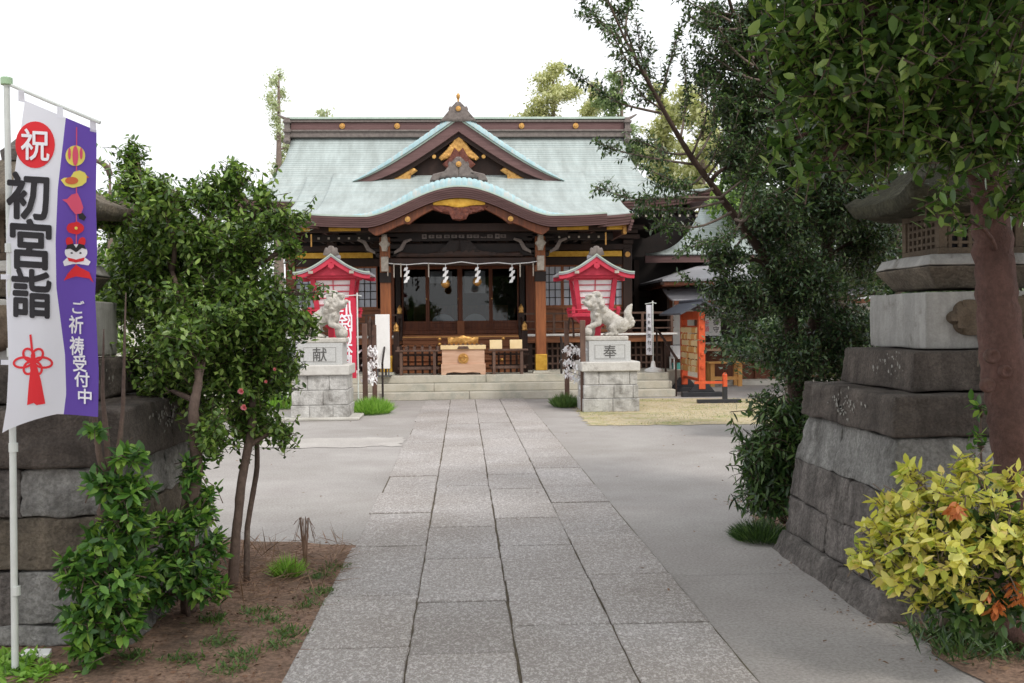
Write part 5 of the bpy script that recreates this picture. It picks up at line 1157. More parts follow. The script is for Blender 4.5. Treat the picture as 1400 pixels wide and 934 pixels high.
def stone_lantern(cx, cy, lab, left):
    t = empty('stone_lantern', (cx, cy, 0), lab, 'stone lantern', 'stone lanterns flanking the entrance'); r = random.Random(11 if left else 5)
    om, ol, ob, op = 'old_stone_dark', 'old_stone', 'old_stone_brown', 'old_stone_pale'
    if left: courses = [(0, .1, .88, .86, (op, op)), (.1, .36, .85, .82, (op, ol, op)), (.36, .62, .82, .79, (ob, ob)), (.62, .86, .79, .76, (ol, ol, op))]
    else: courses = [(-.02, .14, .90, .84, (ol, ol)), (.14, .376, .82, .80, (ol, ol, op)), (.376, .634, .80, .765, (ol, op, ol)), (.634, .93, .765, .70, (op, ol))]
    for i, (z0, z1, h0, h1, ms) in enumerate(courses):
        n = len(ms); cuts = [-1]+[lerp(-1, 1, (k+1)/n)+r.uniform(-.12, .12) for k in range(n-1)]+[1]
        for k in range(n):
            for b0, b1 in ((-1, .1 if i % 2 else -.25), (.1 if i % 2 else -.25, 1)):
                rock('masonry_block', blk(cx, cy, cuts[k], cuts[k+1], b0, b1, z0, z1, h0, h1), M[ms[k]], t, .009, r.randint(0, 99), cuts=7, bev=.011)
    zc = courses[-1][1]; hc = .72 if not left else .80
    for a0, a1 in ((-1, .25), (.25, 1)):
        for b0, b1 in ((-1, .1), (.1, 1)): rock('capstone', blk(cx, cy, a0, a1, b0, b1, zc, 1.155, hc+.02, hc-.0), M[om], t, .007, 5, cuts=6, bev=.02)
    h = .54 if not left else .50
    for a0, a1 in ((-1, .0), (.0, 1)): rock('inscribed_tier', blk(cx, cy, a0, a1, -1, 1, 1.158, 1.385, h, h-.02), M[om], t, .006, 8, cuts=4)
    mb = MB(); writing(mb, '宮', cx+(-.12 if not left else .2), cy-h-.012+.014, 1.275, .15, bold=.006)
    for v in range(len(mb.v)): q = mb.v[v]; mb.v[v] = (q[0], q[1]-.014, q[2])
    mb.build('carved_letter', M['old_stone_brown'], t)
    b = rock('carved_block', blk(cx, cy, -1, 1, -1, 1, 1.388, 1.715, .40, .40), M['plaster_stone'], t, .004, 9, cuts=4, bev=.012)
    # relief on the front of the block: clouds
    ol_ = [(.30*math.cos(a)*(1+.07*abs(math.sin(4.5*a))), 1.565+.115*math.sin(a)*(1+.22*abs(math.sin(4.5*a)))) for a in np.linspace(0, 2*math.pi, 73)[:-1]]
    carved('relief_carving', [(cx+.04+a, z) for a, z in ol_], cy-.41, cy-.395, M['tan_stone'], b, .02, 3)
    rock('lantern_ledge', blk(cx, cy, -1, 1, -1, 1, 1.73, 1.86, .29, .38), M['old_stone_brown'], t, .004, 4, cuts=3, bev=.015)
    rock('lantern_ledge', blk(cx, cy, -1, 1, -1, 1, 1.86, 1.93, .38, .34), M['plaster_stone'], t, .004, 5, cuts=3, bev=.012)
    # fire box with pierced panels
    f = MB(); hb = .25
    f.box(cx-hb, cx+hb, cy-hb, cy+hb, 1.93, 1.97); f.box(cx-hb, cx+hb, cy-hb, cy+hb, 2.15, 2.2); f.box(cx-hb+.04, cx+hb-.04, cy-hb+.04, cy+hb-.04, 1.97, 2.15, 1)
    for sx in (-1, 1):
        for sy in (-1, 1): f.box(cx+sx*(hb-.025)-.025, cx+sx*(hb-.025)+.025, cy+sy*(hb-.025)-.025, cy+sy*(hb-.025)+.025, 1.97, 2.15)
    for k in range(7):
        q = -hb+.07+k*(2*hb-.14)/6
        for s in (-1, 1): f.box(cx+q-.012, cx+q+.012, cy+s*(hb-.02)-.01, cy+s*(hb-.02)+.01, 1.97, 2.15); f.box(cx+s*(hb-.02)-.01, cx+s*(hb-.02)+.01, cy+q-.012, cy+q+.012, 1.97, 2.15)
    for z in (2.0, 2.045, 2.09, 2.13):
        for s in (-1, 1): f.box(cx-hb+.05, cx+hb-.05, cy+s*(hb-.02)-.008, cy+s*(hb-.02)+.008, z-.009, z+.009); f.box(cx+s*(hb-.02)-.008, cx+s*(hb-.02)+.008, cy-hb+.05, cy+hb-.05, z-.009, z+.009)
    f.build('fire_box', [M['tan_stone'], M['ink']], t, bevel=.004)
    # swept roof
    n = 16; V = []; F = []; R = .50
    def rp(u, v):                                              # square dome, corners swept up and out
        m_ = max(abs(u), abs(v)); c = (abs(u)*abs(v))
        return (cx+u*R*(1+.06*c), cy+v*R*(1+.06*c), 2.25+(.30 if left else .44)*(1-m_)**1.15+.07*m_**3*(c/max(m_*m_, 1e-4))**3)
    for j in range(n+1):
        for i in range(n+1): V.append(rp(-1+2*i/n, -1+2*j/n))
    nb = len(V)
    for j in range(n+1):
        for i in range(n+1):
            u, v = -1+2*i/n, -1+2*j/n; q = rp(u, v); m_ = max(abs(u), abs(v)); c = abs(u)*abs(v); V.append((cx+u*R*.97, cy+v*R*.97, 2.175+.0*(1-m_)+.06*m_**3*(c/max(m_*m_, 1e-4))**3-.0))
    for j in range(n):
        for i in range(n):
            a = j*(n+1)+i; F.append((a, a+1, a+n+2, a+n+1)); F.append((nb+a, nb+a+n+1, nb+a+n+2, nb+a+1))
    for i in range(n):
        for a, b_ in ((i, i+1), ((i+1)*(n+1)+n, i*(n+1)+n)[::-1], (n*(n+1)+i+1, n*(n+1)+i), ((i+1)*(n+1), i*(n+1))): F.append((a, b_, nb+b_, nb+a))
    V = np.array(V); V += rnd_rough(V, .005, 10, 1)+rnd_rough(V, .003, 30, 2)
    o = raw('cap_roof', V, F, M['mossy_stone'] if not left else M['old_stone_brown'], t, smooth=True)
    bm = bmesh.new(); bm.from_mesh(o.data); bmesh.ops.recalc_face_normals(bm, faces=bm.faces); bm.to_mesh(o.data); bm.free()
    mb = MB(); mb.lathe([(.09, 2.5), (.1, 2.56), (.05, 2.6), (.02, 2.63)] if left else [(.10, 2.55), (.11, 2.62), (.06, 2.65), (.09, 2.69), (.085, 2.74), (.03, 2.8), (.01, 2.83)], (cx, cy, 0), 14); mb.build('jewel_finial', M['old_stone'], t, smooth='auto')
    rr = random.Random(3); mb = MB()                            # lichen crusts on cap and tier
    for k in range(90):
        on_cap = k % 3; sx = cx-(hc+.004 if on_cap else h+.0) if not left else cx+(hc+.004 if on_cap else h)
        yy = cy+rr.gauss(-.05 if on_cap else -.25, .12); zz = rr.gauss(1.05 if on_cap else 1.31, .04); q = rr.uniform(.003, .012)
        mb.add([(sx+(-.012 if not left else .012), yy+q*math.cos(a)*rr.uniform(.7, 1.3), zz+q*math.sin(a)*rr.uniform(.7, 1.3)) for a in np.linspace(0, 6.28, 8)[:-1]], [tuple(range(7))])
    mb.build('lichen', M['lichen'], t, kind='stuff')
    return t
stone_lantern(2.99, 6.02, 'large grey stone lantern on stepped masonry at right with mossy roof', False)
stone_lantern(-2.50, 5.95, 'large stone lantern on masonry at left, mostly behind the white and purple banner', True)
mb = MB(); p = gr(47, 898); s_ = [(p.x-.07, p.y-.03, .02), (p.x+.08, p.y-.035, .02), (p.x+.07, p.y+.03, .03), (p.x-.05, p.y+.035, .03)]
mb.add(s_+[(a, b, 0) for a, b, c in s_], [(0, 1, 2, 3), (0, 4, 5, 1), (1, 5, 6, 2), (2, 6, 7, 3), (3, 7, 4, 0)]); tag(mb.build('stone_chip', M['white_paint'], bevel=.004), 'small flat white stone chip lying on soil by the left lantern', 'stone')
# ================================================================ THE WHITE AND PURPLE BANNER
YB = 4.72
def wav(px, py):
    u = (px-5)/130; v = (py-135)/450
    return YB-.05+.025*math.sin(u*7+v*3)+.018*math.sin(u*3.2-v*9)+.02*u
def bp(px, py, off=0.): return at(px, py, wav(px, py)-off)
pt = at(9, 112, YB); pbm = gr(4, 912); 
fl = empty('festival_banner', (pt.x, YB, 0), 'tall white and purple banner with black characters and hanging ornaments at far left', 'banner')
mb = MB(); mb.tube([(pt.x-.01, YB, 0), (pt.x, YB, pt.z*.5), (pt.x, YB, pt.z)], [.016, .015, .013], 10); mb.build('pole', M['pole_white'], fl, smooth='auto')
mb = MB()
for z in (.35, 1.0, 1.43, 1.9): mb = MB(); mb.tube([(pt.x, YB, z), (pt.x, YB, z+.04)], .02, 10); mb.build('pole_collar', M['pole_white'], fl)
mb = MB(); mb.tube([(pt.x, YB, pt.z-.015), (pt.x, YB, pt.z+.02)], .026, 10); mb.build('pole_cap', M['pole_green'], fl, bevel=.004)
mb = MB(); mb.tube([at(2, 110, YB), at(9, 114, YB), at(70, 140, YB-.02), at(137, 168, YB-.03)], .008, 8); mb.build('cross_arm', M['pole_white'], fl)
LE = ([137, 190, 250, 330, 400, 500, 560, 592], [34, 27, 19, 9, 8, 12, 9, 3]); RE = ([137, 178, 250, 330, 400, 470, 520, 592], [132, 132, 131, 133, 130, 133, 135, 134])
def topy(px): return 137+(px-33)*.42
def boty(px): return 592-22*min(1, (px-3)/75)**.8-4*math.sin((px-3)/41)
NR, NC = 60, 18; V = []; F = []; MI = []
for j in range(NR+1):
    v = j/NR
    for i in range(NC+1):
        py0 = 137+v*455; l, r_ = interp(*LE, py0), interp(*RE, py0); ub = lerp(l, r_, 0)+interp([137, 250, 330, 400, 592], [56, 60, 67, 69, 84], py0)
        x = lerp(l, ub, i/10) if i <= 10 else lerp(ub, r_, (i-10)/(NC-10))
        py = lerp(topy(x), boty(x), v); V.append(tuple(bp(x, py)))
for j in range(NR):
    for i in range(NC): F.append((j*(NC+1)+i, j*(NC+1)+i+1, (j+1)*(NC+1)+i+1, (j+1)*(NC+1)+i)); MI.append(0 if i < 10 else 1)
fc = raw('banner_cloth', V, F, [M['cloth_white'], M['cloth_purple']], fl, mi=MI, smooth=True)
for px in (29, 82, 127):                                       # hanging loops
    mb = MB()
    y0 = 110+px*.43+4
    mb.add([tuple(at(px-4, y0-4, YB-.035)), tuple(at(px+4, y0-2, YB-.035)), tuple(bp(px+5, topy(px)+5, .003)), tuple(bp(px-4, topy(px)+3, .003))], [(0, 1, 2, 3)]); mb.build('tie_loop', M['cloth_white'], fl)
for py in (378, 495):
    mb = MB(); mb.add([tuple(at(1, py-3, YB-.02)), tuple(bp(14, py-3, .004)), tuple(bp(14, py+4, .004)), tuple(at(1, py+4, YB-.02))], [(0, 1, 2, 3)]); mb.build('tie_loop', M['cloth_white'], fl)
def lay(name, polys, m, off=.004):
    """flat print shapes given by outlines, cut finely and laid on the cloth"""
    mb = MB()
    for poly in polys:
        P = np.array(poly, dtype=float); Vv, Ff = cut(P, [tuple(range(len(P)))], 8.); mb.add([tuple(bp(a, b, off)) for a, b in Vv], Ff)
    return mb.build(name, m, fc)
def ell(cx, cy, rx, ry, n=28, rot=0): return [(cx+rx*math.cos(a)*math.cos(rot)-ry*math.sin(a)*math.sin(rot), cy+rx*math.cos(a)*math.sin(rot)+ry*math.sin(a)*math.cos(rot)) for a in np.linspace(0, 2*math.pi, n+1)[:-1]]
def text_on(name, items, m, bold=.02, off=.006, skew=.06):
    mb = MB()
    for ch, cx, cy, sx, sy in items:
        G, Fc = glyphs(ch, 0); ext = G.max(0)-G.min(0); G = G/ext; G2, F2 = cut(G, Fc, .2)
        for q in range(8 if bold > .015 else 1):
            dx, dy = (bold*.75*math.cos(q*.785), bold*.75*math.sin(q*.785)) if bold > .015 else (0, 0)
            mb.add([tuple(bp(cx+(a+dx)*sx, cy-(b+dy)*sy+a*sx*skew, off+q*.0004)) for a, b in G2], F2)
    return mb.build(name, m, fc)
lay('red_disc', [ell(48, 198, 27, 32)], M['ink_red'])
text_on('white_character', [('祝', 48, 198, 38, 42)], M['ink_white'], .02, .008)
text_on('black_character', [('初', 38, 268, 56, 62), ('宮', 42, 334, 54, 66), ('詣', 43, 401, 52, 64)], M['ink'], .042)
text_on('white_lettering', [('ご', 107, 420, 16, 17), ('祈', 104, 444, 19, 24), ('祷', 105, 473, 19, 25), ('受', 109, 497, 18, 22), ('付', 112, 519, 20, 20), ('中', 116, 542, 18, 20)], M['ink_white'], .03)
def loop(cx, cy, ang, L_, w_, th=3.2, n=20):
    out = []; inn = []
    for a in np.linspace(-math.pi, math.pi, n):
        for lst, k in ((out, 0), (inn, th)):
            x = (L_/2)*(1+math.cos(a)) ; x = L_/2+(L_/2-k)*math.cos(a); y = (w_/2-k)*math.sin(a); lst.append((cx+x*math.cos(ang)-y*math.sin(ang), cy+x*math.sin(ang)+y*math.cos(ang)))
    return [[out[i], out[i+1], inn[i+1], inn[i]] for i in range(n-1)]
kn = []
for a in (.12, 1.1, 2.1, math.pi-.12, -.95, -2.15): kn += loop(45, 494, a, 28 if abs(a) < .5 or abs(a) > 2.5 else 21, 17)
kn += [[(40, 458), (43, 457), (47, 494), (44, 495)], [(43, 492), (48, 492), (56, 520), (62, 552), (50, 554), (46, 551), (37, 554), (39, 528)]]
lay('red_knot', kn, M['ink_red'])
lay('ornament_cord', [[(104, 174), (105.5, 174), (105, 365), (103.5, 365)]], M['ink_pink'], .005)
lay('patterned_ball', [ell(103, 213, 13.5, 14)], M['ink_yellow'], .006); lay('ball_stripe', [ell(103, 213, 4, 13.6), ell(95, 210, 2, 8), ell(111, 210, 2, 8)], M['ink_pink'], .008)
lay('yellow_bird', [[(83, 246), (88, 243), (96, 243), (101, 235), (109, 233), (116, 236), (119, 241), (118, 249), (112, 254), (100, 257), (89, 254)]], M['ink_yellow'], .007)
lay('bird_wing', [ell(98, 247, 9, 5)], M['ink_orange'], .009); lay('bird_beak', [[(119, 240), (122, 243), (118, 244)]], M['ink_orange'], .009)
lay('pink_fish', [[(85, 273), (92, 272), (98, 266), (106, 264), (110, 272), (114, 284), (111, 292), (103, 293), (97, 286), (92, 278)]], M['ink_pink'], .007); lay('fish_tail', [[(107, 293), (113, 291), (118, 297), (115, 302), (108, 299)]], M['ink'], .007)
lay('red_flower', [ell(103, 312, 12, 8)]+[ell(103+7*math.cos(a), 312+5*math.sin(a), 5, 4, 10) for a in np.linspace(0, 5, 5)], M['ink_red'], .007); lay('flower_heart', [ell(104, 312, 2.2, 2.2, 8)], M['ink_yellow'], .010)
lay('dog_ears', [ell(95, 331, 5, 7, 14, -.3), ell(112, 331, 5, 7, 14, .3)], M['ink_red'], .006)
lay('dog_figure', [ell(104, 345, 15.5, 11), [(92, 352), (116, 352), (124, 358), (121, 363), (108, 361), (100, 361), (88, 364), (86, 358)]], M['ink_white'], .007)
lay('dog_cap', [[(90, 341), (92, 335), (100, 333), (104, 339), (108, 333), (115, 335), (118, 341), (112, 339), (107, 343), (104, 345), (101, 343), (96, 340)], ell(98, 346, 1.6, 1.2, 8), ell(110, 346, 1.6, 1.2, 8)], M['ink'], .009)
lay('dog_collar', [[(92, 352), (104, 355), (116, 352), (114, 357), (104, 359), (94, 357)]], M['ink_red'], .009)
lay('red_cloth', [[(104, 362), (110, 366), (122, 372), (128, 387), (122, 381), (104, 378), (94, 381), (87, 384), (92, 375), (98, 368)]], M['ink_red'], .006)
# ================================================================ PLANTS
LEAF6 = (np.array([(0, 0, 0), (1, 0, 0), (.33, .5, .0), (.33, -.5, .0), (.70, .40, .0), (.70, -.40, .0), (.35, 0, -.12), (.7, 0, -.10)]),
         [(0, 6, 2), (0, 3, 6), (2, 6, 7, 4), (3, 5, 7, 6), (4, 7, 1), (5, 1, 7)])
LEAF2 = (np.array([(0, 0, 0), (.5, .5, .0), (1, 0, 0), (.5, -.5, .0), (.5, 0, -.12)]), [(0, 4, 1), (1, 4, 2), (0, 3, 4), (3, 2, 4)])
def nrm(a): return a/np.maximum(np.linalg.norm(a, axis=-1, keepdims=True), 1e-9)
def leaves_mesh(O, D, Nn, ln, wd, tmpl, droop=.15):
    """O origins, D directions, Nn normals, ln lengths, wd widths"""
    T, Fs = tmpl; D = nrm(D); S_ = nrm(np.cross(Nn, D)); Nn = np.cross(D, S_); n, k = len(O), len(T)
    P = (O[:, None]+D[:, None]*(T[None, :, 0:1]*ln[:, None, None])+S_[:, None]*(T[None, :, 1:2]*wd[:, None, None])
         + Nn[:, None]*((T[None, :, 2:3]*wd[:, None, None])-(T[None, :, 0:1]**2)*ln[:, None, None]*droop))
    V = P.reshape(-1, 3); base = (np.arange(n)*k)[:, None]
    return V, Fs, base
def mesh_fast(name, V, groups, mats, parent, **kw):
    """groups: list of int arrays (n, 3 or 4)"""
    me = bpy.data.meshes.new(name); off = np.array(wloc(parent)) if parent else np.zeros(3)
    me.vertices.add(len(V)); me.vertices.foreach_set('co', (V-off).astype(np.float32).ravel())
    loops = np.concatenate([g.ravel() for g in groups]); tot = np.concatenate([np.full(len(g), g.shape[1]) for g in groups])
    me.loops.add(len(loops)); me.loops.foreach_set('vertex_index', loops.astype(np.int32))
    me.polygons.add(len(tot)); me.polygons.foreach_set('loop_start', np.concatenate([[0], np.cumsum(tot)[:-1]]).astype(np.int32)); me.polygons.foreach_set('loop_total', tot.astype(np.int32))
    me.update(calc_edges=True); me.materials.append(mats); me.shade_smooth()
    o = bpy.data.objects.new(name, me); COL.objects.link(o); o.parent = parent; return tag(o, **kw)
def crown(name, parent, m, clumps, ntwig, leaf, rng, per=9, tw=(.12, .3), up=.35, shell=.45, tmpl=LEAF6, wr=.42, droop=.18, gaps=.0, gsc=3., flat=0., twigm=None, tips=None, whorl=False, outward=.8, lvar=.3):
    """clumps: (x,y,z, rx,ry,rz, weight). Returns twig start points. Leaves sit along short twigs."""
    C = np.array([c[:3] for c in clumps], float); R = np.array([c[3:6] for c in clumps], float); W = np.array([c[6] if len(c) > 6 else (c[3]*c[4]*c[5])**.72 for c in clumps], float)
    if tips is None:
        idx = rng.choice(len(C), ntwig, p=W/W.sum()); d = nrm(rng.normal(size=(ntwig, 3))); rad = rng.random(ntwig)**shell
        P = C[idx]+d*rad[:, None]*R[idx]*np.clip(1+rng.normal(size=(ntwig, 1))*.12, .7, 1.3)
        if gaps:
            g = np.sin(P[:, 0]*gsc+1.3*np.sin(P[:, 2]*gsc*.8))*np.sin(P[:, 1]*gsc*1.1+2)*np.sin(P[:, 2]*gsc*1.2+np.sin(P[:, 0]*gsc)); keep = g > -1+gaps*1.2-.15*rng.random(ntwig); P, d, idx = P[keep], d[keep], idx[keep]
        dirn = nrm(d*outward+rng.normal(size=P.shape)*.45+np.array([0, 0, up]))
    else:
        P, dirn = tips
    n = len(P); Lt = rng.uniform(tw[0], tw[1], n); st = P-dirn*Lt[:, None]
    # leaves
    t = (np.arange(per)+.5)/per; t = t if not whorl else .55+.45*t
    O = st[:, None]+dirn[:, None]*(t[None, :, None]*Lt[:, None, None]); a0 = rng.uniform(0, 6.28, n)[:, None]+np.arange(per)[None]*2.4+rng.normal(size=(n, per))*.3
    u = nrm(np.cross(dirn, np.array([.1, .2, .97]))); v = np.cross(dirn, u)
    side = u[:, None]*np.cos(a0)[..., None]+v[:, None]*np.sin(a0)[..., None]
    D = nrm(side*1.0+dirn[:, None]*rng.uniform(.3, 1.0, (n, per))[..., None]+np.array([0, 0, -.12]))
    Nn = nrm(np.array([0, 0, 1.0])+rng.normal(size=D.shape)*.42+dirn[:, None]*.3*(1-flat)); O, D, Nn = O.reshape(-1, 3), D.reshape(-1, 3), Nn.reshape(-1, 3)
    ln = leaf*rng.uniform(1-lvar, 1+lvar*.6, len(O)); V, Fs, b = leaves_mesh(O, D, Nn, ln, ln*wr*rng.uniform(.85, 1.15, len(O)), tmpl, droop)
    q4 = [np.array(f)[None]+b for f in Fs if len(f) == 4]; q3 = [np.array(f)[None]+b for f in Fs if len(f) == 3]
    g = []
    if q3: g.append(np.concatenate(q3))
    if q4: g.append(np.concatenate(q4))
    lf = mesh_fast(name, V, g, m, parent)
    if twigm:                                                    # thin twig stems under the leaves
        r0 = min(.0028, .0022*leaf/.06); k = 3; ang = np.arange(k)*2*math.pi/k
        ring = lambda c, r: (c[:, None]+(u[:, None]*np.cos(ang)[None, :, None]+v[:, None]*np.sin(ang)[None, :, None])*r)
        st2 = st+dirn*Lt[:, None]*.12
        V = np.concatenate([ring(st2, r0*1.6), ring(P, r0*.5)], 1).reshape(-1, 3); b = (np.arange(n)*6)[:, None]
        F = np.concatenate([np.array([(i, (i+1) % 3, 3+(i+1) % 3, 3+i)]) + b for i in range(3)]); mesh_fast('twigs', V, [F], twigm, parent)
    return lf
def bough(rng, a, b, sag=.1, n=7, wig=.05):
    a, b = np.array(a, float), np.array(b, float); L_ = np.linalg.norm(b-a); out = []
    w1, w2 = rng.normal(size=3)*min(wig*L_, .12), rng.normal(size=3)*wig*L_*.6
    for i in range(n+1):
        t = i/n; p = a+(b-a)*t+w1*math.sin(math.pi*t)+w2*math.sin(2*math.pi*t); p[2] += sag*L_*math.sin(math.pi*t); out.append(tuple(p))
    return out
def tree(name, label, cat, trunks, clumps, ntwig, leaf, m, bark, seed, group=None, limbs=True, limb_r=.018, sub=3, **kw):
    """trunks: list of (points, radii); each clump gets a limb from the nearest trunk point below it, with side shoots"""
    rng = np.random.default_rng(seed); p0 = trunks[0][0][0]; t = empty(name, (p0[0], p0[1], p0[2]), label, cat, group)
    for pts, rs in trunks:
        # smooth the hand-placed points, add knots
        P = np.array(pts, float); s = np.linspace(0, len(P)-1, (len(P)-1)*7+1); Q = np.stack([np.interp(s, np.arange(len(P)), P[:, k]) for k in range(3)], 1)
        Q[1:-1] = (Q[:-2]+Q[1:-1]*2+Q[2:])/4; Q += rng.normal(size=Q.shape)*min(rs)*.08; R = np.interp(s, np.arange(len(P)), rs)*(1+rng.normal(size=len(s))*.05)
        mb = MB(); mb.tube([tuple(q) for q in Q], list(R), 10); mb.build('trunk', bark, t, smooth=True)
    if limbs:
        tp = np.concatenate([np.stack([np.interp(np.linspace(0, len(p)-1, 24), np.arange(len(p)), np.array(p)[:, k]) for k in range(3)], 1) for p, _ in trunks])
        mb = MB()
        for c in clumps:
            c0 = np.array(c[:3]); cost = np.linalg.norm(tp-c0, axis=1)+np.maximum(0, tp[:, 2]-c0[2]+.05)*2.5; a = tp[int(np.argmin(cost))]
            if np.linalg.norm(a-c0) < .05: continue
            pts = bough(rng, a, c0, .06); mb.tube(pts, list(np.linspace(limb_r, limb_r*.4, len(pts))), 6)
            for k in range(sub):
                e = c0+nrm(rng.normal(size=3))*np.array(c[3:6])*.45; q = pts[rng.integers(3, len(pts))]; pp = bough(rng, q, e, .05, 5); mb.tube(pp, list(np.linspace(limb_r*.3, limb_r*.1, len(pp))), 5)
        mb.build('branches', bark, t, smooth=True)
    crown('crown', t, m, clumps, ntwig, leaf, rng, **kw)
    return t
def W(px, py, Y): return tuple(at(px, py, Y))
def CL(px, py, Y, rpx, rpy, ry, w=None):
    """a leaf clump seen round pixel px,py at distance Y, with its real radii"""
    p = at(px, py, Y); s = Y/1400; r = (p.x, p.y, p.z, rpx*s, ry, rpy*s); return r+((w,) if w else ())
# ---- left camellia (big bush-tree with two trunks)
g1 = gr(318, 806)
tree('camellia_tree', 'large bushy camellia with glossy leaves on slim twin trunks left of the path', 'tree',
     [([(g1.x, g1.y, 0), W(322, 740, 6.1), W(330, 660, 6.15), W(345, 580, 6.2), W(345, 520, 6.3), W(352, 420, 6.4), W(345, 300, 6.4)], [.032, .029, .027, .025, .022, .016, .006]),
      ([(g1.x+.05, g1.y+.15, 0), W(338, 720, 6.3), W(352, 640, 6.35), W(350, 540, 6.5), W(320, 470, 6.5), W(300, 330, 6.5)], [.02, .018, .016, .015, .013, .006])],
     [CL(255, 330, 6.5, 75, 60, .5), CL(330, 335, 6.4, 52, 60, .45), CL(200, 400, 6.8, 65, 60, .5), CL(300, 430, 6.3, 90, 70, .6), CL(365, 430, 6.3, 55, 60, .4), CL(230, 490, 6.6, 65, 60, .5), CL(330, 510, 6.4, 70, 45, .5), CL(385, 500, 6.3, 22, 50, .3),
      CL(385, 300, 6.2, 34, 12, .2), CL(320, 255, 6.4, 14, 45, .15), CL(358, 262, 6.3, 16, 22, .2), CL(290, 262, 6.4, 26, 30, .2), CL(415, 440, 6.1, 28, 18, .15), CL(345, 570, 6.4, 40, 36, .35), CL(260, 560, 6.8, 50, 45, .4), CL(385, 585, 6.2, 16, 22, .2), CL(318, 232, 6.4, 8, 26, .1), CL(262, 262, 6.5, 10, 24, .12), CL(412, 296, 6.3, 14, 7, .1), CL(395, 335, 6.2, 20, 14, .15), CL(430, 400, 6.2, 14, 14, .12), CL(240, 275, 6.5, 14, 20, .12)],
     4600, .046, M['leaf_mid'], M['bark'], 1, per=10, tw=(.1, .22), gaps=.38, gsc=6, twigm=M['bark_dark'], wr=.46, sub=5, shell=.5)
fl_ = empty('camellia_flower', W(330, 535, 5.95), None, 'flower', 'pink camellia flowers')
bpy.data.objects.remove(fl_)
rngf = np.random.default_rng(5)
for px, py, lab in ((330, 535, 'pink camellia bloom highest in the lower camellia leaves'), (334, 557, 'pink camellia bloom lowest of those among the camellia leaves'), (364, 522, 'small pink camellia bloom at the right among camellia leaves'), (376, 505, 'tiny pink camellia bud nearest the left pedestal')):
    c = at(px, py, 5.85); mb = MB(); s = .024 if px < 350 else .015
    for k in range(9):
        a = k*2.4; m_ = Matrix.Translation(c) @ Matrix.Rotation(a, 4, 'Y') @ Matrix.Rotation(.5+.06*k, 4, 'X')
        mb.add([(0, 0, 0), (-s*.5, -.004, s*.6), (-s*.3, -.01, s*1.1), (s*.3, -.01, s*1.1), (s*.5, -.004, s*.6)], [(0, 1, 2, 3, 4)], 0, m_)
    tag(mb.build('camellia_flower', M['petal']), lab, 'flower', 'pink camellia flowers')
# second trunk further left with crown behind the banner
g2 = gr(258, 838)
tree('camellia_tree', 'camellia with thick bare trunk between the lantern base and the twin-trunk camellia', 'tree',
     [([(g2.x, g2.y, 0), W(255, 760, 5.5), W(262, 690, 5.5), W(270, 640, 5.5), W(264, 560, 5.5), W(272, 520, 5.6), W(258, 440, 6.0), W(222, 330, 6.5), W(190, 240, 6.8)], [.042, .037, .034, .031, .028, .022, .016, .011, .005]),
      (([W(266, 560, 5.52), W(280, 480, 5.9), W(285, 400, 6.3), W(285, 320, 6.5)]), [.018, .014, .01, .005])],
     [CL(185, 260, 6.9, 26, 50, .25), CL(185, 345, 6.9, 30, 46, .3), CL(225, 300, 6.5, 40, 40, .3), CL(228, 400, 6.5, 42, 60, .35), CL(228, 530, 6.2, 34, 36, .3), CL(250, 470, 5.7, 40, 40, .3), CL(150, 290, 6.3, 20, 30, .2), CL(180, 215, 6.9, 10, 30, .1),
      CL(285, 590, 5.6, 24, 30, .25), CL(215, 265, 6.0, 22, 40, .2)],
     2000, .048, M['leaf_mid'], M['bark'], 2, per=9, tw=(.12, .24), gaps=.25, gsc=5, twigm=M['bark_dark'], wr=.46, sub=4, group=None)
tree('leafy_shoots', 'bright green shoots sprouting round the foot of the thick camellia trunk', 'shrub',
     [([(g2.x+.02, g2.y-.08, 0), W(250, 790, 5.4), W(240, 720, 5.4)], [.012, .01, .006])],
     [CL(245, 720, 5.4, 40, 28, .16), CL(240, 775, 5.35, 45, 30, .2), CL(275, 800, 5.4, 36, 26, .18), CL(215, 810, 5.35, 24, 24, .15), CL(275, 690, 5.5, 22, 30, .15), CL(290, 745, 5.5, 20, 24, .14), CL(265, 640, 5.5, 24, 24, .12)],
     300, .058, M['leaf_fresh'], M['bark'], 3, per=8, tw=(.08, .16), twigm=M['bark'], wr=.44, whorl=True)
g3 = gr(150, 880)
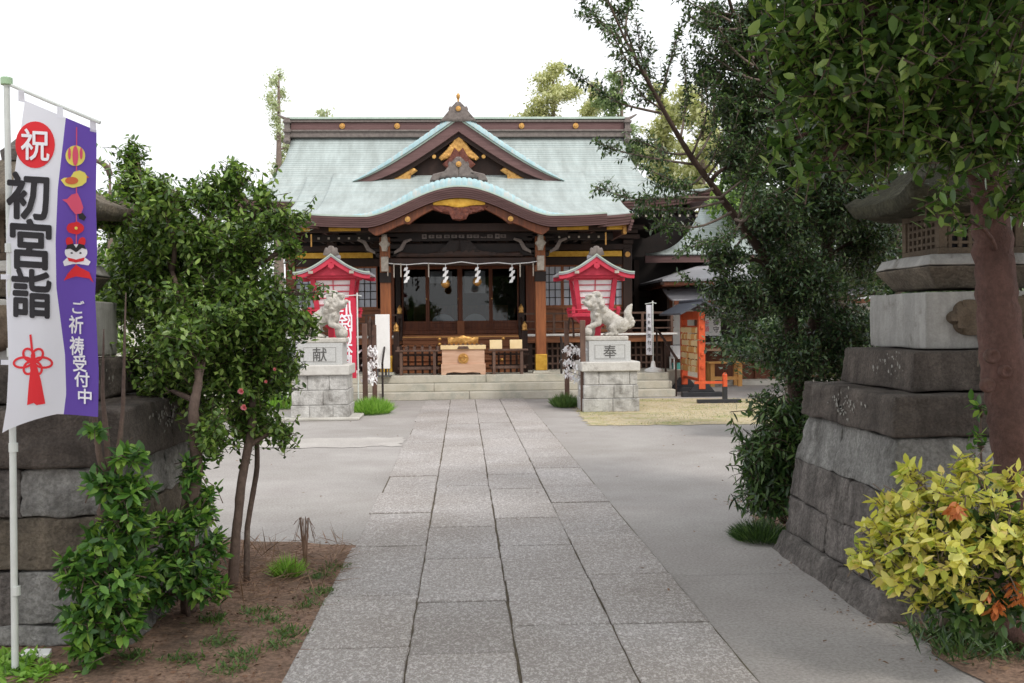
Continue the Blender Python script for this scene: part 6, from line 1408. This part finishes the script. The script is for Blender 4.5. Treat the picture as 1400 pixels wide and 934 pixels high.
tree('pollarded_shrub', 'cut-back shrub with stubby stems and fresh glossy leaves before left lantern base', 'shrub',
     [([(g3.x, g3.y, 0), W(148, 800, 4.9), W(143, 720, 4.9), W(150, 670, 4.9)], [.05, .045, .042, .045]), ([W(148, 672, 4.9), W(135, 620, 4.88), W(130, 570, 4.88), W(134, 520, 4.9)], [.02, .015, .009, .003]),
      ([W(150, 672, 4.9), W(146, 600, 4.92), W(140, 540, 4.95), W(142, 450, 5.0)], [.018, .014, .009, .003]), ([W(152, 674, 4.9), W(162, 620, 4.86), W(168, 560, 4.88), W(170, 480, 4.9), W(172, 400, 5.0)], [.02, .014, .010, .007, .003]),
      ([W(140, 668, 4.9), W(134, 650, 4.88), W(130, 640, 4.87)], [.014, .012, .01]), ([(g3.x+.06, g3.y+.02, 0), W(158, 830, 4.9), W(156, 770, 4.92)], [.022, .02, .018])],
     [CL(150, 790, 4.75, 45, 34, .16), CL(110, 780, 4.8, 28, 30, .14), CL(190, 790, 4.85, 22, 40, .14), CL(125, 840, 4.75, 40, 30, .16), CL(175, 850, 4.8, 25, 26, .14), CL(120, 880, 4.75, 30, 22, .14), CL(150, 740, 4.8, 40, 22, .14), CL(165, 700, 4.8, 36, 18, .12), CL(145, 660, 4.8, 26, 18, .1), CL(185, 670, 4.85, 22, 30, .12), CL(180, 620, 4.85, 26, 18, .1), CL(125, 585, 4.8, 22, 10, .08), CL(185, 725, 4.85, 22, 30, .1)],
     360, .068, M['leaf_fresh'], M['bark'], 4, per=7, tw=(.07, .15), twigm=M['bark'], wr=.42, whorl=True, limb_r=.008, sub=1)
# ---- right: mid-distance tree with long leaning limb over the court
g4 = gr(1092, 728); xb, yb = g4.x, 8.0
tree('evergreen_tree', 'dark fine-leaved evergreen with long leaning limb reaching over the court at right', 'tree',
     [([(2.62, 8.0, 0), W(1092, 640, 8.0), W(1090, 540, 8.0), W(1080, 430, 8.0), W(1045, 350, 7.9), W(1012, 305, 7.8), W(980, 262, 7.7), W(945, 215, 7.6), W(915, 165, 7.5), W(885, 110, 7.4), W(855, 55, 7.4), W(835, 10, 7.4), W(822, -25, 7.4)], [.10, .09, .07, .05, .036, .03, .026, .022, .018, .014, .010, .007, .004]),
      ([W(1090, 540, 8.0), W(1120, 420, 8.2), W(1135, 300, 8.3), W(1140, 160, 8.4), W(1120, 20, 8.4)], [.07, .06, .05, .04, .02]),
      ([W(1135, 330, 8.3), W(1100, 230, 8.1), W(1060, 130, 8.0), W(1010, 40, 7.9), W(990, -20, 7.8)], [.04, .03, .025, .018, .01])],
     [CL(1010, 400, 7.8, 55, 32, .45), CL(1090, 380, 7.9, 70, 60, .6), CL(1088, 480, 7.8, 48, 45, .45), CL(1150, 460, 8.0, 50, 70, .6), CL(1118, 550, 7.9, 52, 50, .5), CL(1055, 300, 7.9, 60, 45, .5), CL(1130, 270, 8.2, 80, 70, .7), CL(1070, 190, 8.2, 80, 60, .6), CL(1150, 120, 8.3, 80, 80, .7), CL(1060, 80, 8.1, 60, 60, .5), CL(1180, 330, 8.4, 50, 70, .5), CL(1010, 215, 7.9, 34, 34, .3), CL(1200, 20, 8.5, 80, 60, .7), CL(1000, 130, 7.9, 30, 36, .3), CL(990, 350, 7.7, 30, 20, .3), CL(1005, 55, 8.0, 36, 44, .4), CL(965, 95, 8.0, 20, 34, .3), CL(1035, 15, 8.0, 40, 36, .4), CL(975, 20, 8.0, 20, 24, .3), CL(1010, 160, 8.0, 30, 40, .3)],
     9000, .048, M['leaf_fine'], M['bark_dark'], 6, per=10, tw=(.12, .28), gaps=.32, gsc=4.5, twigm=M['bark_dark'], wr=.42, tmpl=LEAF2, sub=5, limb_r=.02)
# sprays of small leaves on the leaning limb, each with its own twig: a second crown mesh of the same tree
ev = [o for o in COL.objects if o.name.startswith('evergreen_tree')][0]
sprays = [((850, 60), (800, 5)), ((860, 75), (800, 20)), ((905, 150), (850, 90)), ((905, 155), (775, 95)), ((885, 110), (835, 40)), ((870, 90), (845, 10)), ((925, 180), (890, 60)), ((930, 190), (935, 70)), ((945, 215), (960, 100)), ((950, 220), (1000, 60)), ((940, 210), (860, 190)), ((950, 225), (820, 195)), ((960, 240), (870, 225)), ((965, 245), (1010, 150)), ((985, 270), (815, 255)), ((990, 275), (870, 290)), ((1000, 290), (900, 310)), ((975, 258), (900, 255)), ((900, 140), (930, 40)), ((890, 120), (870, 30)), ((985, 270), (1040, 190)), ((1005, 300), (1050, 230)), ((1010, 310), (925, 345)), ((1015, 300), (960, 330)), ((840, 20), (822, -20)), ((855, 55), (860, -10)),
          ((1060, 130), (1010, 20)), ((1030, 90), (960, 10)), ((1080, 180), (985, 110)), ((1030, 80), (1030, -10)), ((960, 235), (985, 180)), ((1020, 320), (980, 400)), ((1060, 400), (930, 375)), ((1070, 420), (960, 420)), ((1010, 40), (940, 20)), ((1000, 30), (930, -10)), ((1040, 110), (950, 60)), ((1060, 150), (970, 130)), ((1010, 300), (1060, 160)), ((1085, 500), (1000, 478)), ((1088, 560), (1030, 548)), ((1090, 480), (1000, 440))]
rng = np.random.default_rng(12); mb = MB(); P = []; Dn = []
for (a, b) in sprays:
    ya = 7.65 if a[0] < 1060 else 7.9; A = np.array(at(a[0], a[1], ya)); B = np.array(at(b[0], b[1], ya-rng.uniform(-.25, .5))); pts = bough(rng, A, B, -.06, 8, .06); mb.tube(pts, list(np.linspace(.011, .003, len(pts))), 5)
    pts = np.array(pts); L_ = np.linalg.norm(B-A); n = int(L_*38)+6; side = nrm(np.cross(B-A, [0, .3, 1])); 
    for k in range(n):
        t_ = .22+.78*(k+.5)/n; q = np.array([np.interp(t_*8, np.arange(9), pts[:, i]) for i in range(3)]); s_ = (-1)**k; d = nrm((B-A)/L_*.8+side*s_*rng.uniform(.4, 1)+rng.normal(size=3)*.3+np.array([0, 0, .15])); le = rng.uniform(.08, .22)*(1.15-.6*t_)
        P.append(q+d*le); Dn.append(d)
mb.build('side_sprays', M['bark_grey'], ev, smooth=True)
crown('spray_leaves', ev, M['leaf_dark'], [(0, 0, 0, 1, 1, 1)], 0, .046, rng, per=8, tw=(.09, .17), tips=(np.array(P), np.array(Dn)), tmpl=LEAF2, twigm=M['bark_grey'], wr=.44)
# low dark bush at its foot, by the court edge
tree('dark_bush', 'low dark bush with drooping leaves beside the right lantern base', 'shrub',
     [([(2.45, 7.75, 0), W(1065, 640, 7.6), W(1060, 580, 7.6)], [.03, .022, .01])],
     [CL(1040, 610, 7.5, 40, 30, .35), CL(1080, 640, 7.5, 50, 45, .4), CL(1050, 680, 7.5, 40, 32, .35), CL(1090, 590, 7.7, 50, 40, .4), CL(1030, 645, 7.5, 22, 30, .25), CL(1062, 560, 7.6, 36, 16, .3)],
     620, .085, M['leaf_dark'], M['bark_dark'], 8, per=8, tw=(.12, .24), up=-.1, twigm=M['bark_dark'], wr=.26, droop=.35, limb_r=.012)
# ---- right foreground tree
tree('broadleaf_tree', 'near evergreen with reddish smooth trunk and large glossy leaves overhanging the right lantern', 'tree',
     [([(2.62, 4.72, 0), W(1402, 700, 4.72), W(1388, 600, 4.72), W(1370, 500, 4.74), W(1364, 400, 4.76), W(1354, 300, 4.78), W(1350, 200, 4.8), W(1346, 60, 4.8), W(1340, -120, 4.8)], [.12, .115, .11, .10, .094, .088, .085, .07, .05]),
      ([W(1352, 250, 4.8), W(1290, 205, 4.7), W(1200, 180, 4.5), W(1130, 130, 4.4)], [.04, .034, .024, .012]), ([W(1348, 150, 4.8), W(1260, 60, 4.4), W(1150, -10, 4.2), W(1080, -60, 4.0)], [.045, .035, .025, .012]),
      ([W(1350, 200, 4.8), (2.6, 4.3, 2.5), (2.3, 3.8, 2.75), (1.9, 3.3, 3.0)], [.04, .034, .025, .012])],
     [CL(1340, 60, 4.0, 90, 70, .5), CL(1240, 70, 4.1, 80, 70, .5), CL(1150, 80, 4.3, 75, 60, .5), CL(1100, 30, 4.3, 60, 50, .4), CL(1240, 170, 4.5, 80, 50, .45), CL(1150, 170, 4.6, 55, 45, .4), CL(1370, 170, 4.2, 60, 60, .4), CL(1320, 200, 4.5, 60, 36, .4), CL(1400, 260, 4.3, 22, 40, .3), CL(1120, 120, 4.4, 50, 40, .3), CL(1190, 205, 4.7, 50, 18, .3), CL(1105, 232, 4.6, 18, 16, .15), CL(1285, 262, 4.3, 26, 13, .15), CL(1072, 195, 4.7, 18, 22, .15), CL(1070, 85, 4.5, 22, 26, .2), CL(1310, 300, 4.4, 14, 10, .1),
      CL(1300, -40, 4.4, 140, 70, .8), CL(1150, -60, 4.3, 110, 60, .8), CL(1310, 130, 4.9, 120, 70, .4), CL(1230, 100, 5.1, 130, 90, .4), CL(1400, 60, 4.8, 80, 80, .5),
      (2.4, 4.6, 3.7, 1.3, 1.3, .5), (1.7, 3.9, 3.6, .9, 1.0, .4), (3.2, 4.4, 3.4, 1.1, 1.3, .6), (2.6, 3.3, 3.2, .9, .8, .5)],
     8200, .072, M['leaf_near'], M['bark_red'], 9, per=8, tw=(.12, .26), gaps=.2, gsc=4, twigm=M['bark'], wr=.44, droop=.2, sub=3, limb_r=.014)
tk = [o for o in COL.objects if o.name.startswith('broadleaf_tree')][0]
crown('shade_crown', tk, M['leaf_near'], [(1.2, 1.5, 4.6, 2.2, 1.8, .8), (-.6, 2.6, 4.7, 1.4, 1.2, .6), (3.2, 3.0, 4.6, 1.8, 1.8, .9), (2.5, -.8, 4.6, 2.4, 1.8, .9), (.8, 4.4, 4.4, 1.3, 1.1, .45), (4.2, 5.2, 4.6, 1.6, 1.6, .9), (-1.2, .3, 4.8, 1.6, 1.5, .6)], 2000, .15, np.random.default_rng(77), per=8, tw=(.2, .45), tmpl=LEAF2, wr=.5)  # unseen leaves overhead, added to shade the near paving
mb = MB()
for e in ((1.2, 1.5, 4.6), (2.5, -.8, 4.6), (.8, 4.4, 4.4), (4.2, 5.2, 4.6)): mb.tube(bough(np.random.default_rng(4), (2.55, 4.8, 3.4), e, .05), list(np.linspace(.05, .015, 8)), 6)
mb.build('shade_boughs', M['bark_red'], tk, smooth=True)  # boughs added to carry the unseen shading leaves
for px, py, s_ in ((1357, 487, .036), (1375, 508, .03), (1351, 527, .034)):
    p = at(px, py, 4.63); mb = MB(); mb.lathe([(s_, -.02), (s_*1.05, .0), (s_*.8, .012), (s_*.55, .008), (s_*.3, .0)], (0, 0, 0), 12, 0, Matrix.Translation(p) @ Matrix.Rotation(math.pi/2, 4, 'X')); mb.build('branch_scar', M['bark_red'], tk, smooth=True)
# ---- yellow-leaved shrub
g5 = gr(1300, 870)
tree('golden_shrub', 'yellow-leaved shrub in the near right corner against the lantern base', 'shrub',
     [([(g5.x, g5.y+.1, 0), W(1300, 820, 4.4), W(1290, 740, 4.4)], [.02, .018, .01]), ([(g5.x+.1, g5.y+.1, 0), W(1350, 780, 4.4), W(1360, 700, 4.4)], [.02, .016, .01])],
     [CL(1290, 680, 4.3, 60, 38, .2), CL(1225, 730, 4.35, 45, 40, .2), CL(1190, 750, 4.4, 30, 18, .12), CL(1290, 750, 4.2, 70, 50, .22), CL(1360, 730, 4.2, 60, 60, .25), CL(1240, 790, 4.3, 50, 30, .18), CL(1270, 820, 4.25, 30, 18, .14), CL(1330, 650, 4.35, 30, 22, .12), CL(1210, 690, 4.45, 26, 16, .1), CL(1400, 760, 4.1, 30, 60, .2), CL(1380, 660, 4.4, 26, 20, .12), CL(1245, 648, 4.4, 12, 22, .08), CL(1325, 632, 4.35, 12, 18, .08), CL(1205, 715, 4.4, 18, 12, .08), CL(1180, 770, 4.4, 14, 10, .07), CL(1310, 800, 4.2, 50, 24, .15)],
     340, .063, M['leaf_yellow'], M['bark_grey'], 10, per=7, tw=(.07, .2), gaps=.3, gsc=11, twigm=M['bark_grey'], wr=.5, whorl=True, droop=.1, limb_r=.008, shell=.33)
gs = [o for o in COL.objects if o.name.startswith('golden_shrub')][0]
rng = np.random.default_rng(3)
crown('inner_leaves', gs, M['leaf_dark'], [CL(1300, 750, 4.3, 85, 64, .25), CL(1330, 820, 4.25, 75, 40, .25), CL(1240, 760, 4.5, 50, 40, .15), CL(1370, 740, 4.25, 50, 74, .25)], 330, .065, rng, per=7, tw=(.07, .14), wr=.42)
crown('withered_leaves', gs, M['leaf_orange'], [CL(1362, 828, 4.05, 12, 22, .04), CL(1388, 822, 4.05, 9, 18, .04), CL(1302, 700, 4.1, 8, 8, .04)], 14, .05, rng, per=5, tw=(.03, .06), up=-1.2, outward=.2, wr=.4)
tree('leafy_shoots', 'small upright green shoot against the right lantern beside the reddish trunk', 'shrub', [([W(1345, 760, 4.95), W(1342, 650, 4.95), W(1340, 550, 4.95)], [.008, .006, .004])],
     [CL(1340, 555, 4.9, 16, 12, .06), CL(1338, 600, 4.9, 16, 16, .06), CL(1344, 650, 4.9, 14, 16, .06)], 16, .055, M['leaf_fresh'], M['bark'], 14, per=5, tw=(.05, .1), wr=.45)
tree('background_bush', 'leafy bush filling the right edge behind the reddish trunk', 'shrub', [([(3.9, 6.9, 0), (3.95, 6.9, 1.0), (3.9, 7.0, 2.0)], [.05, .04, .02])],
     [(3.9, 6.6, 1.2, .5, .5, .7), (4.0, 6.8, 2.1, .6, .5, .6), (4.4, 6.4, 1.5, .5, .5, .7), (4.0, 7.2, 2.9, .7, .6, .6)], 900, .075, M['leaf_dark'], M['bark_dark'], 15, per=9, wr=.42)
# ---- trees farther back
def far_tree(px, py_top, py_bot, Y, wpx, m, lab, seed, n, leaf, dens=.4, nclump=12, group='trees behind the shrine', name='background_tree', lean=0):
    rng = np.random.default_rng(seed); top = at(px+lean, py_top, Y); s = Y/1400; h = top.z; base_ = at(px, 445, Y)
    cl = []
    for k in range(nclump):
        t_ = (k+.5)/nclump; z = lerp(at(px, py_bot, Y).z, h, t_); w_ = wpx*s*(1-.55*t_)*rng.uniform(.55, 1.1)*.6
        cl.append((lerp(base_.x, top.x, t_)+rng.normal()*wpx*s*.3*(1-.6*t_), Y+rng.normal()*.6, z, w_, w_, (h-at(px, py_bot, Y).z)/nclump*.8))
    return tree(name, lab, 'tree', [([(base_.x, Y, 0), (lerp(base_.x, top.x, .5), Y, h*.5), (top.x, Y, h*.98)], [.022*h, .014*h, .003*h])], cl, n, leaf, m, M['bark_grey'], seed, group=group, per=7, tw=(.3, .7), gaps=dens, gsc=1.4, tmpl=LEAF2, wr=.5, limb_r=.05, sub=2, shell=.5)
far_tree(381, 95, 240, 42, 22, M['leaf_hazed'], 'thin pale wispy tree standing alone beyond the left roof corner', 31, 420, .15, .3, 12)
far_tree(447, 148, 185, 46, 12, M['leaf_hazed'], 'tiny treetop just showing above the left part of the ridge', 32, 34, .2, .4, 4)
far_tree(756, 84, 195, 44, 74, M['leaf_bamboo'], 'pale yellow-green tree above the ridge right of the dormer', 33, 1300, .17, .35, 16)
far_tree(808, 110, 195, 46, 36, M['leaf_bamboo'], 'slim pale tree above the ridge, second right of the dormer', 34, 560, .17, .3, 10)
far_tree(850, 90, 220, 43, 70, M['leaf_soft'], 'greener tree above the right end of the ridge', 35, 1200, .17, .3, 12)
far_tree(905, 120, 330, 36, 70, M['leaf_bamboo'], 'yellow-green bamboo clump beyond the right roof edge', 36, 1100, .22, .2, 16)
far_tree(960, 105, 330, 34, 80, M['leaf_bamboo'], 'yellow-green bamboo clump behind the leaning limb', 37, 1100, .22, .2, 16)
far_tree(1040, 60, 400, 30, 120, M['leaf_mid'], 'mid-green tree far behind the dark evergreen at right', 38, 1500, .2, .15, 16)
far_tree(1150, 40, 460, 22, 160, M['leaf_dark'], 'dark green tree behind the right stone lantern', 39, 2000, .17, .1, 18)
far_tree(1290, 20, 470, 18, 160, M['leaf_dark'], 'dark green tree behind the reddish trunk at right edge', 40, 1700, .15, .1, 18)
far_tree(1080, 200, 500, 14, 110, M['leaf_fine'], 'dark evergreen close behind the leaning-limb tree', 41, 1700, .1, .15, 14)
far_tree(1230, 180, 500, 12.5, 110, M['leaf_fine'], 'dark evergreen between right lantern and office', 42, 1700, .09, .12, 14)
far_tree(150, 215, 470, 16, 60, M['leaf_mid'], 'green tree behind the left banner edge', 43, 520, .12, .3, 10)
# ---- grass tufts, litter and weeds
def tuft(name, c, rx, ry, h, n, m, lab, cat, seed, wd=.006, kind=None, group=None, lean=.5):
    rng = np.random.default_rng(seed); a = rng.uniform(0, 6.28, n); rr = rng.random(n)**.6; O = np.stack([c[0]+rx*rr*np.cos(a), c[1]+ry*rr*np.sin(a), np.full(n, c[2])], 1)
    D = nrm(np.stack([np.cos(a)*rr*lean+rng.normal(size=n)*.25, np.sin(a)*rr*lean+rng.normal(size=n)*.25, np.ones(n)], 1)); ln = h*rng.uniform(.55, 1.1, n)*(1-.35*rr)
    V, Fs, b = leaves_mesh(O, D, nrm(rng.normal(size=(n, 3))*[1, 1, .2]), ln, np.full(n, wd), LEAF2, .3); g = np.concatenate([np.array(f)[None]+b for f in Fs])
    o = mesh_fast(name, V, [g], m, None); tag(o, lab, cat, group, kind); return o
p = gr(505, 567); tuft('grass_clump', (p.x, p.y+.25, 0), .34, .45, .34, 2600, M['grass'], 'bright green grass clump right of the left pedestal', 'grass', 1, .012, lean=.7)
p = gr(775, 558); tuft('grass_clump', (p.x, p.y+.3, 0), .22, .4, .3, 1600, M['grass_dull'], 'duller grass clump at the foot of the paper rack left of the right pedestal', 'grass', 2, .012, lean=.7)
p = gr(395, 562); tuft('grass_clump', (p.x-.4, p.y+.6, 0), .5, .4, .4, 1800, M['grass'], 'bright grass clump at the left side of the left pedestal', 'grass', 3, .012, lean=.7)
p = gr(393, 790); tuft('grass_clump', (p.x, p.y, 0), .065, .05, .17, 520, M['grass'], 'small vivid green grass tuft on the bare soil left of the path', 'grass', 4, .005, lean=.8)
p = gr(1040, 738); tuft('grass_clump', (p.x, p.y, 0), .16, .2, .18, 1500, M['leaf_dark'], 'dark mondo grass tuft at the edge of the court by the dark bush', 'grass', 5, .006, lean=1.5)
p = gr(1000, 736)
# dry flower stalks
p = gr(417, 778); st_ = MB(); rr = random.Random(2)
for k in range(16):
    a = rr.uniform(0, 6.28); st_.tube([(p.x+rr.uniform(-.015, .015), p.y+rr.uniform(-.015, .015), 0), (p.x+.02*math.cos(a), p.y+.02*math.sin(a), .2), (p.x+.03*math.cos(a), p.y+.03*math.sin(a), .33), (p.x+.07*math.cos(a), p.y+.06*math.sin(a), rr.uniform(.16, .3))], [.003, .003, .0025, .0015], 4)
tag(st_.build('dry_plant', M['straw']), 'withered brown plant with drooping stalks at the edge of the soil', 'plant')
rng = np.random.default_rng(21)
def scatter(name, poly_fn, n, m, ln, wd, lab, zmax=.02, flat=True, seed=0, upr=.0):
    rng = np.random.default_rng(seed); O = poly_fn(rng, n); k = len(O); D = rng.normal(size=(k, 3))*[1, 1, .12]+[0, 0, upr]; Nn = nrm(rng.normal(size=(k, 3))*.35+[0, 0, 1])
    L_ = ln*rng.uniform(.5, 1.3, k); V, Fs, b = leaves_mesh(O, D, Nn, L_, L_*wd, LEAF2, .1); g = np.concatenate([np.array(f)[None]+b for f in Fs]); o = mesh_fast(name, V, [g], m, None); return tag(o, lab, 'ground cover', None, 'stuff')
def bedL(rng, n):
    X = rng.uniform(-3.2, -.8, n); Y = rng.uniform(3.2, 7.4, n); return np.stack([X, Y, rng.uniform(.008, .02, n)], 1)
def bedLd(rng, n):
    X = np.minimum(-.85, -1.5+rng.normal(size=n)*.5); Y = np.minimum(7.3, 6.5+rng.normal(size=n)*.45); return np.stack([X, Y, rng.uniform(.008, .05, n)], 1)
def bedR(rng, n):
    X = rng.uniform(2.2, 3.6, n); Y = np.where(rng.random(n) < .5, rng.uniform(3.2, 5.0, n), rng.uniform(7.1, 9, n)); return np.stack([X, Y, rng.uniform(.008, .03, n)], 1)
scatter('leaf_litter', bedL, 3600, M['litter'], .028, .5, 'small dry leaves strewn over the soil left of the path', seed=1)
scatter('dead_stalks', bedLd, 1700, M['litter'], .2, .028, 'dry dead stalks matted at the back of the left soil bed', seed=2, upr=.25)
scatter('leaf_litter', bedR, 900, M['litter'], .035, .5, 'dry leaves on the dark soil around the right lantern base', seed=3)
def patches(cs, s):
    def f(rng, n):
        i = rng.integers(0, len(cs), n); c = np.array([gr(*q)[:2] for q in cs]); P = c[i]+rng.normal(size=(n, 2))*s; return np.stack([P[:, 0], P[:, 1], np.full(n, .007)], 1)
    return f
scatter('weeds', patches([(330, 900), (375, 885), (300, 880), (370, 850), (420, 830), (395, 868), (440, 812), (355, 838), (250, 905), (310, 920), (180, 900), (455, 778), (435, 790), (30, 905), (15, 920), (290, 850)], .05), 1900, M['grass_dull'], .04, .22, 'low green weeds in patches on the soil left of the path', seed=4, upr=.8)
scatter('weeds', patches([(25, 915), (50, 925), (10, 905)], .06), 400, M['grass'], .05, .5, 'bright low weeds in the bottom left corner', seed=5, upr=.5)
scatter('weeds', patches([(1290, 880), (1330, 890), (1370, 880), (1310, 900), (1390, 900), (1270, 870)], .07), 700, M['leaf_dark'], .11, .1, 'long dark grass blades under the golden shrub', seed=6, upr=1.0)
def lawnR(rng, n):
    X = rng.uniform(2.0, 9, n); Y = 15.5+5.2*rng.random(n)**1.2; k = np.sin(X*1.7+Y)*np.sin(Y*2.3-X*.7) > .1; return np.stack([X, Y, np.full(n, .006)], 1)[k]
def court(rng, n):
    X = rng.uniform(-5, 5, n); Y = 4+14*rng.random(n)**1.3; k = (np.abs(X-.25) > 1.0) | (rng.random(n) < .25); k &= ~((X < -.8) & (Y < 7.4)); return np.stack([X, Y, np.full(n, .024)], 1)[k]
scatter('fallen_leaves', court, 260, M['litter'], .035, .45, 'few scattered fallen leaves and bits on the paving', seed=9)
scatter('fallen_leaves', patches([(1250, 865), (1200, 850), (1150, 815), (1100, 775), (1060, 740), (1300, 895), (480, 760), (450, 860)], .12), 260, M['litter'], .022, .5, 'small dry bits gathered along the edges of the paving', seed=10)
scatter('lawn_grass', lawnR, 9000, M['grass_dull'], .035, .16, 'sparse short green grass in the dry lawn', seed=7, upr=.5)
def lawnD(rng, n): X = rng.uniform(1.95, 10, n); Y = rng.uniform(15.4, 20.6, n); return np.stack([X, Y, np.full(n, .006)], 1)
M['straw_leaf'] = leafmat('straw_leaf', [srgb(196,178,140), srgb(214,198,160), srgb(180,160,120)], .8, .2)
scatter('lawn_grass', lawnD, 22000, M['straw_leaf'], .04, .14, 'short straw coloured dormant grass of the lawn', seed=8, upr=.4)
